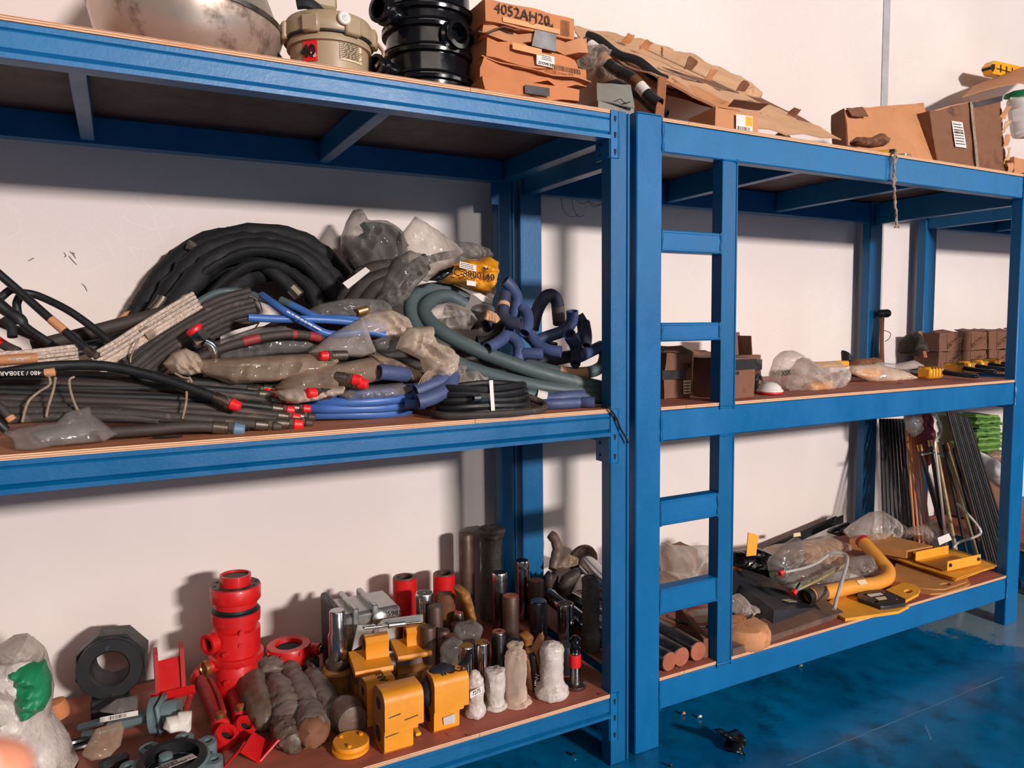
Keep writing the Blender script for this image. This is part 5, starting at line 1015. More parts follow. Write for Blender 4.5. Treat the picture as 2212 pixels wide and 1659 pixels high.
lump([(656, 1560), (676, 1582), (684, 1598)], [18, 32, 20], 'cardboard_dark', 'paper-wrapped round bulb at the front of the wrapped shafts', seed=15, name='wrapped_bulb')
A, B = PB(664, 1432, .03), PB(752, 1552, .03); d = (B-A).normalized(); s = mpp(A)
P = [pt('rod', cyl(A, B, 12*s, n=16, b=.002), 'steel'), pt('head', box((0, 0, 0), (44*s, 30*s, 34*s), None, .006).xf(frame(A, d)), 'fitting'), pt('collar', cyl(A+d*16*s, A+d*24*s, 18*s, n=16), 'fitting')]
g = crump(lathe([(4*s, -30*s), (26*s, -24*s), (33*s, 0), (26*s, 26*s), (6*s, 32*s)], 18, frame(B+Vector((0, 0, .01)), d)), .008, 26, 4); g.v = [Vector((p.x, p.y, max(p.z, ZB))) for p in g.v]
P.append(pt('wrapped_end', g, 'oiled_wrap')); thing('steel_rod', 'bare steel rod with square head and a wrapped end', 'rod', P)
# folded red plate at the front
def flat(px_, Z, t, mat, name='plate', holes=()):
    pts = [pz(u, v, Z+t) for u, v in px_]; hs = [[(pz(u+ru*math.cos(a), v+rv*math.sin(a), Z+t).x, pz(u+ru*math.cos(a), v+rv*math.sin(a), Z+t).y) for a in [k*2*math.pi/18 for k in range(18)]] for u, v, ru, rv in holes]
    return pt(name, prism([(p.x, p.y) for p in pts], rot((0, 0, Z)), t, hs), mat)
a, b, c_, d = PB(484, 1662, .002), PB(518, 1625, .05), PB(560, 1650, .002), PB(604, 1600, .045)
w_ = Vector((.045, .085, 0))
P = [pt('panel', sheet([a, a+w_*.2+Vector((.0, .0, 0)), b+w_*.5, b], .005, 3, 3, 0), 'valve_red'), pt('panel', sheet([b, b+w_, c_+w_, c_], .005, 3, 3, 0), 'valve_red'), pt('panel', sheet([c_, c_+w_, d+w_, d], .005, 3, 3, 0), 'valve_red')]
q = PB(612, 1624, .0); mm = Matrix(((1, 0, 0, q.x), (0, 0, -1, q.y), (0, 1, 0, ZB), (0, 0, 0, 1)))
P.append(pt('slotted_tab', prism(rrect(0, 0, .042, .05, .006), mm, .005, [[(.021+.008*math.cos(t_), .026+(.014*math.sin(t_))) for t_ in [k*2*math.pi/14 for k in range(14)]]]), 'valve_red')); P.append(pt('panel', sheet([d, q+Vector((0, 0, .01)), q+Vector((0, 0, .05)), d+w_*.6], .005, 3, 3, 0), 'valve_red'))
thing('folded_bracket', 'bright red zigzag folded plate with slotted tab at the front', 'bracket', P)
# grey butterfly valve lying flat
c = PB(372, 1642, .05); s = mpp(c); k = lambda q: q*s; m = rot((c.x, c.y, ZB), 3, 0, 8)
P = [pt('valve_body', ring([(k(74), .0), (k(76), .004), (k(76), .05), (k(72), .054), (k(58), .054), (k(56), .05), (k(56), 0)], 40, m), 'valve_grey'), pt('rubber_seat', ring([(k(70), .052), (k(70), .058), (k(62), .066), (k(54), .062), (k(54), .03), (k(58), .03)], 40, m), 'black_rubber'), pt('disc', lathe([(0, .03), (k(20), .036), (k(52), .028), (k(54), .022), (k(54), .012), (0, .012)], 36, m), 'black_machine')]
P.append(pt('disc_boss', lathe([(k(16), .03), (k(14), .052), (k(6), .056), (0, .056)], 16, m @ rot((-.01, .035, 0))), 'valve_grey'))
for i, an in enumerate((22, 62, 112, 158, 205, 330)):
    a = R(an); P.append(pt('lug', prism([(p_[0], p_[1]) for p_ in rrect(k(62), -k(20), k(104), k(20), k(16))], m @ Matrix.Rotation(a, 4, 'Z'), .05, [circ(k(88), 0, k(9), 14)]), 'valve_grey', [pt('bore', lathe([(0, .02), (k(9), .02)], 14, m @ rot((k(88)*math.cos(a), k(88)*math.sin(a), 0))), 'dark_hole')]))
mm = m @ rot((-.01, -.035, .060), -14, 0, 6); P.append(pt('label', plate(mm, -.062, -.014, .062, .026), 'white_label', [pt('barcode', bars(mm, -.045, .004, .02, .02, 18, 2)+lines(mm, -.055, -.012, .055, .002, 3, 3), 'ink')]))
thing('butterfly_valve', 'grey round butterfly valve with lugs and white label, lying flat at the front', 'valve', P)
# grey lever valve
h0, h1 = PB(166, 1578, .03), PB(322, 1548, .05); s = mpp(h0); d = (h1-h0).normalized(); sd = Vector((0, 0, 1)).cross(d)
P = [pt('lever', tube([h0+sd*.016, h0.lerp(h1, .4)+sd*.016+Vector((0, 0, .006)), h1+sd*.012], .013, 8, flat=.8), 'valve_grey'), pt('lever', tube([h0-sd*.014+Vector((.02, 0, -.01)), h0.lerp(h1, .4)-sd*.010+Vector((0, 0, -.012)), h1-sd*.006], .013, 8, flat=.8), 'valve_grey'), pt('lever_web', sheet([h0.lerp(h1, .45)+sd*.02, h0.lerp(h1, .98)+sd*.02, h0.lerp(h1, .98)-sd*.02, h0.lerp(h1, .45)-sd*.02], .012, 6, 3, .001), 'valve_grey')]
q = h1+d*.02; P += [pt('gear_ring', lathe([(.046, -.012), (.054, -.01), (.054, .006), (.046, .008)], 24, frame(q, d)), 'valve_grey'), pt('neck', cyl(q, q+d*.065+Vector((0, 0, -.004)), .038, n=20), 'valve_grey'), pt('flange', box((0, 0, 0), (.096, .096, .014), None, .008).xf(frame(q+d*.018, d)), 'valve_grey')]
mm = face(h0.lerp(h1, .55)+sd*.0+Vector((0, -.012, .016)), d, (0, .5, 1), .002); P.append(pt('label', plate(mm, -.045, 0, .06, .014), 'white_label', [pt('barcode', bars(mm, -.02, .002, .03, .012, 14), 'ink')]))
thing('lever_valve', 'grey-green lever valve handle with barcode label, lying at left', 'valve', P)
thing('polythene_bag', 'dirty polythene bag with dark label near the lever valve', 'plastic bag', pt('film', puff([(176, 1632), (206, 1590), (262, 1572), (270, 1582), (262, 1610), (240, 1630), (196, 1642)], .30, .03, crum=.5, lean=.6, seed=3, zmin=ZB), 'film_tan'))
thing('polythene_bag', 'dark polythene bag flat on the shelf behind the lever', 'plastic bag', pt('film', puff([(214, 1540), (250, 1520), (298, 1510), (300, 1530), (262, 1542)], .52, .02, crum=.5, lean=.8, seed=4, zmin=ZB), 'film_grey'))
q = PB(170, 1608, .012); thing('steel_shackle', 'dark steel ring under the dirty polythene bag', 'ring', pt('ring', tube([q+Vector((.04*math.cos(t), .02*math.sin(t), 0)) for t in [k*.628 for k in range(10)]], .009, 8, True, 4), 'pin_steel'))
thing('paper_packet', 'crumpled white paper packet by the lever valve flange', 'packet', pt('paper', puff([(352, 1576), (360, 1556), (382, 1552), (386, 1546), (416, 1542), (414, 1575), (404, 1592), (388, 1582), (366, 1584)], .36, .022, crum=.4, lean=.3, seed=5, zmin=ZB), 'white_label'))
q = PB(245, 1655, .02); thing('black_casting', 'small black casting cut off at the bottom edge', 'casting', pt('casting', crump(box(q, (.07, .05, .05), None, .012), .006, 30, 2), 'black_machine'))
q = PB(128, 1548, .03); thing('orange_float', 'rusty orange rounded float behind the white sack', 'float', pt('cap', lathe([(.03, 0), (.034, .02), (.028, .05), (0, .055)], 18, frame(q, (-.2, 0, 1))), 'cardboard_orange'))
# ---- yellow castings
def prof(ptsx, u0, v0, Y, dep, mat, hole=None, lean=0.0, twist=0, name='casting', b=0):
    """casting cut from a side profile given about pixel (u0, v0) at distance Y and extruded back by dep along a turned direction"""
    o = py(u0, v0, Y); s = mpp(o); c, sn = math.cos(R(twist)), math.sin(R(twist))
    m = Matrix(((c, 0, -sn, o.x), (sn, 0, c, o.y), (0, 1, 0, o.z), (0, 0, 0, 1)))
    hs = [circ(*[q*s for q in hh], 20) for hh in (hole or [])]
    return prism([(x*s, -y*s) for x, y in ptsx], m, dep, hs)
def arc(cx_, cy_, r, a0, a1, n=8, ry=None): return [(cx_+r*math.cos(R(a0+(a1-a0)*i/n)), cy_-(ry or r)*math.sin(R(a0+(a1-a0)*i/n))) for i in range(n+1)]
def link(u, v, Y, label, k=1.0, tw=62, cloth=False, sticker=False, txt=None, w_=.15, zoff=0):
    """track link: thick slab, rounded head, stepped foot, eye through the side"""
    hh = zoff
    def L(x, z): return (x*hh, z*hh)
    pf = [L(-.24, 0), L(.22, 0), L(.27, .05), L(.30, .44), L(.32, .86)]+[L(.18+.14*math.cos(R(t)), .86+.14*math.sin(R(t))) for t in (30, 60, 90)]+[L(-.10, 1.0), L(-.24, .93), L(-.32, .78), L(-.34, .45)]
    lo = [L(-.24, 0), L(.20, 0), L(.25, .05), L(.28, .46), L(-.34, .46)]; hi = [L(-.34, .40), L(.30, .40)]+pf[4:-1]
    o = pz(u, v, ZB); hh = zoff; c, sn = 0, 1
    # profile plane is side-on; slab runs along its normal (towards the right of the picture)
    ex = Vector((-sn*.0+c*.35, -1, 0)).normalized(); nx = Vector((-ex.y, ex.x, 0)); m = Matrix(((ex.x, 0, nx.x, o.x), (ex.y, 0, nx.y, o.y), (0, 1, 0, ZB), (0, 0, 0, 1)))
    side = [circ(-.03*hh, .24*hh, .13*hh, 20), circ(.02*hh, .76*hh, .10*hh, 18)]
    g = prism(lo, m, w_*.74)+prism([L(-.34, .34), L(.28, .34), L(.28, .46), L(-.34, .46)], m, w_*.86)+prism(hi, m, w_)
    P = [pt('link_body', g, 'cast_yellow')]
    for q in side: P.append(pt('side_eye', prism(q, m @ rot((0, 0, -.0015)), .002), 'dark_hole'))
    P.append(pt('side_face', prism([(x*.93, z*.96+.008) for x, z in pf], m @ rot((0, 0, -.001)), .002), 'dirty_yellow'))
    return P, m, hh, ex, nx
P, m, hh, ex, nx = link(820, 1616, 0, '', w_=.115, zoff=.178)
for t, x0, x1 in ((.62, .1, .4), (.30, .02, .36), (.52, .5, .85), (.8, .3, .55)): P.append(pt('scuff', sheet([m @ Vector((.31*hh if t > .45 else .272*hh, t*hh, .115*x0)), m @ Vector((.31*hh if t > .45 else .272*hh, t*hh+.004, .115*x1)), m @ Vector((.31*hh if t > .45 else .272*hh, t*hh+.008, .115*x1)), m @ Vector((.31*hh if t > .45 else .272*hh, t*hh+.003, .115*x0))], .0008, 6, 2, .001), 'pin_brown'))
thing('yellow_link', 'yellow cast link standing nearest the shelf edge, behind the yellow disc', 'casting', P, 'yellow cast links')
P, m, hh, ex, nx = link(926, 1572, 0, '', w_=.11, zoff=.17)
P.append(pt('cloth', puff([(905, 1500), (912, 1470), (930, 1446), (960, 1430), (985, 1438), (1000, 1428), (1012, 1404), (1018, 1402), (1014, 1420), (1004, 1444), (980, 1462), (965, 1462), (950, 1475), (930, 1510), (918, 1530)], .10, .03, crum=.3, seed=8), 'dark_cloth')); P.append(pt('sticker', sheet([m @ Vector((.272*hh, .14*hh, .03)), m @ Vector((.274*hh, .12*hh, .066)), m @ Vector((.29*hh, .30*hh, .066)), m @ Vector((.29*hh, .28*hh, .026))], .001, 4, 4, .003), 'foam_wrap'))
P.append(pt('lettering', text('INAZ', Matrix.Translation(m @ Vector((.17*hh, 1.003*hh, .07))) @ Matrix((nx, -ex, Vector((0, 0, 1)))).transposed().to_4x4(), .034, .001), 'ink'))
thing('yellow_link', 'yellow cast link with dark cloth over its left side and a torn sticker', 'casting', P, 'yellow cast links')
P, m, hh, ex, nx = link(786, 1564, 0, '', w_=.09, zoff=.14); P.append(pt('lettering', text('AR3', Matrix.Translation(m @ Vector((.1*hh, 1.003*hh, .055))) @ Matrix((nx, -ex, Vector((0, 0, 1)))).transposed().to_4x4() @ Matrix.Rotation(1.57, 4, 'Z'), .034, .001), 'ink'))
thing('yellow_link', 'yellow cast link marked AR in black, behind the nearest yellow link', 'casting', P, 'yellow cast links')
def shoe(u, v, Y, label, w_, k):
    o = py(u, v, Y); o.z = ZB; hh = py(u, v, Y).z-ZB; ex = Vector((-.12, -1, 0)).normalized(); nx = Vector((-ex.y, ex.x, 0)); m = Matrix(((ex.x, 0, nx.x, o.x), (ex.y, 0, nx.y, o.y), (0, 1, 0, ZB), (0, 0, 0, 1)))
    L = lambda x, z: (x*hh, z*hh)
    foot = [L(-.3, 0), L(.18, 0), L(.18, .20), L(.30, .26), L(.30, .34), L(.20, .38), L(-.3, .38)]; mid = [L(-.26, .38), L(.22, .38), L(.18, .54), L(-.26, .54)]
    top = [L(-.30, .54), L(.34, .54), L(.36, .58), L(.34, .63), L(.0, .66), L(-.3, .68)]; hook = [L(-.30, .60), L(.06, .60), L(.02, .78), L(.06, .92), L(0, .99), L(-.12, 1.0), L(-.26, .92), L(-.3, .7)]
    return thing('yellow_shoe', label, 'casting', [pt('foot', prism(foot, m, w_), 'dirty_yellow'), pt('groove', prism(mid, m, w_), 'pin_brown'), pt('hooked_top', prism(top, m, w_)+prism(hook, m @ rot((0, 0, w_*.38)), w_*.62), 'cast_yellow', [pt('eye', prism(circ(-.12*hh, .83*hh, .08*hh, 16), m @ rot((0, 0, w_*.38-.001)), .002), 'dark_hole')])], 'yellow hooked castings')
shoe(758, 1382, .36, 'yellow hooked casting standing right of the aluminium gearbox shaft', .12, 1); shoe(850, 1361, .42, 'yellow hooked casting behind the cloth-covered link', .115, 1)
# yellow disc
c = PB(757, 1612, .01); s = mpp(c); m = rot((c.x, c.y, ZB)); k = lambda q: q*s
P = [pt('lower_disc', lathe([(k(38), 0), (k(40), .002), (k(40), .010), (k(37), .012)], 40, m), 'cast_yellow'), pt('upper_disc', lathe([(k(37), .012), (k(39), .014), (k(39), .024), (k(38), .026), (0, .026)], 40, m @ rot((.003, .004, 0))), 'cast_yellow')]
for a in (.4, 2.2, 4.3): P.append(pt('boss', lathe([(k(5), .026), (k(5), .030), (k(3.5), .032), (0, .032)], 14, m @ rot((k(27)*math.cos(a)+.003, k(27)*math.sin(a)+.004, 0))), 'cast_yellow'))
thing('yellow_disc', 'round yellow double disc with three bosses lying at the front edge', 'disc', P)
a, b = PB(886, 1556, .008), PB(904, 1586, .008); thing('utility_knife', 'small yellow and black cutter knife under the front yellow link', 'knife', [pt('handle', tube([a, a.lerp(b, .5), b], .009, 8, flat=.6), 'yellow_plastic'), pt('grip', tube([a+Vector((-.008, -.004, -.002)), b.lerp(a, .1)+Vector((-.008, -.004, -.002))], .006, 8, sm=False, flat=.6), 'black_plastic')])
a, b = PB(895, 1552, .006), PB(918, 1568, .006); thing('screwdriver', 'small red-handled screwdriver tip between the yellow links', 'screwdriver', [pt('handle', cyl(a, a.lerp(b, .5), .006, n=10), 'red_cap'), pt('shaft', cyl(a.lerp(b, .5), b, .002, n=8), 'chrome')])
# aluminium gearbox, shaft, red flanged pipes
o = py(712, 1300, .60); s = mpp(o); k = lambda q: q*s
P = [pt('side_plate', bx(o.x-k(8), o.x+k(8), .46, .68, ZB, o.z+.01, .006), 'black_machine'), pt('housing', bx(o.x+k(8), o.x+k(135), .48, .66, ZB+.03, o.z-.012, .012), 'aluminium'), pt('lower_housing', cyl((o.x+k(60), .44, ZB+.05), (o.x+k(140), .43, ZB+.06), .045, n=22, b=.005), 'aluminium')]
for q in (28, 70): P.append(pt('rib', bx(o.x+k(q), o.x+k(q+13), .47, .665, ZB+.04, o.z+.008, .004), 'aluminium'))
P.append(pt('cover', lathe([(k(16), 0), (k(16), .02), (k(12), .024), (0, .024)], 20, frame((o.x+k(85), .48, o.z-.04), (0, -1, .2))), 'aluminium'))
P.append(pt('lettering', text('E35985', face((o.x+k(112), .478, o.z-.035), (1, 0, -.1), (0, 0, 1)), .026, .0006), 'ink'))
thing('gearbox', 'silver aluminium gearbox casing by the wall, marked in black pen', 'gearbox', P)
a, b = py(790, 1352, .40), py(914, 1336, .40); thing('linkage_arm', 'silver linkage arm with threaded rod across the gearbox', 'linkage', [pt('bar', sheet([a+Vector((.04, 0, -.01)), b+Vector((0, 0, -.012)), b+Vector((0, 0, .012)), a+Vector((.06, 0, .006))], .010, 6, 2, 0), 'aluminium'), pt('threaded_rod', cyl(a+Vector((-.01, -.015, 0)), b+Vector((-.01, -.015, -.004)), .005, n=10), 'chrome'), pt('turnbuckle', cyl(a.lerp(b, .35)+Vector((0, -.015, -.002)), a.lerp(b, .65)+Vector((0, -.015, -.003)), .010, n=12, b=.002), 'aluminium'), pt('bell_crank', sheet([a+Vector((-.05, -.01, -.07)), a+Vector((0, -.01, -.05)), a+Vector((.03, -.01, .0)), a+Vector((-.03, -.01, .01))], .008, 4, 4, .001), 'aluminium')])
c = py(728, 1318, .44); s = mpp(c); k = lambda q: q*s; m = rot((c.x, c.y, 0)); z = c.z
thing('stepped_shaft', 'stepped steel shaft standing on a dirty yellow base', 'shaft', [pt('shaft', lathe([(k(21), z-.16), (k(21), z-.08), (k(17), z-.066), (k(17), z-.004), (k(15), z), (0, z)], 24, m), 'pin_chrome'), pt('collar', lathe([(k(26), z-.19), (k(28), z-.186), (k(28), z-.17), (k(22), z-.16)], 24, m), 'pin_brown'), pt('base', lathe([(k(24), ZB), (k(28), ZB+.05), (k(36), z-.20), (k(32), z-.188)], 20, m), 'dirty_yellow')])
c = py(874, 1244, .68); s = mpp(c); k = lambda q: q*s; m = rot((c.x, .68, 0)); z = c.z
def redpipe(u, v, Y, rpx, label, fl=True):
    c = py(u, v, Y); s = mpp(c); k = lambda q: q*s; m = rot((c.x, Y, 0)); z = c.z
    P = [pt('pipe', ring([(k(rpx), ZB+.02), (k(rpx), z-.004), (k(rpx-2), z), (k(rpx*.68), z), (k(rpx*.66), ZB+.02)], 28, m), 'valve_red', [pt('rim', ring([(k(rpx-1), z-.001), (k(rpx-1.5), z+.001), (k(rpx*.66), z+.001), (k(rpx*.66), z-.02)], 28, m), 'pin_brown'), pt('bore', lathe([(0, z-.03), (k(rpx*.67), z-.03)], 20, m), 'dark_hole')])]
    P.append(pt('flange', lathe([(k(rpx*1.9), z-.17), (k(rpx*1.95), z-.165), (k(rpx*1.95), z-.145), (k(rpx*1.1), z-.14)], 32, m) if fl else lathe([(k(rpx*1.3), ZB), (k(rpx*1.3), ZB+.02)], 24, m), 'dusty_red'))
    P.append(pt('lower_body', lathe([(k(rpx*1.5), ZB), (k(rpx*1.5), z-.168)], 28, m), 'dusty_red'))
    return thing('flanged_pipe', label, 'pipe', P, 'red flanged pipes')
redpipe(874, 1246, .70, 26, 'red flanged pipe with open top behind the aluminium gearbox'); redpipe(959, 1238, .72, 24, 'red flanged pipe with open top, right of the gearbox, behind the pins', False)
# ---- pins
def pin(u, v, Y, wpx, mat, label, top=None, hole=0, tilt=(0, 0), group='steel pins standing on the bottom shelf', zb=ZB, band=None, cat='pin', name='steel_pin', knurl=0):
    c = py(u, v, Y); s = mpp(c); r_ = wpx*s/2; z = c.z; ax = Vector((tilt[0], tilt[1], 1)); m = frame((c.x-tilt[0]*(z-zb), Y-tilt[1]*(z-zb), zb), ax); h = z-zb
    P = [pt('shank', lathe([(r_*.96, 0), (r_, .004), (r_, h-.006), (r_*.9, h-.0005), (r_*.88, h)], 24, m), mat), pt('end_face', lathe([(r_*.86, h-.0002), (r_*.84, h+.0008), (max(hole*s, r_*.12), h+.0008), (max(hole*s, r_*.12)*.9, h-.004), (0, h-.004)], 24, m), top or mat)]
    if band: P.append(pt('bright_collar', lathe([(r_*1.01, h-.03), (r_*1.01, h-.006), (r_*.92, h+.0002)], 24, m), band))
    return thing(name, label, cat, P, group)
pin(1007, 1152, .74, 33, 'pin_brown', 'tall dark brown pin standing against the wall, tallest bare pin')
pin(1128, 1210, .68, 32, 'pin_chrome', 'tall shiny pin with dark top in front of the rear posts', 'black_machine', band='chrome')
pin(1079, 1236, .58, 33, 'pin_steel', 'tall steel pin with a bright collar left of the tall shiny one', 'black_machine', band='chrome')
pin(1158, 1253, .60, 35, 'pin_brown', 'brown topped pin right of the tall shiny pin', 'copper_face')
pin(917, 1280, .52, 40, 'pin_chrome', 'short thick chrome pin with black top beside the red pipe', 'black_machine', band='chrome')
pin(940, 1308, .44, 33, 'pin_brown', 'dull brown pin with two holes in its top, by the chrome black-topped pin', hole=4)
pin(1103, 1286, .46, 36, 'pin_brown', 'brown steel pin with a tan top in the middle row', 'copper_face')
pin(1163, 1297, .44, 38, 'pin_steel', 'wide steel pin with bare dull top in the middle row', 'pin_steel')
pin(1222, 1303, .42, 36, 'pin_chrome', 'striped shiny pin nearest the right post', 'black_machine', band='chrome')
pin(991, 1324, .48, 22, 'pin_steel', 'thin short pin with tan top', 'copper_face', band='chrome')
pin(925, 1353, .38, 34, 'pin_brown', 'short brown pin leftmost of the low cluster')
pin(957, 1361, .36, 30, 'pin_brown', 'short brown pin second in the low cluster')
pin(988, 1347, .43, 32, 'pin_brown', 'short brown pin with rusty top at the back of the low cluster', 'rust')
pin(972, 1372, .33, 30, 'pin_brown', 'lowest brown pin with rusty top in the low cluster', 'rust')
pin(1077, 1363, .30, 32, 'pin_steel', 'copper-topped hollow pin in front of the brown steel pin', 'copper_face', hole=6)
pin(1007, 1394, .23, 33, 'pin_chrome', 'mirror-bright pin with yellow top, left of the pair', 'dirty_yellow')
pin(1041, 1386, .24, 34, 'pin_chrome', 'mirror-bright pin with yellow top, right of the pair', 'dirty_yellow')
c = py(966, 1290, .54); s = mpp(c); g = crump(lathe([(22*s, ZB), (20*s, c.z-.06), (22*s, c.z-.01), (16*s, c.z+.006), (0, c.z+.008)], 18, rot((c.x, .56, 0))), .006, 30, 2)
thing('wrapped_pin', 'pin wrapped in rust-brown oily paper behind the low cluster', 'wrapped part', pt('wrapping', g, 'rust'))
thing('net_bag', 'green-brown net wrapped round a pin, drooping to one side', 'net', pt('net', puff([(978, 1270), (992, 1262), (1012, 1276), (1022, 1310), (1028, 1350), (1012, 1345), (1002, 1312), (988, 1290)], .50, .03, crum=.4, seed=7), 'dirty_yellow'))
def wrapup(u, v0, v1, wpx, Y, mat, label, pr, crum=.006, s_=26, seed=0, name='wrapped_pin', extra=(), tilt=0, cat='wrapped part', film=None):
    c = py(u, v0, Y); s = mpp(c); h = c.z-ZB; m = rot((c.x, Y, ZB), 0, tilt, 0)
    fine = smooth([Vector((a*wpx*s/2, b*h, 0)) for a, b in pr], 5); g = crump(lathe([(max(q.x, 0), q.y) for q in fine], 34, m, .10, seed), crum*1.3, s_, seed); g.v = [Vector((p.x, p.y, max(p.z, ZB))) for p in g.v]
    return thing(name, label, cat, [pt('wrapping', g, mat)]+list(extra))
wrapup(1060, 1140, 0, 42, .74, 'net_wrap', 'tall pin in clear film with a ragged flared top, against the rear post', [(1.0, 0), (1.05, .1), (.95, .5), (1.0, .85), (1.3, .95), (1.25, .985), (.6, .99), (0, .97)], .007, 34, 2)
wrapup(1276, 1244, 0, 34, .30, 'net_wrap', 'tall pin in black netting beside the right post', [(1.0, 0), (1.1, .06), (1.15, .2), (1.0, .3), (1.0, .9), (.9, .97), (.5, 1.0), (0, 1.0)], .004, 60, 4)
bt = PB(1026, 1558); 
def front(u, v0, vb, wpx, mat, label, pr, **k): Yb = pz(u, vb, ZB).y+wpx*.5*mpp(PB(u, vb)); return wrapup(u, v0, 0, wpx, Yb, mat, label, pr, **k)
q = py(1026, 1494, PB(1026, 1558).y-.002); mm = face(q+Vector((-.002, -.004, 0)), (.94, .34, 0), (0, 0, 1), .002)
front(1026, 1450, 1556, 36, 'foam_wrap', 'small film-wrapped pin with a white 275 label, at the shelf front', [(.7, 0), (1.15, .04), (1.1, .16), (.85, .3), (.95, .5), (.95, .8), (.6, .9), (.35, .98), (0, 1.0)], seed=3, crum=.004, s_=50, extra=[pt('label', plate(mm, -.022, -.010, .030, .010), 'white_label', [pt('lettering', text('7275', mm @ rot((.004, 0, .0012)), .018, .0004), 'ink')])])
front(1070, 1447, 1538, 40, 'foam_wrap', 'white paper and film wrapped block, second of the small wrapped pins', [(1.2, 0), (1.15, .06), (.9, .14), (.95, .6), (1.0, .92), (.9, .99), (0, 1.0)], seed=6, crum=.004, s_=40)
front(1114, 1392, 1528, 44, 'film_pale', 'clear film wrapped pin with splayed film at top and bottom', [(1.5, 0), (1.2, .04), (.95, .1), (.95, .7), (.8, .84), (.5, .92), (.7, 1.0), (.1, .98)], seed=9, crum=.006, s_=40, extra=[pt('pin_inside', cyl((py(1114, 1450, .16).x, .17, ZB), (py(1114, 1450, .16).x, .17, ZB+.17), .022, n=18), 'pin_steel')])
front(1192, 1388, 1516, 50, 'foam_wrap', 'white foam-wrapped valve stem with a flared foot', [(1.2, 0), (1.45, .05), (1.35, .14), (1.0, .24), (.92, .5), (.95, .85), (.75, .95), (.3, 1.0), (0, 1.0)], seed=12, crum=.004, s_=44)
thing('orange_packet', 'torn brown packet with black band standing in front of the steel pins', 'packet', [pt('packet', puff([(1130, 1420), (1138, 1398), (1150, 1400), (1165, 1372), (1172, 1364), (1170, 1384), (1158, 1402), (1172, 1440), (1180, 1490), (1174, 1500), (1140, 1500)], .16, .03, crum=.4, seed=5, zmin=ZB), 'cardboard'), pt('black_band', puff([(1142, 1412), (1154, 1408), (1170, 1488), (1166, 1500), (1152, 1500)], .135, .02, crum=.2, seed=5, zmin=ZB), 'black_tape'), pt('lettering', text('NEW', face(py(1160, 1472, .112), (0.15, .05, 1), (-1, 0, .1)), .022, .0006), 'white_label')])
thing('yellow_cloth', 'dirty yellow cloth behind the brown packet', 'cloth', pt('cloth', puff([(1122, 1372), (1138, 1362), (1150, 1372), (1146, 1392), (1128, 1396)], .30, .03, crum=.4, seed=6), 'dirty_yellow'))
wrapup(1010, 1350, 0, 46, .36, 'film_grey', 'grey film-wrapped lump among the short pins', [(1.0, 0), (1.1, .3), (1.0, .7), (1.2, .9), (.7, 1.0), (0, 1.0)], .008, 30, 15); wrapup(976, 1384, 0, 44, .27, 'film_grey', 'dusty film-wrapped short pin in front of the low cluster', [(1.0, 0), (1.0, .4), (1.0, .8), (.9, .95), (.5, 1.0), (0, 1.0)], .006, 34, 18)
c = PB(1246, 1486); s = mpp(c); k = lambda q: q*s; m = rot((c.x, c.y+.01, ZB))
H = py(1240, 1376, c.y).z-ZB
P = [pt('foot_flange', lathe([(k(23), 0), (k(24), .002), (k(24), .012), (k(22), .014), (k(13), .016)], 28, m), 'steel'), pt('barrel', lathe([(k(12.5), .014), (k(12), H*.42)], 22, m), 'steel'), pt('red_sleeve', lathe([(k(12.6), H*.40), (k(13), H*.41), (k(13), H*.63), (k(12), H*.64)], 22, m), 'red_cap'), pt('black_cap', lathe([(k(10), H*.63), (k(10), H*.70), (k(12), H*.71), (k(12), H*.76), (k(8), H*.78), (k(9), H*.86), (k(13), H*.88), (k(13), H*.93), (k(8), H*.97), (k(4), H), (0, H)], 20, m), 'black_plastic'), pt('bright_ring', lathe([(k(10.5), H*.655), (k(11), H*.66), (k(11), H*.69), (k(10), H*.695)], 20, m), 'chrome')]
for a in (-1.2, -.2, .8, 2.4): P.append(pt('bolt_hole', cyl(m @ Vector((k(18)*math.cos(a), k(18)*math.sin(a), .0135)), m @ Vector((k(18)*math.cos(a), k(18)*math.sin(a), .0152)), .003, n=8), 'dark_hole'))
thing('sensor_plunger', 'steel plunger with red sleeve, black cap and round foot flange', 'plunger', P)
pin(1224, 1390, .20, 44, 'black_machine', 'black sleeve with a white side label behind the red-sleeved plunger', name='black_sleeve', cat='sleeve', group=None)
for u, v in ((1296, 1500), (1010, 1590), (955, 1565), (968, 1588), (690, 1615)):
    p = PB(u, v, .003); thing('loose_screw', 'tiny loose screw or chip lying on the bottom left shelf', 'screw', pt('screw', tube([p, p+Vector((.006, .002, 0)), p+Vector((.009, -.003, 0))], .002, 5), 'brass'), 'loose screws on the bottom left shelf')
# ------------------------------------------------------------------ middle shelf, right rack
ZRM, ZRB = 1.1725, .2455
M('paper_white', (220, 206, 196), .7); M('carton_small', (120, 80, 60), .8, var=.14, vs=8, dirt=(90, 58, 44), amt=.35); M('bright_rod', (206, 198, 188), .32, .35, .08); M('gold_rod', (186, 164, 120), .3, .5, .15)
M('green_film', (70, 110, 44), .35, var=.35, vs=30, bump=.4, bs=60); M('green_light', (112, 150, 70), .35, var=.3, vs=30)
M('wedge_black', (40, 41, 47), .38, var=.15, dirt=(70, 68, 68), amt=.3)
M('pipe_yellow', (226, 152, 62), .38, var=.1, vs=8, dirt=(150, 96, 44), amt=.15)
M('plate_yellow', (232, 160, 48), .5, var=.1, dirt=(168, 108, 44), amt=.2); M('plate_tan', (186, 126, 70), .55, var=.15, dirt=(138, 92, 60), amt=.35)
M('angle_brown', (104, 76, 62), .7, var=.2, dirt=(72, 58, 64), amt=.4); M('rod_black', (26, 26, 30), .4, var=.2); M('maroon', (120, 44, 58), .6, var=.25)
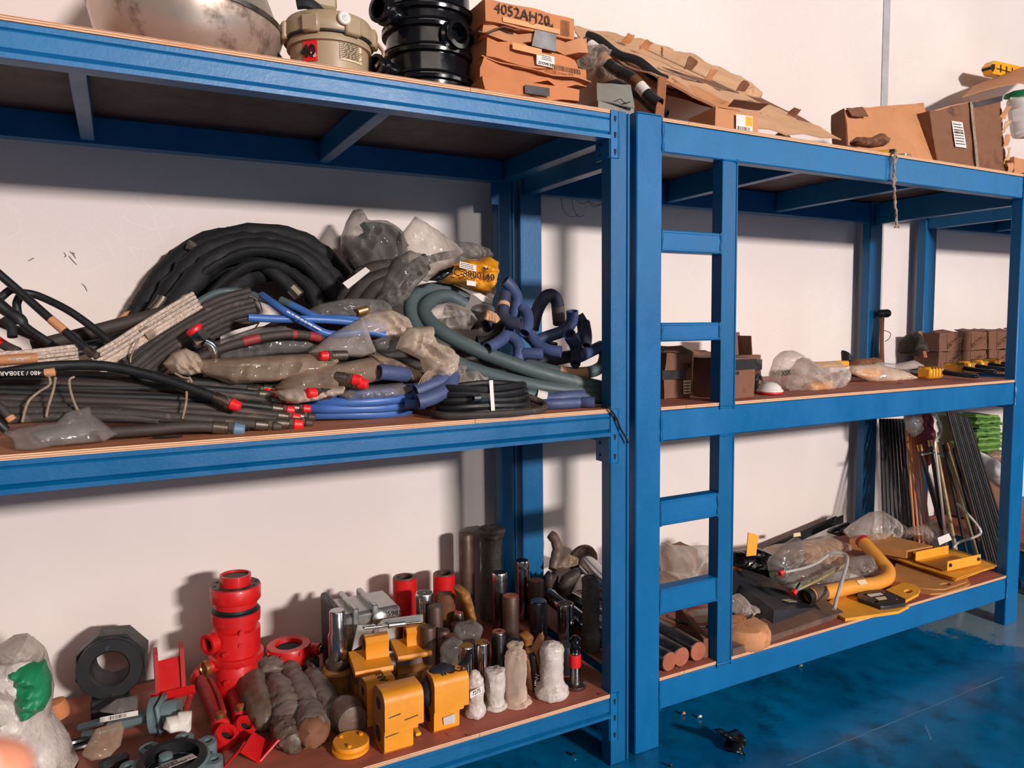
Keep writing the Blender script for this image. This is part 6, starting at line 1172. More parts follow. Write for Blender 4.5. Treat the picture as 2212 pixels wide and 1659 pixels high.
def Q(u, v, h=0): return pz(u, v, ZRM+h)
def QB(u, v, h=0): return pz(u, v, ZRB+h)
def pbox(l, r_, vt, Z, dep, mat, amp=.003, seed=0, skew=0):
    a, b = pz(*l, Z), pz(*r_, Z); ex = b-a; n_ = Vector((-ex.y, ex.x, 0)).normalized(); h = py(l[0], vt, a.y).z-Z
    return carton(a, ex, n_*dep, Vector((skew, 0, h)), amp, seed, (6, 5, 5)), a, ex, n_, h
g, a, ex, n_, h = pbox((1432, 862), (1490, 858), 762, ZRM, .20, 'cardboard_dark', .006, 3, .01)
mm = face(a, ex, (0, 0, 1), .008); L = ex.length
thing('carton', 'open brown carton with black tape and label, left end behind the ladder', 'box', [pt('box', g, 'carton_small'), pt('tape', plate(mm, -.01, h*.42, L*.78, h*.62), 'black_tape'), pt('label', plate(mm, L*.70, h*.08, L*.98, h*.38), 'cream_label', [pt('lettering', lines(mm, L*.72, h*.1, L*.96, h*.36, 4, 3, .0014), 'ink')]), pt('lettering', text('5X', face(a+ex*.85+Vector((0, 0, h*.7)), ex, (0, 0, 1), .009), .03, .0006), 'ink'), pt('flap', sheet([a+Vector((-.01, -.01, h)), a+ex+Vector((0, -.01, h*1.0)), a+ex+Vector((-.01, .04, h*1.12)), a+Vector((0, .04, h*1.15))], .003, 6, 4, .008), 'carton_small')])
g, a, ex, n_, h = pbox((1506, 846), (1580, 842), 772, ZRM, .24, 'x', .004, 5)
thing('carton', 'brown carton with a dark band, hidden behind the ladder upright', 'box', [pt('box', g, 'cardboard_dark'), pt('tape', plate(face(a, ex, (0, 0, 1), .006), 0, h*.55, ex.length, h*.82), 'black_tape')])
g, a, ex, n_, h = pbox((1572, 862), (1630, 856), 774, ZRM, .16, 'x', .003, 7); mm = face(a, ex, (0, 0, 1), .005); L = ex.length
thing('carton', 'brown carton with grey top tape, front one right of the ladder', 'box', [pt('box', g, 'carton_small'), pt('tape', plate(mm, L*.1, h*.70, L*1.0, h*.96), 'black_tape'), pt('sticker', plate(mm, L*.04, h*.2, L*.2, h*.5), 'yellow_plastic'), pt('lettering', text('48', face(a+ex*.3+Vector((0, 0, h*.62)), ex, (0, 0, 1), .006), .02, .0005), 'ink')])
g, a, ex, n_, h = pbox((1590, 832), (1644, 830), 768, ZRM, .16, 'x', .003, 9)
P = [pt('box', g, 'carton_small'), pt('tape', plate(face(a, ex, (0, 0, 1), .005), .05, h*.5, ex.length, h*.85), 'black_tape')]
for p_, q_, zz_ in ((a+n_*.16, ex, .10), (a+ex*.75+n_*.02, n_*.14, .085), (a+n_*.05, ex*.35, .09)): P.append(pt('flap', sheet([p_+Vector((0, 0, h)), p_+q_+Vector((0, 0, h)), p_+q_+Vector((0, .01, h+zz_)), p_+Vector((0, .01, h+zz_))], .004, 5, 4, .004), 'cardboard_dark'))
thing('carton', 'open carton with raised flaps, behind the front carton right of the ladder', 'box', P)
for i, (u, v, wv, hh) in enumerate(((1450, 766, 60, 24), (1530, 768, 60, 22))):
    p_ = py(u, v, .62); s = mpp(p_); thing('flat_carton', ('flattened carton at the back behind the taped open carton', 'flattened carton at the back, right of another and behind the ladder')[i], 'box', pt('carton', carton((p_.x-wv*s, .58, ZRM), (wv*2*s, 0, 0), (0, .2, 0), (0, 0, p_.z-ZRM+hh*s*.3), .008, i+40), 'carton_small'), 'flattened cartons at the back')
p_ = Q(1637, 848); s = mpp(p_); thing('steel_bush', 'shiny steel bush standing by the front carton', 'bush', [pt('bush', ring([(9*s, 0), (10*s, .004), (9*s, .012), (9*s, .05), (7*s, .05), (7*s, 0)], 20, rot((p_.x, p_.y, ZRM))), 'chrome'), pt('hose_loop', tube([p_+Vector((.02, .02, .01)), p_+Vector((.025, .03, .06)), p_+Vector((.045, .03, .06)), p_+Vector((.05, .02, .01))], .006, 8), 'black_rubber')])
p_ = Q(1676, 850, .004); s = mpp(p_); k = lambda q: q*s; m = rot((p_.x, p_.y+.03, ZRM))
thing('dome_lamp', 'white dome lamp with red rim lying near the shelf edge', 'lamp', [pt('red_rim', lathe([(k(24), 0), (k(27), .003), (k(27), .010), (k(26), .011)], 30, m), 'red_cap'), pt('dome', lathe([(k(28), .010), (k(28), .015), (k(25), .020), (k(22), .030), (k(15), .040), (k(7), .045), (0, .046)], 30, m), 'white_label')])
thing('polythene_bag', 'tall clear polythene bag with black print behind the dome lamp', 'plastic bag', [ptf('film', puff([(1668, 838), (1672, 805), (1684, 772), (1700, 758), (1720, 757), (1736, 772), (1730, 800), (1716, 840)], .26, .06, crum=.5, s=18, seed=3, lean=.1, zmin=ZRM), 'film_clear'), pt('lettering', text('X5K', face(py(1698, 806, .185), (1, 0, .1), (0, 0, 1)), .03, .0006), 'ink')])
thing('polythene_bag', 'round clear polythene bag with a yellow part inside', 'plastic bag', [ptf('film', puff([(1706, 844), (1718, 800), (1742, 772), (1760, 786), (1778, 784), (1812, 780), (1820, 806), (1808, 838), (1780, 848), (1740, 849)], .17, .06, crum=.5, s=18, seed=5, lean=.15, zmin=ZRM), 'film_clear'), pt('yellow_part', puff([(1740, 848), (1746, 826), (1790, 820), (1794, 846)], .18, .03, seed=6, zmin=ZRM), 'cast_yellow')])
p_, q_ = py(1755, 788, .62), py(1830, 786, .60); thing('yellow_bar', 'yellow bar lying at the back of the shelf behind the clear bags', 'bar', pt('bar', box((p_+q_)/2, ((q_-p_).length, .05, .03), None, .005), 'plate_yellow'))
thing('rubber_wedge', 'dark pointed rubber wedge near the wall', 'wedge', pt('wedge', puff([(1822, 788), (1820, 756), (1828, 760), (1842, 782), (1844, 788)], .66, .03, seed=3, crum=.1, zmin=ZRM), 'black_rubber'))
thing('brown_packet', 'long brown paper packet by the rubber wedge', 'packet', pt('packet', puff([(1836, 792), (1846, 776), (1890, 772), (1896, 790)], .60, .04, seed=4, zmin=ZRM), 'cardboard_dark'))
g, a, ex, n_, h = pbox((1898, 790), (2008, 788), 764, ZRM, .10, 'x', .006, 12); mm = face(a+ex*.32, ex, (0, 0, 1), .010)
thing('brown_packet', 'long brown paper parcel with a small white label', 'packet', [pt('parcel', g, 'cardboard'), pt('label', plate(mm, 0, h*.2, .07, h*.7), 'white_label', [pt('lettering', lines(mm, .01, h*.3, .06, h*.6, 1, 5), 'ink')])])
thing('polythene_bag', 'yellow-tinted polythene bag lying flat on the shelf', 'plastic bag', [ptf('film', puff([(1846, 806), (1856, 790), (1910, 786), (1960, 800), (1988, 818), (1930, 826), (1880, 824)], .26, .03, crum=.5, s=16, seed=7, lean=.5, zmin=ZRM), 'film_pale'), pt('contents', puff([(1852, 808), (1862, 796), (1900, 796), (1910, 814), (1872, 818)], .28, .015, seed=8, lean=.4, zmin=ZRM), 'plate_yellow')])
thing('polythene_bag', 'black flat polythene packet behind the yellow-tinted bag', 'plastic bag', ptf('film', puff([(1816, 810), (1822, 800), (1870, 796), (1990, 800), (1992, 812), (1860, 816)], .40, .03, crum=.3, seed=9, lean=.4, zmin=ZRM), 'black_gloss'))
thing('polythene_bag', 'pale polythene sheet crumpled on top of the long parcel', 'plastic bag', ptf('film', puff([(1880, 796), (1900, 782), (1940, 786), (1980, 778), (2000, 792), (1950, 802), (1900, 802)], .44, .02, crum=.5, s=20, seed=10, lean=.3, zmin=ZRM), 'film_clear'))
p_ = Q(1908, 790); p_ = Vector((py(1908, 775, .70).x, .70, ZRM)); t_ = py(1906, 682, .74); s = mpp(t_)
thing('mallet', 'black-headed mallet standing on its wooden handle by the rear post', 'mallet', [pt('handle', tube([p_, p_.lerp(t_, .4)+Vector((-.008, 0, 0)), p_.lerp(t_, .75)+Vector((-.006, 0, 0)), t_], .011, 10), 'wood'), pt('head', lathe([(7*s, -12*s), (9*s, -9*s), (9*s, 9*s), (7*s, 13*s)], 18, frame(t_+Vector((.012, 0, .012)), (1, -.3, .05))), 'black_rubber')])
thing('wire_loop', 'thin loop of wire sticking out beside the mallet', 'wire', pt('wire', tube(PY([(1908, 714, .72), (1918, 716, .72), (1924, 722, .72), (1920, 732, .72), (1912, 738, .72)]), .002, 5), 'twine'))
thing('dusty_bag', 'dusty dark grey bag leaning by the far rack post', 'bag', pt('bag', puff([(1944, 764), (1948, 736), (1962, 722), (1978, 718), (1988, 738), (1996, 758), (1984, 770)], .62, .05, crum=.5, seed=11, zmin=ZRM), 'cast_dark'))
p_, q_ = py(1986, 715, .60), py(2004, 772, .56); thing('wood_block', 'short wooden block leaning by the dusty bag', 'block', pt('block', sheet([q_+Vector((-.03, 0, 0)), q_, p_+Vector((.02, 0, 0)), p_+Vector((-.01, 0, 0))], .03, 3, 4, .001), 'wood'))
# small cartons stacked on the far rack
Zc = ZRM; cw = None; rr = random.Random(2)
cols = [(2012, 2062), (2063, 2114), (2115, 2168), (2169, 2225), (2226, 2290)]
for row, (vb, vt) in enumerate(((792, 752), (752, 715))):
    for i, (u0, u1) in enumerate(cols):
        a = py(u0, vb, .66); b = py(u1, vb, .66); z0 = ZRM+.104*row; hh = .100 if row == 0 else .103
        g = carton((a.x, .60+rr.uniform(0, .02), z0), (b.x-a.x-.004, 0, 0), (0, .15, 0), (0, 0, hh), .004, i+row*7+50, (5, 4, 4)); w_ = b.x-a.x
        P = [pt('box', g, 'carton_small'), pt('tape', plate(face((a.x+w_*.3, .595, z0), (1, 0, 0), (0, 0, 1), .004), 0, 0, w_*.02, hh), 'cardboard_dark'), pt('lettering', text('EATON', face((a.x+w_*.55, .594, z0+hh*.5), (1, 0, .5), (-.5, 0, 1), .007), .034, .0006, bold=True), 'cardboard_dark')]
        if row: P.append(pt('flap', sheet([Vector((a.x+.01, .62, z0+hh)), Vector((b.x-.01, .62, z0+hh)), Vector((b.x-.02, .68, z0+hh+.014)), Vector((a.x+.02, .68, z0+hh+.02))], .003, 5, 3, .008, 12, i), 'carton_small'))
        nm = ('first', 'second', 'third', 'fourth', 'fifth')[i]
        thing('small_carton', f'small printed brown carton, {nm} from the left in the {"lower" if row == 0 else "upper"} row by the far post', 'box', P, 'small brown cartons on the far rack')
# yellow grips with black handles
for i, (u, v, Y) in enumerate(((2010, 806, .22), (2060, 796, .34), (2088, 791, .42), (2116, 789, .46), (2144, 788, .47))):
    c = py(u, v, Y); s = mpp(c); X = c.x; z0 = ZRM+.006; wv = (24, 16, 13, 13, 12)[i]*s
    P = [pt('body', box((X, Y, z0+.028), (wv*2, .07, .052), None, .010), 'yellow_plastic', [pt('rib', bx(X-wv+.012+j*wv*.42, X-wv+.018+j*wv*.42, Y-.0375, Y+.036, z0+.010, z0+.0562, .002), 'dirty_yellow') for j in range(4)])]
    x1 = X+wv; q = [(x1-.012, Y-.02, z0+.03), (x1+.02, Y-.08, z0+.020), (x1+.075, Y-.125, z0+.012), (x1+.115, Y-.105, z0+.012), (x1+.09, Y-.05, z0+.016), (x1+.03, Y-.012, z0+.03)]
    P.append(pt('handle_loop', tube(q, .0125, 10, True, 4, flat=.8), 'black_plastic'))
    thing('clamp_handle', f'yellow ribbed clamp with black loop handle, {("first", "second", "third", "fourth", "fifth")[i]} from the left at the shelf end', 'clamp', P, 'yellow clamps with black handles')
p_ = Q(1940, 828, .002); thing('loose_nail', 'thin dark nail lying on the right middle shelf', 'nail', pt('nail', tube([p_, p_+Vector((.05, .01, 0))], .0018, 5, sm=False), 'cast_dark'))
# ------------------------------------------------------------------ bottom shelf, right rack
def barrod(front_px, back, label, rpx=22, endm='copper_face', knob=None):
    a = QB(*front_px); s = mpp(a); r_ = rpx*s; a = Vector((a.x, a.y, ZRB+r_)); b = Vector(back); d = (a-b).normalized()
    P = [pt('bar', cyl(b, a, r_, n=22, b=.002), 'pin_steel'), pt('end_face', cyl(a, a+d*.001, r_*.93, n=22), endm)]
    if knob: P.append(pt('head', lathe([(r_*1.0, 0), (r_*1.7, .006), (r_*1.7, .02), (r_*1.3, .03), (0, .03)], 24, frame(b, -d)), 'pin_brown'))
    return thing('steel_bar', label, 'bar', P, 'steel bars lying at the left end of the right rack')
barrod((1446, 1450), (2.03, .60, ZRB+.034), 'steel round bar with copper-brown end, nearest the corner post'); barrod((1472, 1440), (2.14, .66, ZRB+.034), 'steel round bar with copper-brown end, middle of three'); barrod((1508, 1428), (2.24, .70, ZRB+.034), 'steel round bar with copper-brown end, rightmost of three')
for i, (a, b, rr_, kn) in enumerate((((1262, 1212, .74), (1345, 1300, .40), 20, 1), ((1216, 1282, .66), (1330, 1350, .36), 17, 0), ((1184, 1284, .62), (1320, 1392, .28), 17, 0), ((1292, 1264, .70), (1345, 1310, .42), 18, 0))):
    p_, q_ = py(*a), py(*b); s = mpp(p_); P = [pt('bar', cyl(p_, q_, rr_*s, n=22, b=.002), 'pin_chrome')]
    d = (p_-q_).normalized()
    if kn: P.append(pt('head', lathe([(rr_*s, 0), (rr_*s*1.65, .004), (rr_*s*1.7, .02), (rr_*s*1.4, .026), (0, .026)], 26, frame(p_, d)), 'pin_brown'))
    thing('chrome_bar', ('chrome bar with a wide rusty head propped up behind the left rack post', 'chrome bar lying highest below the headed bar', 'blue-grey chrome bar lying lowest, near the rear posts', 'short chrome bar beside the headed bar')[i], 'bar', P, 'chrome bars behind the left rack post')
thing('cloth_hose', 'bent grey cloth-covered hose standing against the wall between the racks', 'hose', pt('hose', tube(PY([(1188, 1154, .80), (1198, 1164, .78), (1204, 1184, .76), (1200, 1206, .74), (1194, 1230, .72)]), .022, 12, rn=.25, seed=3), 'oiled_wrap'))
thing('cast_hook', 'dark cast lug with a slot, standing by the rear post', 'lug', pt('lug', puff([(1172, 1282), (1176, 1244), (1186, 1232), (1192, 1240), (1198, 1232), (1204, 1244), (1202, 1282)], .66, .03, crum=.1, seed=3, zmin=ZRB), 'cast_dark'))
thing('cast_hook', 'dark curved cast horn, larger, right of the slotted lug', 'lug', pt('lug', puff([(1204, 1268), (1216, 1244), (1240, 1228), (1250, 1226), (1252, 1240), (1240, 1262), (1226, 1290), (1206, 1290)], .60, .03, crum=.1, seed=5, zmin=ZRB), 'cast_dark'))
thing('polythene_bag', 'tan polythene scrap by the bent cloth-covered hose', 'plastic bag', ptf('film', puff([(1200, 1226), (1222, 1204), (1226, 1196), (1248, 1204), (1246, 1220), (1222, 1228)], .72, .02, crum=.5, s=26, seed=6), 'film_tan'))
thing('polythene_bag', 'tall clear polythene bag seen through the lower ladder rungs', 'plastic bag', ptf('film', puff([(1424, 1280), (1440, 1250), (1436, 1200), (1444, 1174), (1462, 1180), (1500, 1182), (1540, 1180), (1550, 1250), (1540, 1275), (1470, 1285)], .46, .10, crum=.5, s=13, seed=7, lean=.1, zmin=ZRB), 'film_clear'))
thing('polythene_bag', 'crumpled pale bag low behind the second lowest rung', 'plastic bag', ptf('film', puff([(1426, 1262), (1440, 1236), (1480, 1238), (1500, 1258), (1490, 1280), (1440, 1284)], .30, .07, crum=.6, s=18, seed=9, lean=.1, zmin=ZRB), 'film_pale'))
thing('polythene_bag', 'grey polythene bag below the lowest ladder rung', 'plastic bag', ptf('film', puff([(1480, 1345), (1500, 1318), (1545, 1312), (1570, 1340), (1560, 1378), (1520, 1376)], .34, .06, crum=.5, s=16, seed=11, zmin=ZRB), 'film_clear'))
thing('rusty_box', 'rust-brown carton behind the bags at the ladder end', 'box', pt('box', carton(py(1424, 1240, .62)-Vector((0, 0, .02)), (.22, 0, 0), (0, .12, 0), (0, 0, .10), .006, 60), 'cardboard_dark'))
thing('wooden_wedge', 'dark wooden box side beside the steel bars', 'box', pt('side', sheet([QB(1530, 1420), QB(1470, 1352), QB(1470, 1352)+Vector((0, 0, .10)), QB(1530, 1420)+Vector((0, 0, .07))], .02, 5, 3, .002), 'cardboard_dark'))
# paper drum with bag and cord
c = QB(1612, 1388); s = mpp(c); m = rot((c.x, c.y+.02, ZRB)); k = lambda q: q*s
g = crump(lathe([(k(52), 0), (k(55), .008), (k(56), .02), (k(56), .035), (k(55), .05), (k(50), .064), (k(40), .068), (k(20), .07), (0, .07)], 44, m, .05, 3), .006, 30, 3)
thing('wrapped_drum', 'round drum wrapped in wrinkled brown paper, by the ladder', 'drum', pt('wrapping', g, 'cardboard'))
thing('polythene_bag', 'clear bag lying on the brown paper drum', 'plastic bag', ptf('film', puff([(1570, 1318), (1580, 1290), (1598, 1282), (1612, 1300), (1634, 1310), (1630, 1322), (1600, 1330)], .16, .04, crum=.6, s=22, seed=13), 'film_clear'))
thing('cord_loop', 'black cord looped over the drum and the ladder end bags', 'cord', pt('cord', tube(PY([(1440, 1330, .22), (1480, 1348, .2), (1530, 1354, .18), (1580, 1350, .12), (1612, 1340, .10), (1628, 1322, .12), (1624, 1305, .15), (1606, 1292, .18)]), .0045, 8), 'black_rubber'))
# black wedge tray
def solid(pa, pb): n_ = len(pa); return G().add(pa+pb, [tuple(range(n_))[::-1], tuple(range(n_, 2*n_))]+[(i, (i+1) % n_, (i+1) % n_+n_, i+n_) for i in range(n_)])
lft = [QB(1560, 1290), QB(1656, 1366), py(1660, 1330, QB(1656, 1366).y+.01), py(1620, 1262, QB(1600, 1300).y+.02), py(1572, 1236, QB(1560, 1290).y+.04)]
off = pz(1768, 1320, ZRB)-pz(1660, 1366, ZRB)
A1, A2, A3, A4 = QB(1574, 1322, .004), QB(1668, 1368, .0), QB(1768, 1328, .0), QB(1640, 1262, 0)
T1, T2, T3, T4 = py(1560, 1232, A1.y+.10), py(1672, 1318, A2.y+.015), py(1768, 1312, A3.y+.0), py(1632, 1226, A4.y+.03)
M1, M2 = py(1598, 1262, A1.y+.05), py(1700, 1268, A4.y-.04)
g = G().add([A1, A2, A3, A4, T1, T2, T3, T4, M1, M2], [(0, 1, 5, 8), (0, 8, 4), (1, 2, 6, 5), (2, 3, 9, 6), (3, 7, 9), (3, 0, 4, 7), (4, 8, 9, 7), (8, 5, 6, 9), (0, 3, 2, 1)])
mm = face((T2*.5+T3*.5).lerp(M1*.5+M2*.5, .22), T3-T2, M2-T3, .010)
thing('black_cover', 'black wedge-shaped plastic cover with a small tan sticker', 'cover', [pt('cover', g, 'wedge_black'), pt('sticker', plate(mm, -.028, -.018, .028, .018), 'cream_label', [pt('lettering', lines(mm, -.022, -.014, .022, .002, 3, 2), 'ink')])])
a, b = QB(1582, 1418), QB(1822, 1330); up = Vector((0, 0, .028)); bk = Vector((.012, .10, .016))
thing('angle_bar', 'long brown steel angle bar lying along the front edge of the bottom shelf', 'bar', pt('angle', sheet([a, b, b+up*.6, a+up], .006, 20, 3, .002, 6, 2)+sheet([a+up, b+up*.6, b+up*.6+bk, a+up+bk], .006, 20, 4, .003, 6, 3), 'angle_brown'))
# heap of bags, rods
wr = lambda out, Y, T, mat, label, **k: thing('polythene_bag', label, 'plastic bag', ptf('film', puff(out, Y, T, zmin=ZRB+.002, **k), mat))
wr([(1590, 1226), (1604, 1198), (1650, 1188), (1690, 1200), (1720, 1230), (1700, 1262), (1640, 1240)], .40, .05, 'black_gloss', 'black shiny bag behind the black cover', crum=.5, s=20, seed=3, lean=.3)
wr([(1660, 1215), (1690, 1180), (1722, 1160), (1726, 1190), (1708, 1230), (1690, 1264), (1668, 1250)], .30, .05, 'film_grey', 'striped grey polythene bag standing up in the heap', crum=.5, s=20, seed=5)
wr([(1700, 1210), (1740, 1176), (1790, 1172), (1830, 1196), (1800, 1222), (1740, 1232)], .44, .05, 'film_tan', 'tan polythene bag at the back of the heap', crum=.5, s=18, seed=7, lean=.2)
wr([(1690, 1262), (1720, 1232), (1780, 1222), (1840, 1226), (1830, 1250), (1790, 1282), (1730, 1290)], .26, .05, 'film_grey', 'grey polythene bag in the middle of the heap under the steel rods', crum=.6, s=18, seed=9, lean=.4)
wr([(1830, 1222), (1850, 1206), (1886, 1200), (1890, 1226), (1886, 1246), (1850, 1244)], .30, .04, 'film_grey', 'small grey polythene bag inside the yellow pipe bend', crum=.6, s=22, seed=11, lean=.2)
wr([(1640, 1196), (1680, 1178), (1760, 1168), (1800, 1160), (1838, 1176), (1820, 1192), (1740, 1200), (1660, 1214)], .54, .05, 'film_tan', 'brown film wrapped long part at the back by the wall', crum=.4, s=16, seed=13, lean=.2)
wr([(1826, 1150), (1850, 1130), (1888, 1106), (1906, 1104), (1930, 1122), (1968, 1146), (1962, 1160), (1890, 1172), (1850, 1174)], .56, .08, 'film_clear', 'large clear polythene bag, left half of the tied bag by the rods', crum=.4, s=14, seed=15)
wr([(1964, 1152), (1976, 1138), (2010, 1128), (2024, 1122), (2030, 1160), (2028, 1186), (2014, 1188), (1990, 1170)], .44, .06, 'film_clear', 'flared clear polythene bag end over the yellow brackets', crum=.4, s=16, seed=17)
wr([(1582, 1230), (1590, 1214), (1604, 1206), (1600, 1230), (1590, 1240)], .48, .02, 'cast_yellow', 'small yellow bag corner behind the ladder upright', crum=.3, seed=19)
thing('yellow_flag', 'yellow translucent plastic strip standing up by the wall', 'strip', pt('strip', sheet([py(1613, 1202, .36), py(1636, 1200, .36), py(1638, 1156, .38), py(1617, 1150, .38)], .004, 5, 8, .006), 'plate_yellow'))
thing('paper_sheet', 'folded white paper lying on the heap of bags', 'paper', pt('paper', sheet([QB(1802, 1262, .035), QB(1872, 1250, .03), QB(1846, 1226, .04), QB(1800, 1240, .045)], .002, 8, 6, .004), 'paper_white'))
thing('paper_tag', 'small tan paper tag by the wall', 'tag', pt('tag', sheet(quad((1714, 1160, .66), (1730, 1158, .66), (1729, 1150, .66), (1715, 1152, .66)), .002, 3, 3, 0), 'cream_label'))
a, b = py(1640, 1196, .76), py(1806, 1122, .80); P = [pt('strip', sheet([a+Vector((0, -.03, -.01)), b+Vector((0, -.03, -.01)), b+Vector((0, .0, .02)), a+Vector((0, 0, .02))], .006, 8, 3, .001), 'black_machine'), pt('end_tab', sheet(quad((1796, 1140, .76), (1822, 1138, .76), (1822, 1112, .78), (1806, 1118, .78)), .006, 4, 4, .001), 'black_machine')]
thing('black_bracket', 'long black metal strip with upturned end lying along the wall', 'bracket', P)
wr([(1786, 1150), (1800, 1138), (1830, 1128), (1842, 1134), (1836, 1150), (1810, 1158)], .66, .03, 'black_gloss', 'small black bag at the end of the long black strip', crum=.3, seed=21)
def rod(path, r_, mat, label, name='steel_rod', extra=(), sm=True, grp=None): return thing(name, label, 'rod', [pt('rod', tube(PY(path), r_, 8, sm=sm), mat)]+list(extra), grp)
a, b = py(1688, 1237, .22), py(1768, 1216, .26); rod([(1695, 1236, .22), (1740, 1226, .24), (1768, 1214, .26), (1790, 1198, .28), (1796, 1202, .27)], .0062, 'bright_rod', 'thin bright rod with a red nut at its left end, on the heap', extra=[pt('red_nut', cyl(a+Vector((-.012, 0, -.002)), a+Vector((.008, 0, .001)), .012, n=6), 'red_cap'), pt('cross_grip', cyl(a+Vector((.01, 0, -.02)), a+Vector((.014, 0, .02)), .007, n=10), 'chrome')])
a = py(1718, 1276, .14); rod([(1718, 1276, .14), (1760, 1256, .16), (1800, 1234, .19), (1826, 1220, .22)], .0068, 'gold_rod', 'brass-coloured rod with fittings, lying in front of the white paper', extra=[pt('fitting', cyl(a, a+Vector((.035, .01, .018)), .012, n=8, b=.002), 'chrome'), pt('red_nut', cyl(a+Vector((-.02, -.005, -.008)), a, .012, n=6), 'red_cap')])
rod([(1802, 1316, .04), (1808, 1290, .07), (1820, 1250, .12), (1830, 1214, .18), (1826, 1198, .22), (1800, 1194, .26), (1780, 1200, .29)], .0075, 'bright_rod', 'bent grey steel rod hooked over the heap with its end at the front edge')
# yellow pipe
pp = [(1748, 1286, .17), (1800, 1276, .18), (1850, 1266, .18), (1886, 1262, .18), (1914, 1252, .20), (1918, 1232, .24), (1902, 1212, .29), (1880, 1188, .36), (1862, 1168, .42)]
L = PY(pp); 
for p in L[:5]: p.z = max(p.z, ZRB+.032)
s = .031; P = [pt('pipe', tube(L, s, 20, k=8, hollow=.006), 'pipe_yellow'), pt('band', tube([L[0]+Vector((.012, 0, 0)), L[0].lerp(L[1], .55)], s*1.05, 20, k=2), 'oiled_wrap'), pt('rubber_end', pipe(L[0]+Vector((-.03, -.004, -.002)), L[0]+Vector((.004, 0, 0)), s*1.04, .006, 20), 'black_rubber'), pt('far_end_ring', pipe(L[-1]+(L[-2]-L[-1])*.22, L[-1]+(L[-1]-L[-2])*.05, s*1.06, .006, 20), 'dusty_red')]
mm = face(L[2].lerp(L[3], .0)+Vector((0, -s*.72, s*.72)), L[3]-L[1], (0, 1, 1), .001); P.append(pt('tape_label', sheet([mm @ Vector(q) for q in ((-.02, -.01, .002), (.035, -.01, .002), (.035, .012, .0), (-.02, .012, .0))], .001, 4, 3, .001), 'cream_label'))
thing('yellow_pipe', 'thick yellow steel pipe with a U bend, black rubber at its near end', 'pipe', P)
# plates
def fplate(px_, Z, t, mat, label, name='steel_plate', holes=(), extra=(), grp='yellow and brown plates on the right bottom shelf'): return thing(name, label, 'plate', [flat(px_, Z, t, mat, 'plate', holes)]+list(extra), grp)
fplate([(1820, 1272), (1900, 1300), (1964, 1308), (1940, 1320), (1826, 1336), (1800, 1322), (1790, 1300)], ZRB, .012, 'plate_yellow', 'flat yellow steel plate nearest the front edge, under the black square plate')
fplate([(1904, 1278), (1950, 1258), (1976, 1262), (1988, 1272), (1984, 1282), (1950, 1300), (1912, 1296)], ZRB+.013, .012, 'plate_yellow', 'yellow lug plate with a round hole beside the black square plate', holes=[(1962, 1277, 10, 4)])
fplate([(1900, 1262), (1920, 1228), (1990, 1226), (2092, 1252), (2096, 1260), (2080, 1268), (2040, 1280), (2010, 1282), (1980, 1276)], ZRB, .008, 'plate_tan', 'large rounded tan plate under the others', holes=[])
fplate([(1922, 1252), (1936, 1216), (2000, 1220), (2090, 1248), (2088, 1256), (2040, 1272), (2014, 1272), (1980, 1268)], ZRB+.009, .006, 'plate_tan', 'tan plate with a slot, second layer', holes=[(2042, 1262, 12, 3)])
c = QB(1904, 1300, .026); bl = [(1852, 1284), (1862, 1276), (1908, 1273), (1918, 1276), (1956, 1294), (1956, 1302), (1914, 1309), (1902, 1309), (1854, 1292)]
thing('black_plate', 'black square rubber plate with four corner holes and white label', 'plate', [flat(bl, ZRB+.013, .016, 'wedge_black', 'plate', [(1870, 1284, 5, 2.2), (1912, 1278, 5, 2.2), (1940, 1294, 5, 2.4), (1892, 1300, 5, 2.4)]), flat([(1872, 1284), (1902, 1280), (1908, 1284), (1880, 1289)], ZRB+.0292, .0006, 'white_label', 'label'), flat([(1890, 1291), (1912, 1288), (1916, 1294), (1898, 1296)], ZRB+.0292, .0006, 'cream_label', 'label')])
for i in range(4):
    o = -4*i; lab = ('lowest', 'second', 'third', 'top')[i]
    base = [QB(1898+i, 1196, .018+.006*i), QB(2060+2*i, 1254-i, .018+.006*i), QB(2160-2*i, 1222-i, .022+.006*i), QB(2060, 1186, .024+.006*i)]
    thing('paper_sleeve', f'yellow paper envelope sheet, {lab} of the fanned stack under the brackets', 'envelope', [pt('sheet', sheet(base, .003, 14, 8, .006, 7, i+3), 'plate_yellow')]+([pt('lettering', text('CATERPILLAR', face(base[0].lerp(base[1], .78).lerp(base[3].lerp(base[2], .78), .34)+Vector((0, 0, .006)), base[2]-base[1], (-1, .6, 0), .004), .035, .0006), 'dirty_yellow')] if i == 3 else []), 'fanned yellow envelopes')
def uch(a, b, wd, h, t, mat):
    """U-shaped bracket: floor plate with two upright flanges"""
    ex = (b-a); n_ = Vector((-ex.y, ex.x, 0)).normalized()*wd; u = Vector((0, 0, h)); k = 1
    return [('floor', sheet([a, b, b+n_, a+n_], t, 4, 4, 0)), ('flange', sheet([a, b, b+u, a+u], t, 4, 3, 0)), ('flange', sheet([a+n_, b+n_, b+n_+u, a+n_+u], t, 4, 3, 0))]
a, b = QB(2046, 1232, .05), QB(2118, 1216, .05); P = [pt(n_, g_, 'plate_yellow') for n_, g_ in uch(a, b, .16, .042, .004, 0)]
for f_ in (.08, .92): q = a.lerp(b, f_)+Vector((0, -.001, .022)); P.append(pt('bolt_hole', cyl(q, q+Vector((0, -.0045, 0)), .008, n=12), 'dark_hole'))
thing('yellow_bracket', 'bright yellow U-shaped steel bracket with bolt holes, on the envelopes', 'bracket', P)
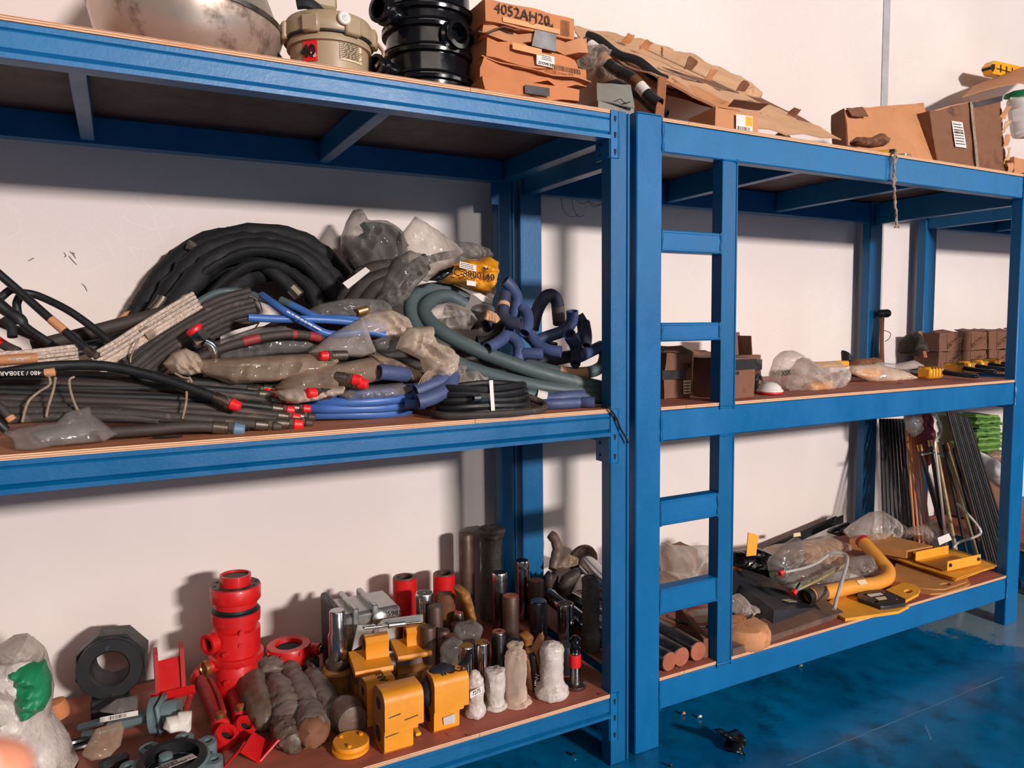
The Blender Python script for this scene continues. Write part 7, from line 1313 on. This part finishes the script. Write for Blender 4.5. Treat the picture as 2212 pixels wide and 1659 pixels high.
a, b = QB(1958, 1206, .05), QB(1998, 1200, .05); P = [pt('top', sheet([a+Vector((0, 0, .04)), b+Vector((.06, 0, .04)), b+Vector((.0, .26, .05)), a+Vector((-.10, .24, .05))], .005, 6, 4, .001), 'plate_tan'), pt('front_flange', sheet([a, b+Vector((.06, 0, 0)), b+Vector((.06, 0, .04)), a+Vector((0, 0, .04))], .005, 4, 3, 0), 'plate_tan'), pt('side_flange', sheet([a+Vector((0, 0, 0)), a+Vector((-.10, .24, .0)), a+Vector((-.10, .24, .05)), a+Vector((0, 0, .04))], .005, 4, 3, 0), 'plate_tan')]
q = a.lerp(b, .4)+Vector((0, -.001, .02)); P.append(pt('nut', cyl(q, q+Vector((0, -.008, 0)), .011, n=6), 'chrome')); thing('tan_bracket', 'tan folded steel bracket with a nut, left of the yellow bracket', 'bracket', P)
NTH = ('first', 'second', 'third', 'fourth', 'fifth', 'sixth', 'seventh', 'eighth', 'ninth', 'tenth', 'eleventh', 'twelfth')
# leaning rods, tubes and strips between the racks
rr = random.Random(4)
def lean(u0, v0, u1, v1, Y0_, Y1_, r_, mat, label, grp, name='rod', tip=None):
    a, b = py(u0, v0, Y0_), py(u1, v1, Y1_); zf = ZRB+r_*.6 if min(a.x, b.x) < 4.215 else .004; b = a+(b-a)*((a.z-zf)/(a.z-b.z)); P = [pt('rod', cyl(a, b, r_, n=10), mat)]
    if tip: P.append(pt('tip', cyl(a, a.lerp(b, .06), r_*1.25, n=10), tip))
    thing(name, label, 'rod', P, grp)
for i in range(9): lean(1902+7*i, 905, 1912+9*i, 1205, .72, .50, .0085, 'rod_black', f'dark upright tube by the rear post of the right rack, {NTH[i]} from the left', 'dark tubes by the rear post', 'leaning_tube')
for i in range(5): lean(1958+5*i, 925, 1978+9*i, 1190, .56, .42, .006, 'cardboard_orange', f'thin orange-brown strip among the leaning rods, {NTH[i]} from the left', 'orange-brown strips', 'leaning_strip')
for i, (u0, v0, u1, v1, r_, mat, tip) in enumerate(((1985, 960, 2050, 1200, .011, 'rod_black', 'brass'), (2008, 950, 2046, 1190, .010, 'rod_black', 'brass'), (2020, 955, 2066, 1195, .010, 'gold_rod', 'brass'), (2044, 955, 2110, 1200, .012, 'gold_rod', 'brass'), (2038, 960, 2090, 1205, .009, 'rod_black', None), (2060, 968, 2120, 1210, .009, 'rod_black', None))):
    lean(u0, v0, u1, v1, .46, .36, r_, mat, ('black rod with brass tip, leftmost of the leaning rods', 'black rod with brass tip, second of the leaning rods', 'steel rod with brass tip in the middle of the leaning rods', 'thick brass-tipped steel rod, right of centre', 'plain black rod between the brass-tipped rods', 'plain black rod right of the thick brass-tipped rod')[i], 'leaning rods', 'leaning_rod', tip)
for i in range(11): lean(2046+4.5*i, 888+1.5*i, 2140+5.2*i, 1240-2*i, .40, .28, .0066, 'rod_black' if i % 3 else 'cast_dark', f'dark grey bar in the parallel sheaf by the right post, {NTH[i]} from the left', 'parallel dark bars by the right post', 'leaning_bar')
rod([(2020, 895, .40), (2032, 920, .39), (2030, 940, .38), (2020, 955, .37), (2024, 1000, .36), (2036, 1100, .34), (2046, 1200, .32)], .0065, 'bright_rod', 'bright cranked steel rod leaning in front of the others', 'cranked_rod')
rod([(2068, 1088, .28), (2090, 1110, .27), (2112, 1136, .26), (2118, 1152, .25), (2100, 1162, .25), (2070, 1172, .25), (2060, 1184, .25)], .0065, 'bright_rod', 'bent hook of grey steel rod near the right post', 'bent_rod')
rod([(1992, 982, .38), (2020, 978, .38), (2038, 986, .38)], .005, 'chrome', 'short wire tie across the leaning rods', 'wire_tie')
thing('film_wrap', 'maroon and clear film wrapped round the tops of the leaning rods', 'wrap', [pt('maroon_film', puff([(1980, 890), (2008, 890), (2014, 940), (2010, 990), (2000, 1010), (1986, 960)], .50, .03, crum=.5, seed=3), 'maroon'), pt('clear_film', puff([(1956, 892), (1984, 892), (1988, 930), (1974, 945), (1960, 930)], .50, .03, crum=.5, seed=4), 'film_grey')])
thing('white_tag', 'white printed label on the leaning rods near the shelf', 'label', pt('label', sheet(quad((2030, 1178, .25), (2056, 1166, .25), (2050, 1152, .26), (2026, 1162, .26)), .002, 4, 4, .003), 'white_label'))
for i in range(14):
    v = 900+i*6.0; u0 = 2082+rr.uniform(-4, 4)-(i > 9)*6; u1 = 2142+rr.uniform(-6, 4); a, b = py(u0, v, .72), py(u1, v+8, .70)
    thing('green_packet', f'green film packet behind the rods, {(NTH + ("thirteenth", "lowest"))[i]} from the top of its stack', 'packet', pt('packet', carton((a.x, .64, a.z), (b.x-a.x, 0, -.012), (0, .14, 0), (0, 0, mpp(a)*5.6), .006, i+70, (8, 3, 2)), 'green_film' if i % 2 else 'green_light'), 'green packets in the stack behind the rods')
a, b = py(2070, 984, .74), py(2140, 990, .72); thing('carton_under', 'brown carton under the green packet stack', 'box', pt('box', carton((a.x, .62, .26), (b.x-a.x, 0, 0), (0, .18, 0), (0, 0, a.z-.262), .004, 90), 'cardboard_dark'))
thing('white_film', 'white plastic film bundle behind the right post', 'wrap', ptf('film', puff([(2102, 972), (2130, 980), (2158, 1010), (2172, 1050), (2170, 1062), (2140, 1040), (2118, 1016)], .46, .05, crum=.6, seed=6), 'white_sack'))
thing('polythene_bag', 'tan polythene bag beside the white film bundle', 'plastic bag', ptf('film', puff([(2130, 985), (2150, 972), (2175, 975), (2178, 1020), (2160, 1010)], .56, .05, crum=.5, seed=8), 'film_tan'))
# ------------------------------------------------------------------ things on the floor
g = puff([(1564, 1592), (1580, 1588), (1592, 1594), (1612, 1586), (1610, 1602), (1600, 1612), (1598, 1628), (1574, 1622), (1586, 1608)], pz(1590, 1625, 0).y, .03, crum=.6, s=30, seed=5, lean=.6, zmin=.001)
thing('black_scrap', 'crumpled black plastic scrap on the blue floor', 'scrap', pt('scrap', g, 'black_gloss'))
for i, (u, v, lab) in enumerate(((1476, 1543, 'small tan chip on the floor by the rack post'), (1511, 1550, 'small white chip on the floor by the rack post'), (1730, 1440, 'scrap of clear film under the right rack'), (1240, 1632, 'small white bolt on the floor under the left rack'), (1448, 1656, 'tiny black chip at the bottom edge of the floor'))):
    p_ = pz(u, v, .004); thing('floor_chip', lab, 'chip', pt('chip', crump(box(p_+Vector((0, 0, .004)), (.014, .01, .010), None, .003), .003, 60, i), ('cardboard', 'white_label', 'film_clear', 'steel', 'black_rubber')[i]))
for (u0, v0, u1, v1, wv) in ((1700, 1654, 2168, 1462, .0035), (1998, 1565, 2012, 1598, .004), (2062, 1342, 2130, 1346, .0025)):
    a, b = pz(u0, v0, .0004), pz(u1, v1, .0004); n_ = Vector((-(b-a).y, (b-a).x, 0)).normalized()*wv
    k_ = 40; pts = [a.lerp(b, i/k_)+n_*(1.2*noise.noise(Vector((i*.4, u0, 0)))) for i in range(k_+1)]; wd = [n_*(.35+.9*abs(noise.noise(Vector((i*.9, v0, 3))))) for i in range(k_+1)]
    g = G().add([p-q for p, q in zip(pts, wd)]+[p+q for p, q in zip(pts, wd)], [(i, i+1, k_+2+i, k_+1+i) for i in range(k_)])
    o = mk('trim_2', g, M('floor_scratch', (96, 142, 170), .6), (0, 0, 0)); o['kind'] = 'structure'; o['label'] = 'pale scratch in the blue floor paint'
# ------------------------------------------------------------------ cobwebs and scuffs
def web(path, Y): return tube([py(u, v, Y) for u, v in path], .0011, 5)
M('web_grey', (92, 84, 84), .9); M('wall_scuff', (120, 112, 112), .9)
P = [pt('thread', web(q, .80), 'web_grey') for q in ([(1212, 428), (1216, 452), (1228, 466), (1240, 468), (1252, 462)], [(1235, 430), (1239, 452), (1250, 468), (1262, 464)], [(1246, 432), (1258, 440), (1272, 436), (1290, 444), (1306, 438)], [(1270, 434), (1282, 446), (1296, 442), (1308, 446)])]
thing('cobweb', 'dusty cobweb threads hanging from the rear beam between the racks', 'cobweb', P)
def mark(path, Y, wv, mat, label):
    pts = smooth([py(u, v, Y) for u, v in path], 5); n_ = len(pts); up = []
    for i, p in enumerate(pts):
        d = (pts[min(i+1, n_-1)]-pts[max(i-1, 0)]).normalized(); s_ = Vector((-d.z, 0, d.x))*wv*(.3+.7*math.sin(math.pi*(i+.3)/(n_+.3))); up.append((p-s_, p+s_))
    g = G().add([a for a, b in up]+[b for a, b in up], [(i, i+1, n_+i+1, n_+i) for i in range(n_-1)]); o = mk('trim_3', g, mat, (0, 0, 0)); o['kind'] = 'structure'; o['label'] = label
for q in ([(138, 545), (142, 552), (139, 556)], [(150, 542), (158, 550), (164, 558)], [(156, 545), (162, 549)], [(148, 552), (156, 562), (166, 572)], [(60, 564), (74, 557)], [(176, 612), (184, 620), (188, 630)]): mark(q, .8835, .0016, 'wall_scuff', 'dark scuff stroke on the white wall')
# ------------------------------------------------------------------ the photographer's hand, its fingertip just inside the lower left corner
t = NT('skin'); t.l(t.mix(t.ramp(t.noise(60, 4), .3, .7), lin((226, 138, 104)), lin((236, 156, 122))), t.b.inputs['Base Color']); t.b.inputs['Roughness'].default_value = .5; t.b.inputs['Subsurface Weight'].default_value = .15; t.b.inputs['Subsurface Radius'].default_value = (.008, .003, .002); MATS['skin'] = t.m
M('nail', (232, 168, 146), .3, var=.05)
def at(u, v, d): return CAM+ray(u, v)*d
tip = at(26, 1606, .150)
X, Yv, D = AR, AU, AF
def off(a, b, c): return tip+X*a+Yv*b+D*c
sk = [('wrist', off(-.075, -.150, -.035), .024, None), ('palm', off(-.062, -.105, -.022), .026, 0), ('k1', off(-.034, -.066, -.010), .0105, 1), ('f1a', off(-.018, -.034, -.004), .0090, 2), ('f1b', off(-.008, -.014, -.001), .0084, 3), ('f1c', off(0, 0, 0), .0070, 4),
      ('k2', off(-.050, -.062, -.016), .0105, 1), ('f2a', off(-.046, -.028, .004), .0092, 6), ('f2b', off(-.050, -.018, .026), .0084, 7), ('f2c', off(-.058, -.026, .040), .0072, 8),
      ('k3', off(-.068, -.064, -.022), .0100, 1), ('f3a', off(-.066, -.034, .000), .0088, 10), ('f3b', off(-.070, -.026, .022), .0080, 11), ('f3c', off(-.078, -.034, .034), .0070, 12),
      ('k4', off(-.084, -.072, -.028), .0090, 1), ('f4a', off(-.084, -.048, -.010), .0078, 14), ('f4b', off(-.088, -.042, .008), .0070, 15), ('f4c', off(-.094, -.050, .016), .0062, 16),
      ('t1', off(-.046, -.108, .004), .0130, 1), ('t2', off(-.036, -.088, .030), .0105, 18), ('t3', off(-.040, -.068, .048), .0085, 19), ('arm', off(-.10, -.30, -.10), .034, 0)]
me = bpy.data.meshes.new('hand'); me.from_pydata([tuple(p-tip) for _, p, _, _ in sk], [(pa, i) for i, (_, _, _, pa) in enumerate(sk) if pa is not None], []); ho = bpy.data.objects.new('hand', me); C.objects.link(ho); ho.location = tip
md = ho.modifiers.new('skin', 'SKIN'); ho.modifiers.new('subdivision', 'SUBSURF').levels = 2; ho.modifiers['subdivision'].render_levels = 2
for v_, (_, _, r_, _) in zip(me.skin_vertices[0].data, sk): v_.radius = (r_, r_)
me.skin_vertices[0].data[0].use_root = True; me.materials.append(MATS['skin'])
dg = bpy.context.evaluated_depsgraph_get(); m2 = bpy.data.meshes.new_from_object(ho.evaluated_get(dg)); ho.modifiers.clear(); ho.data = m2; m2.materials.clear(); m2.materials.append(MATS['skin'])
for p in m2.polygons: p.use_smooth = True
ho['label'] = "blurred fingertip of the photographer's hand at the bottom left corner"; ho['category'] = 'hand'
g = lathe([(.0, .0016), (.0032, .0012), (.0046, .0)], 14, frame(off(-.002, -.003, -.0072), -D)); g.v = [q+(q-off(-.002, -.003, -.0072)).dot((X*.45+Yv*.9))*(X*.45+Yv*.9)*.4 for q in g.v]
o = mk('fingernail', g, 'nail', tip, ho)
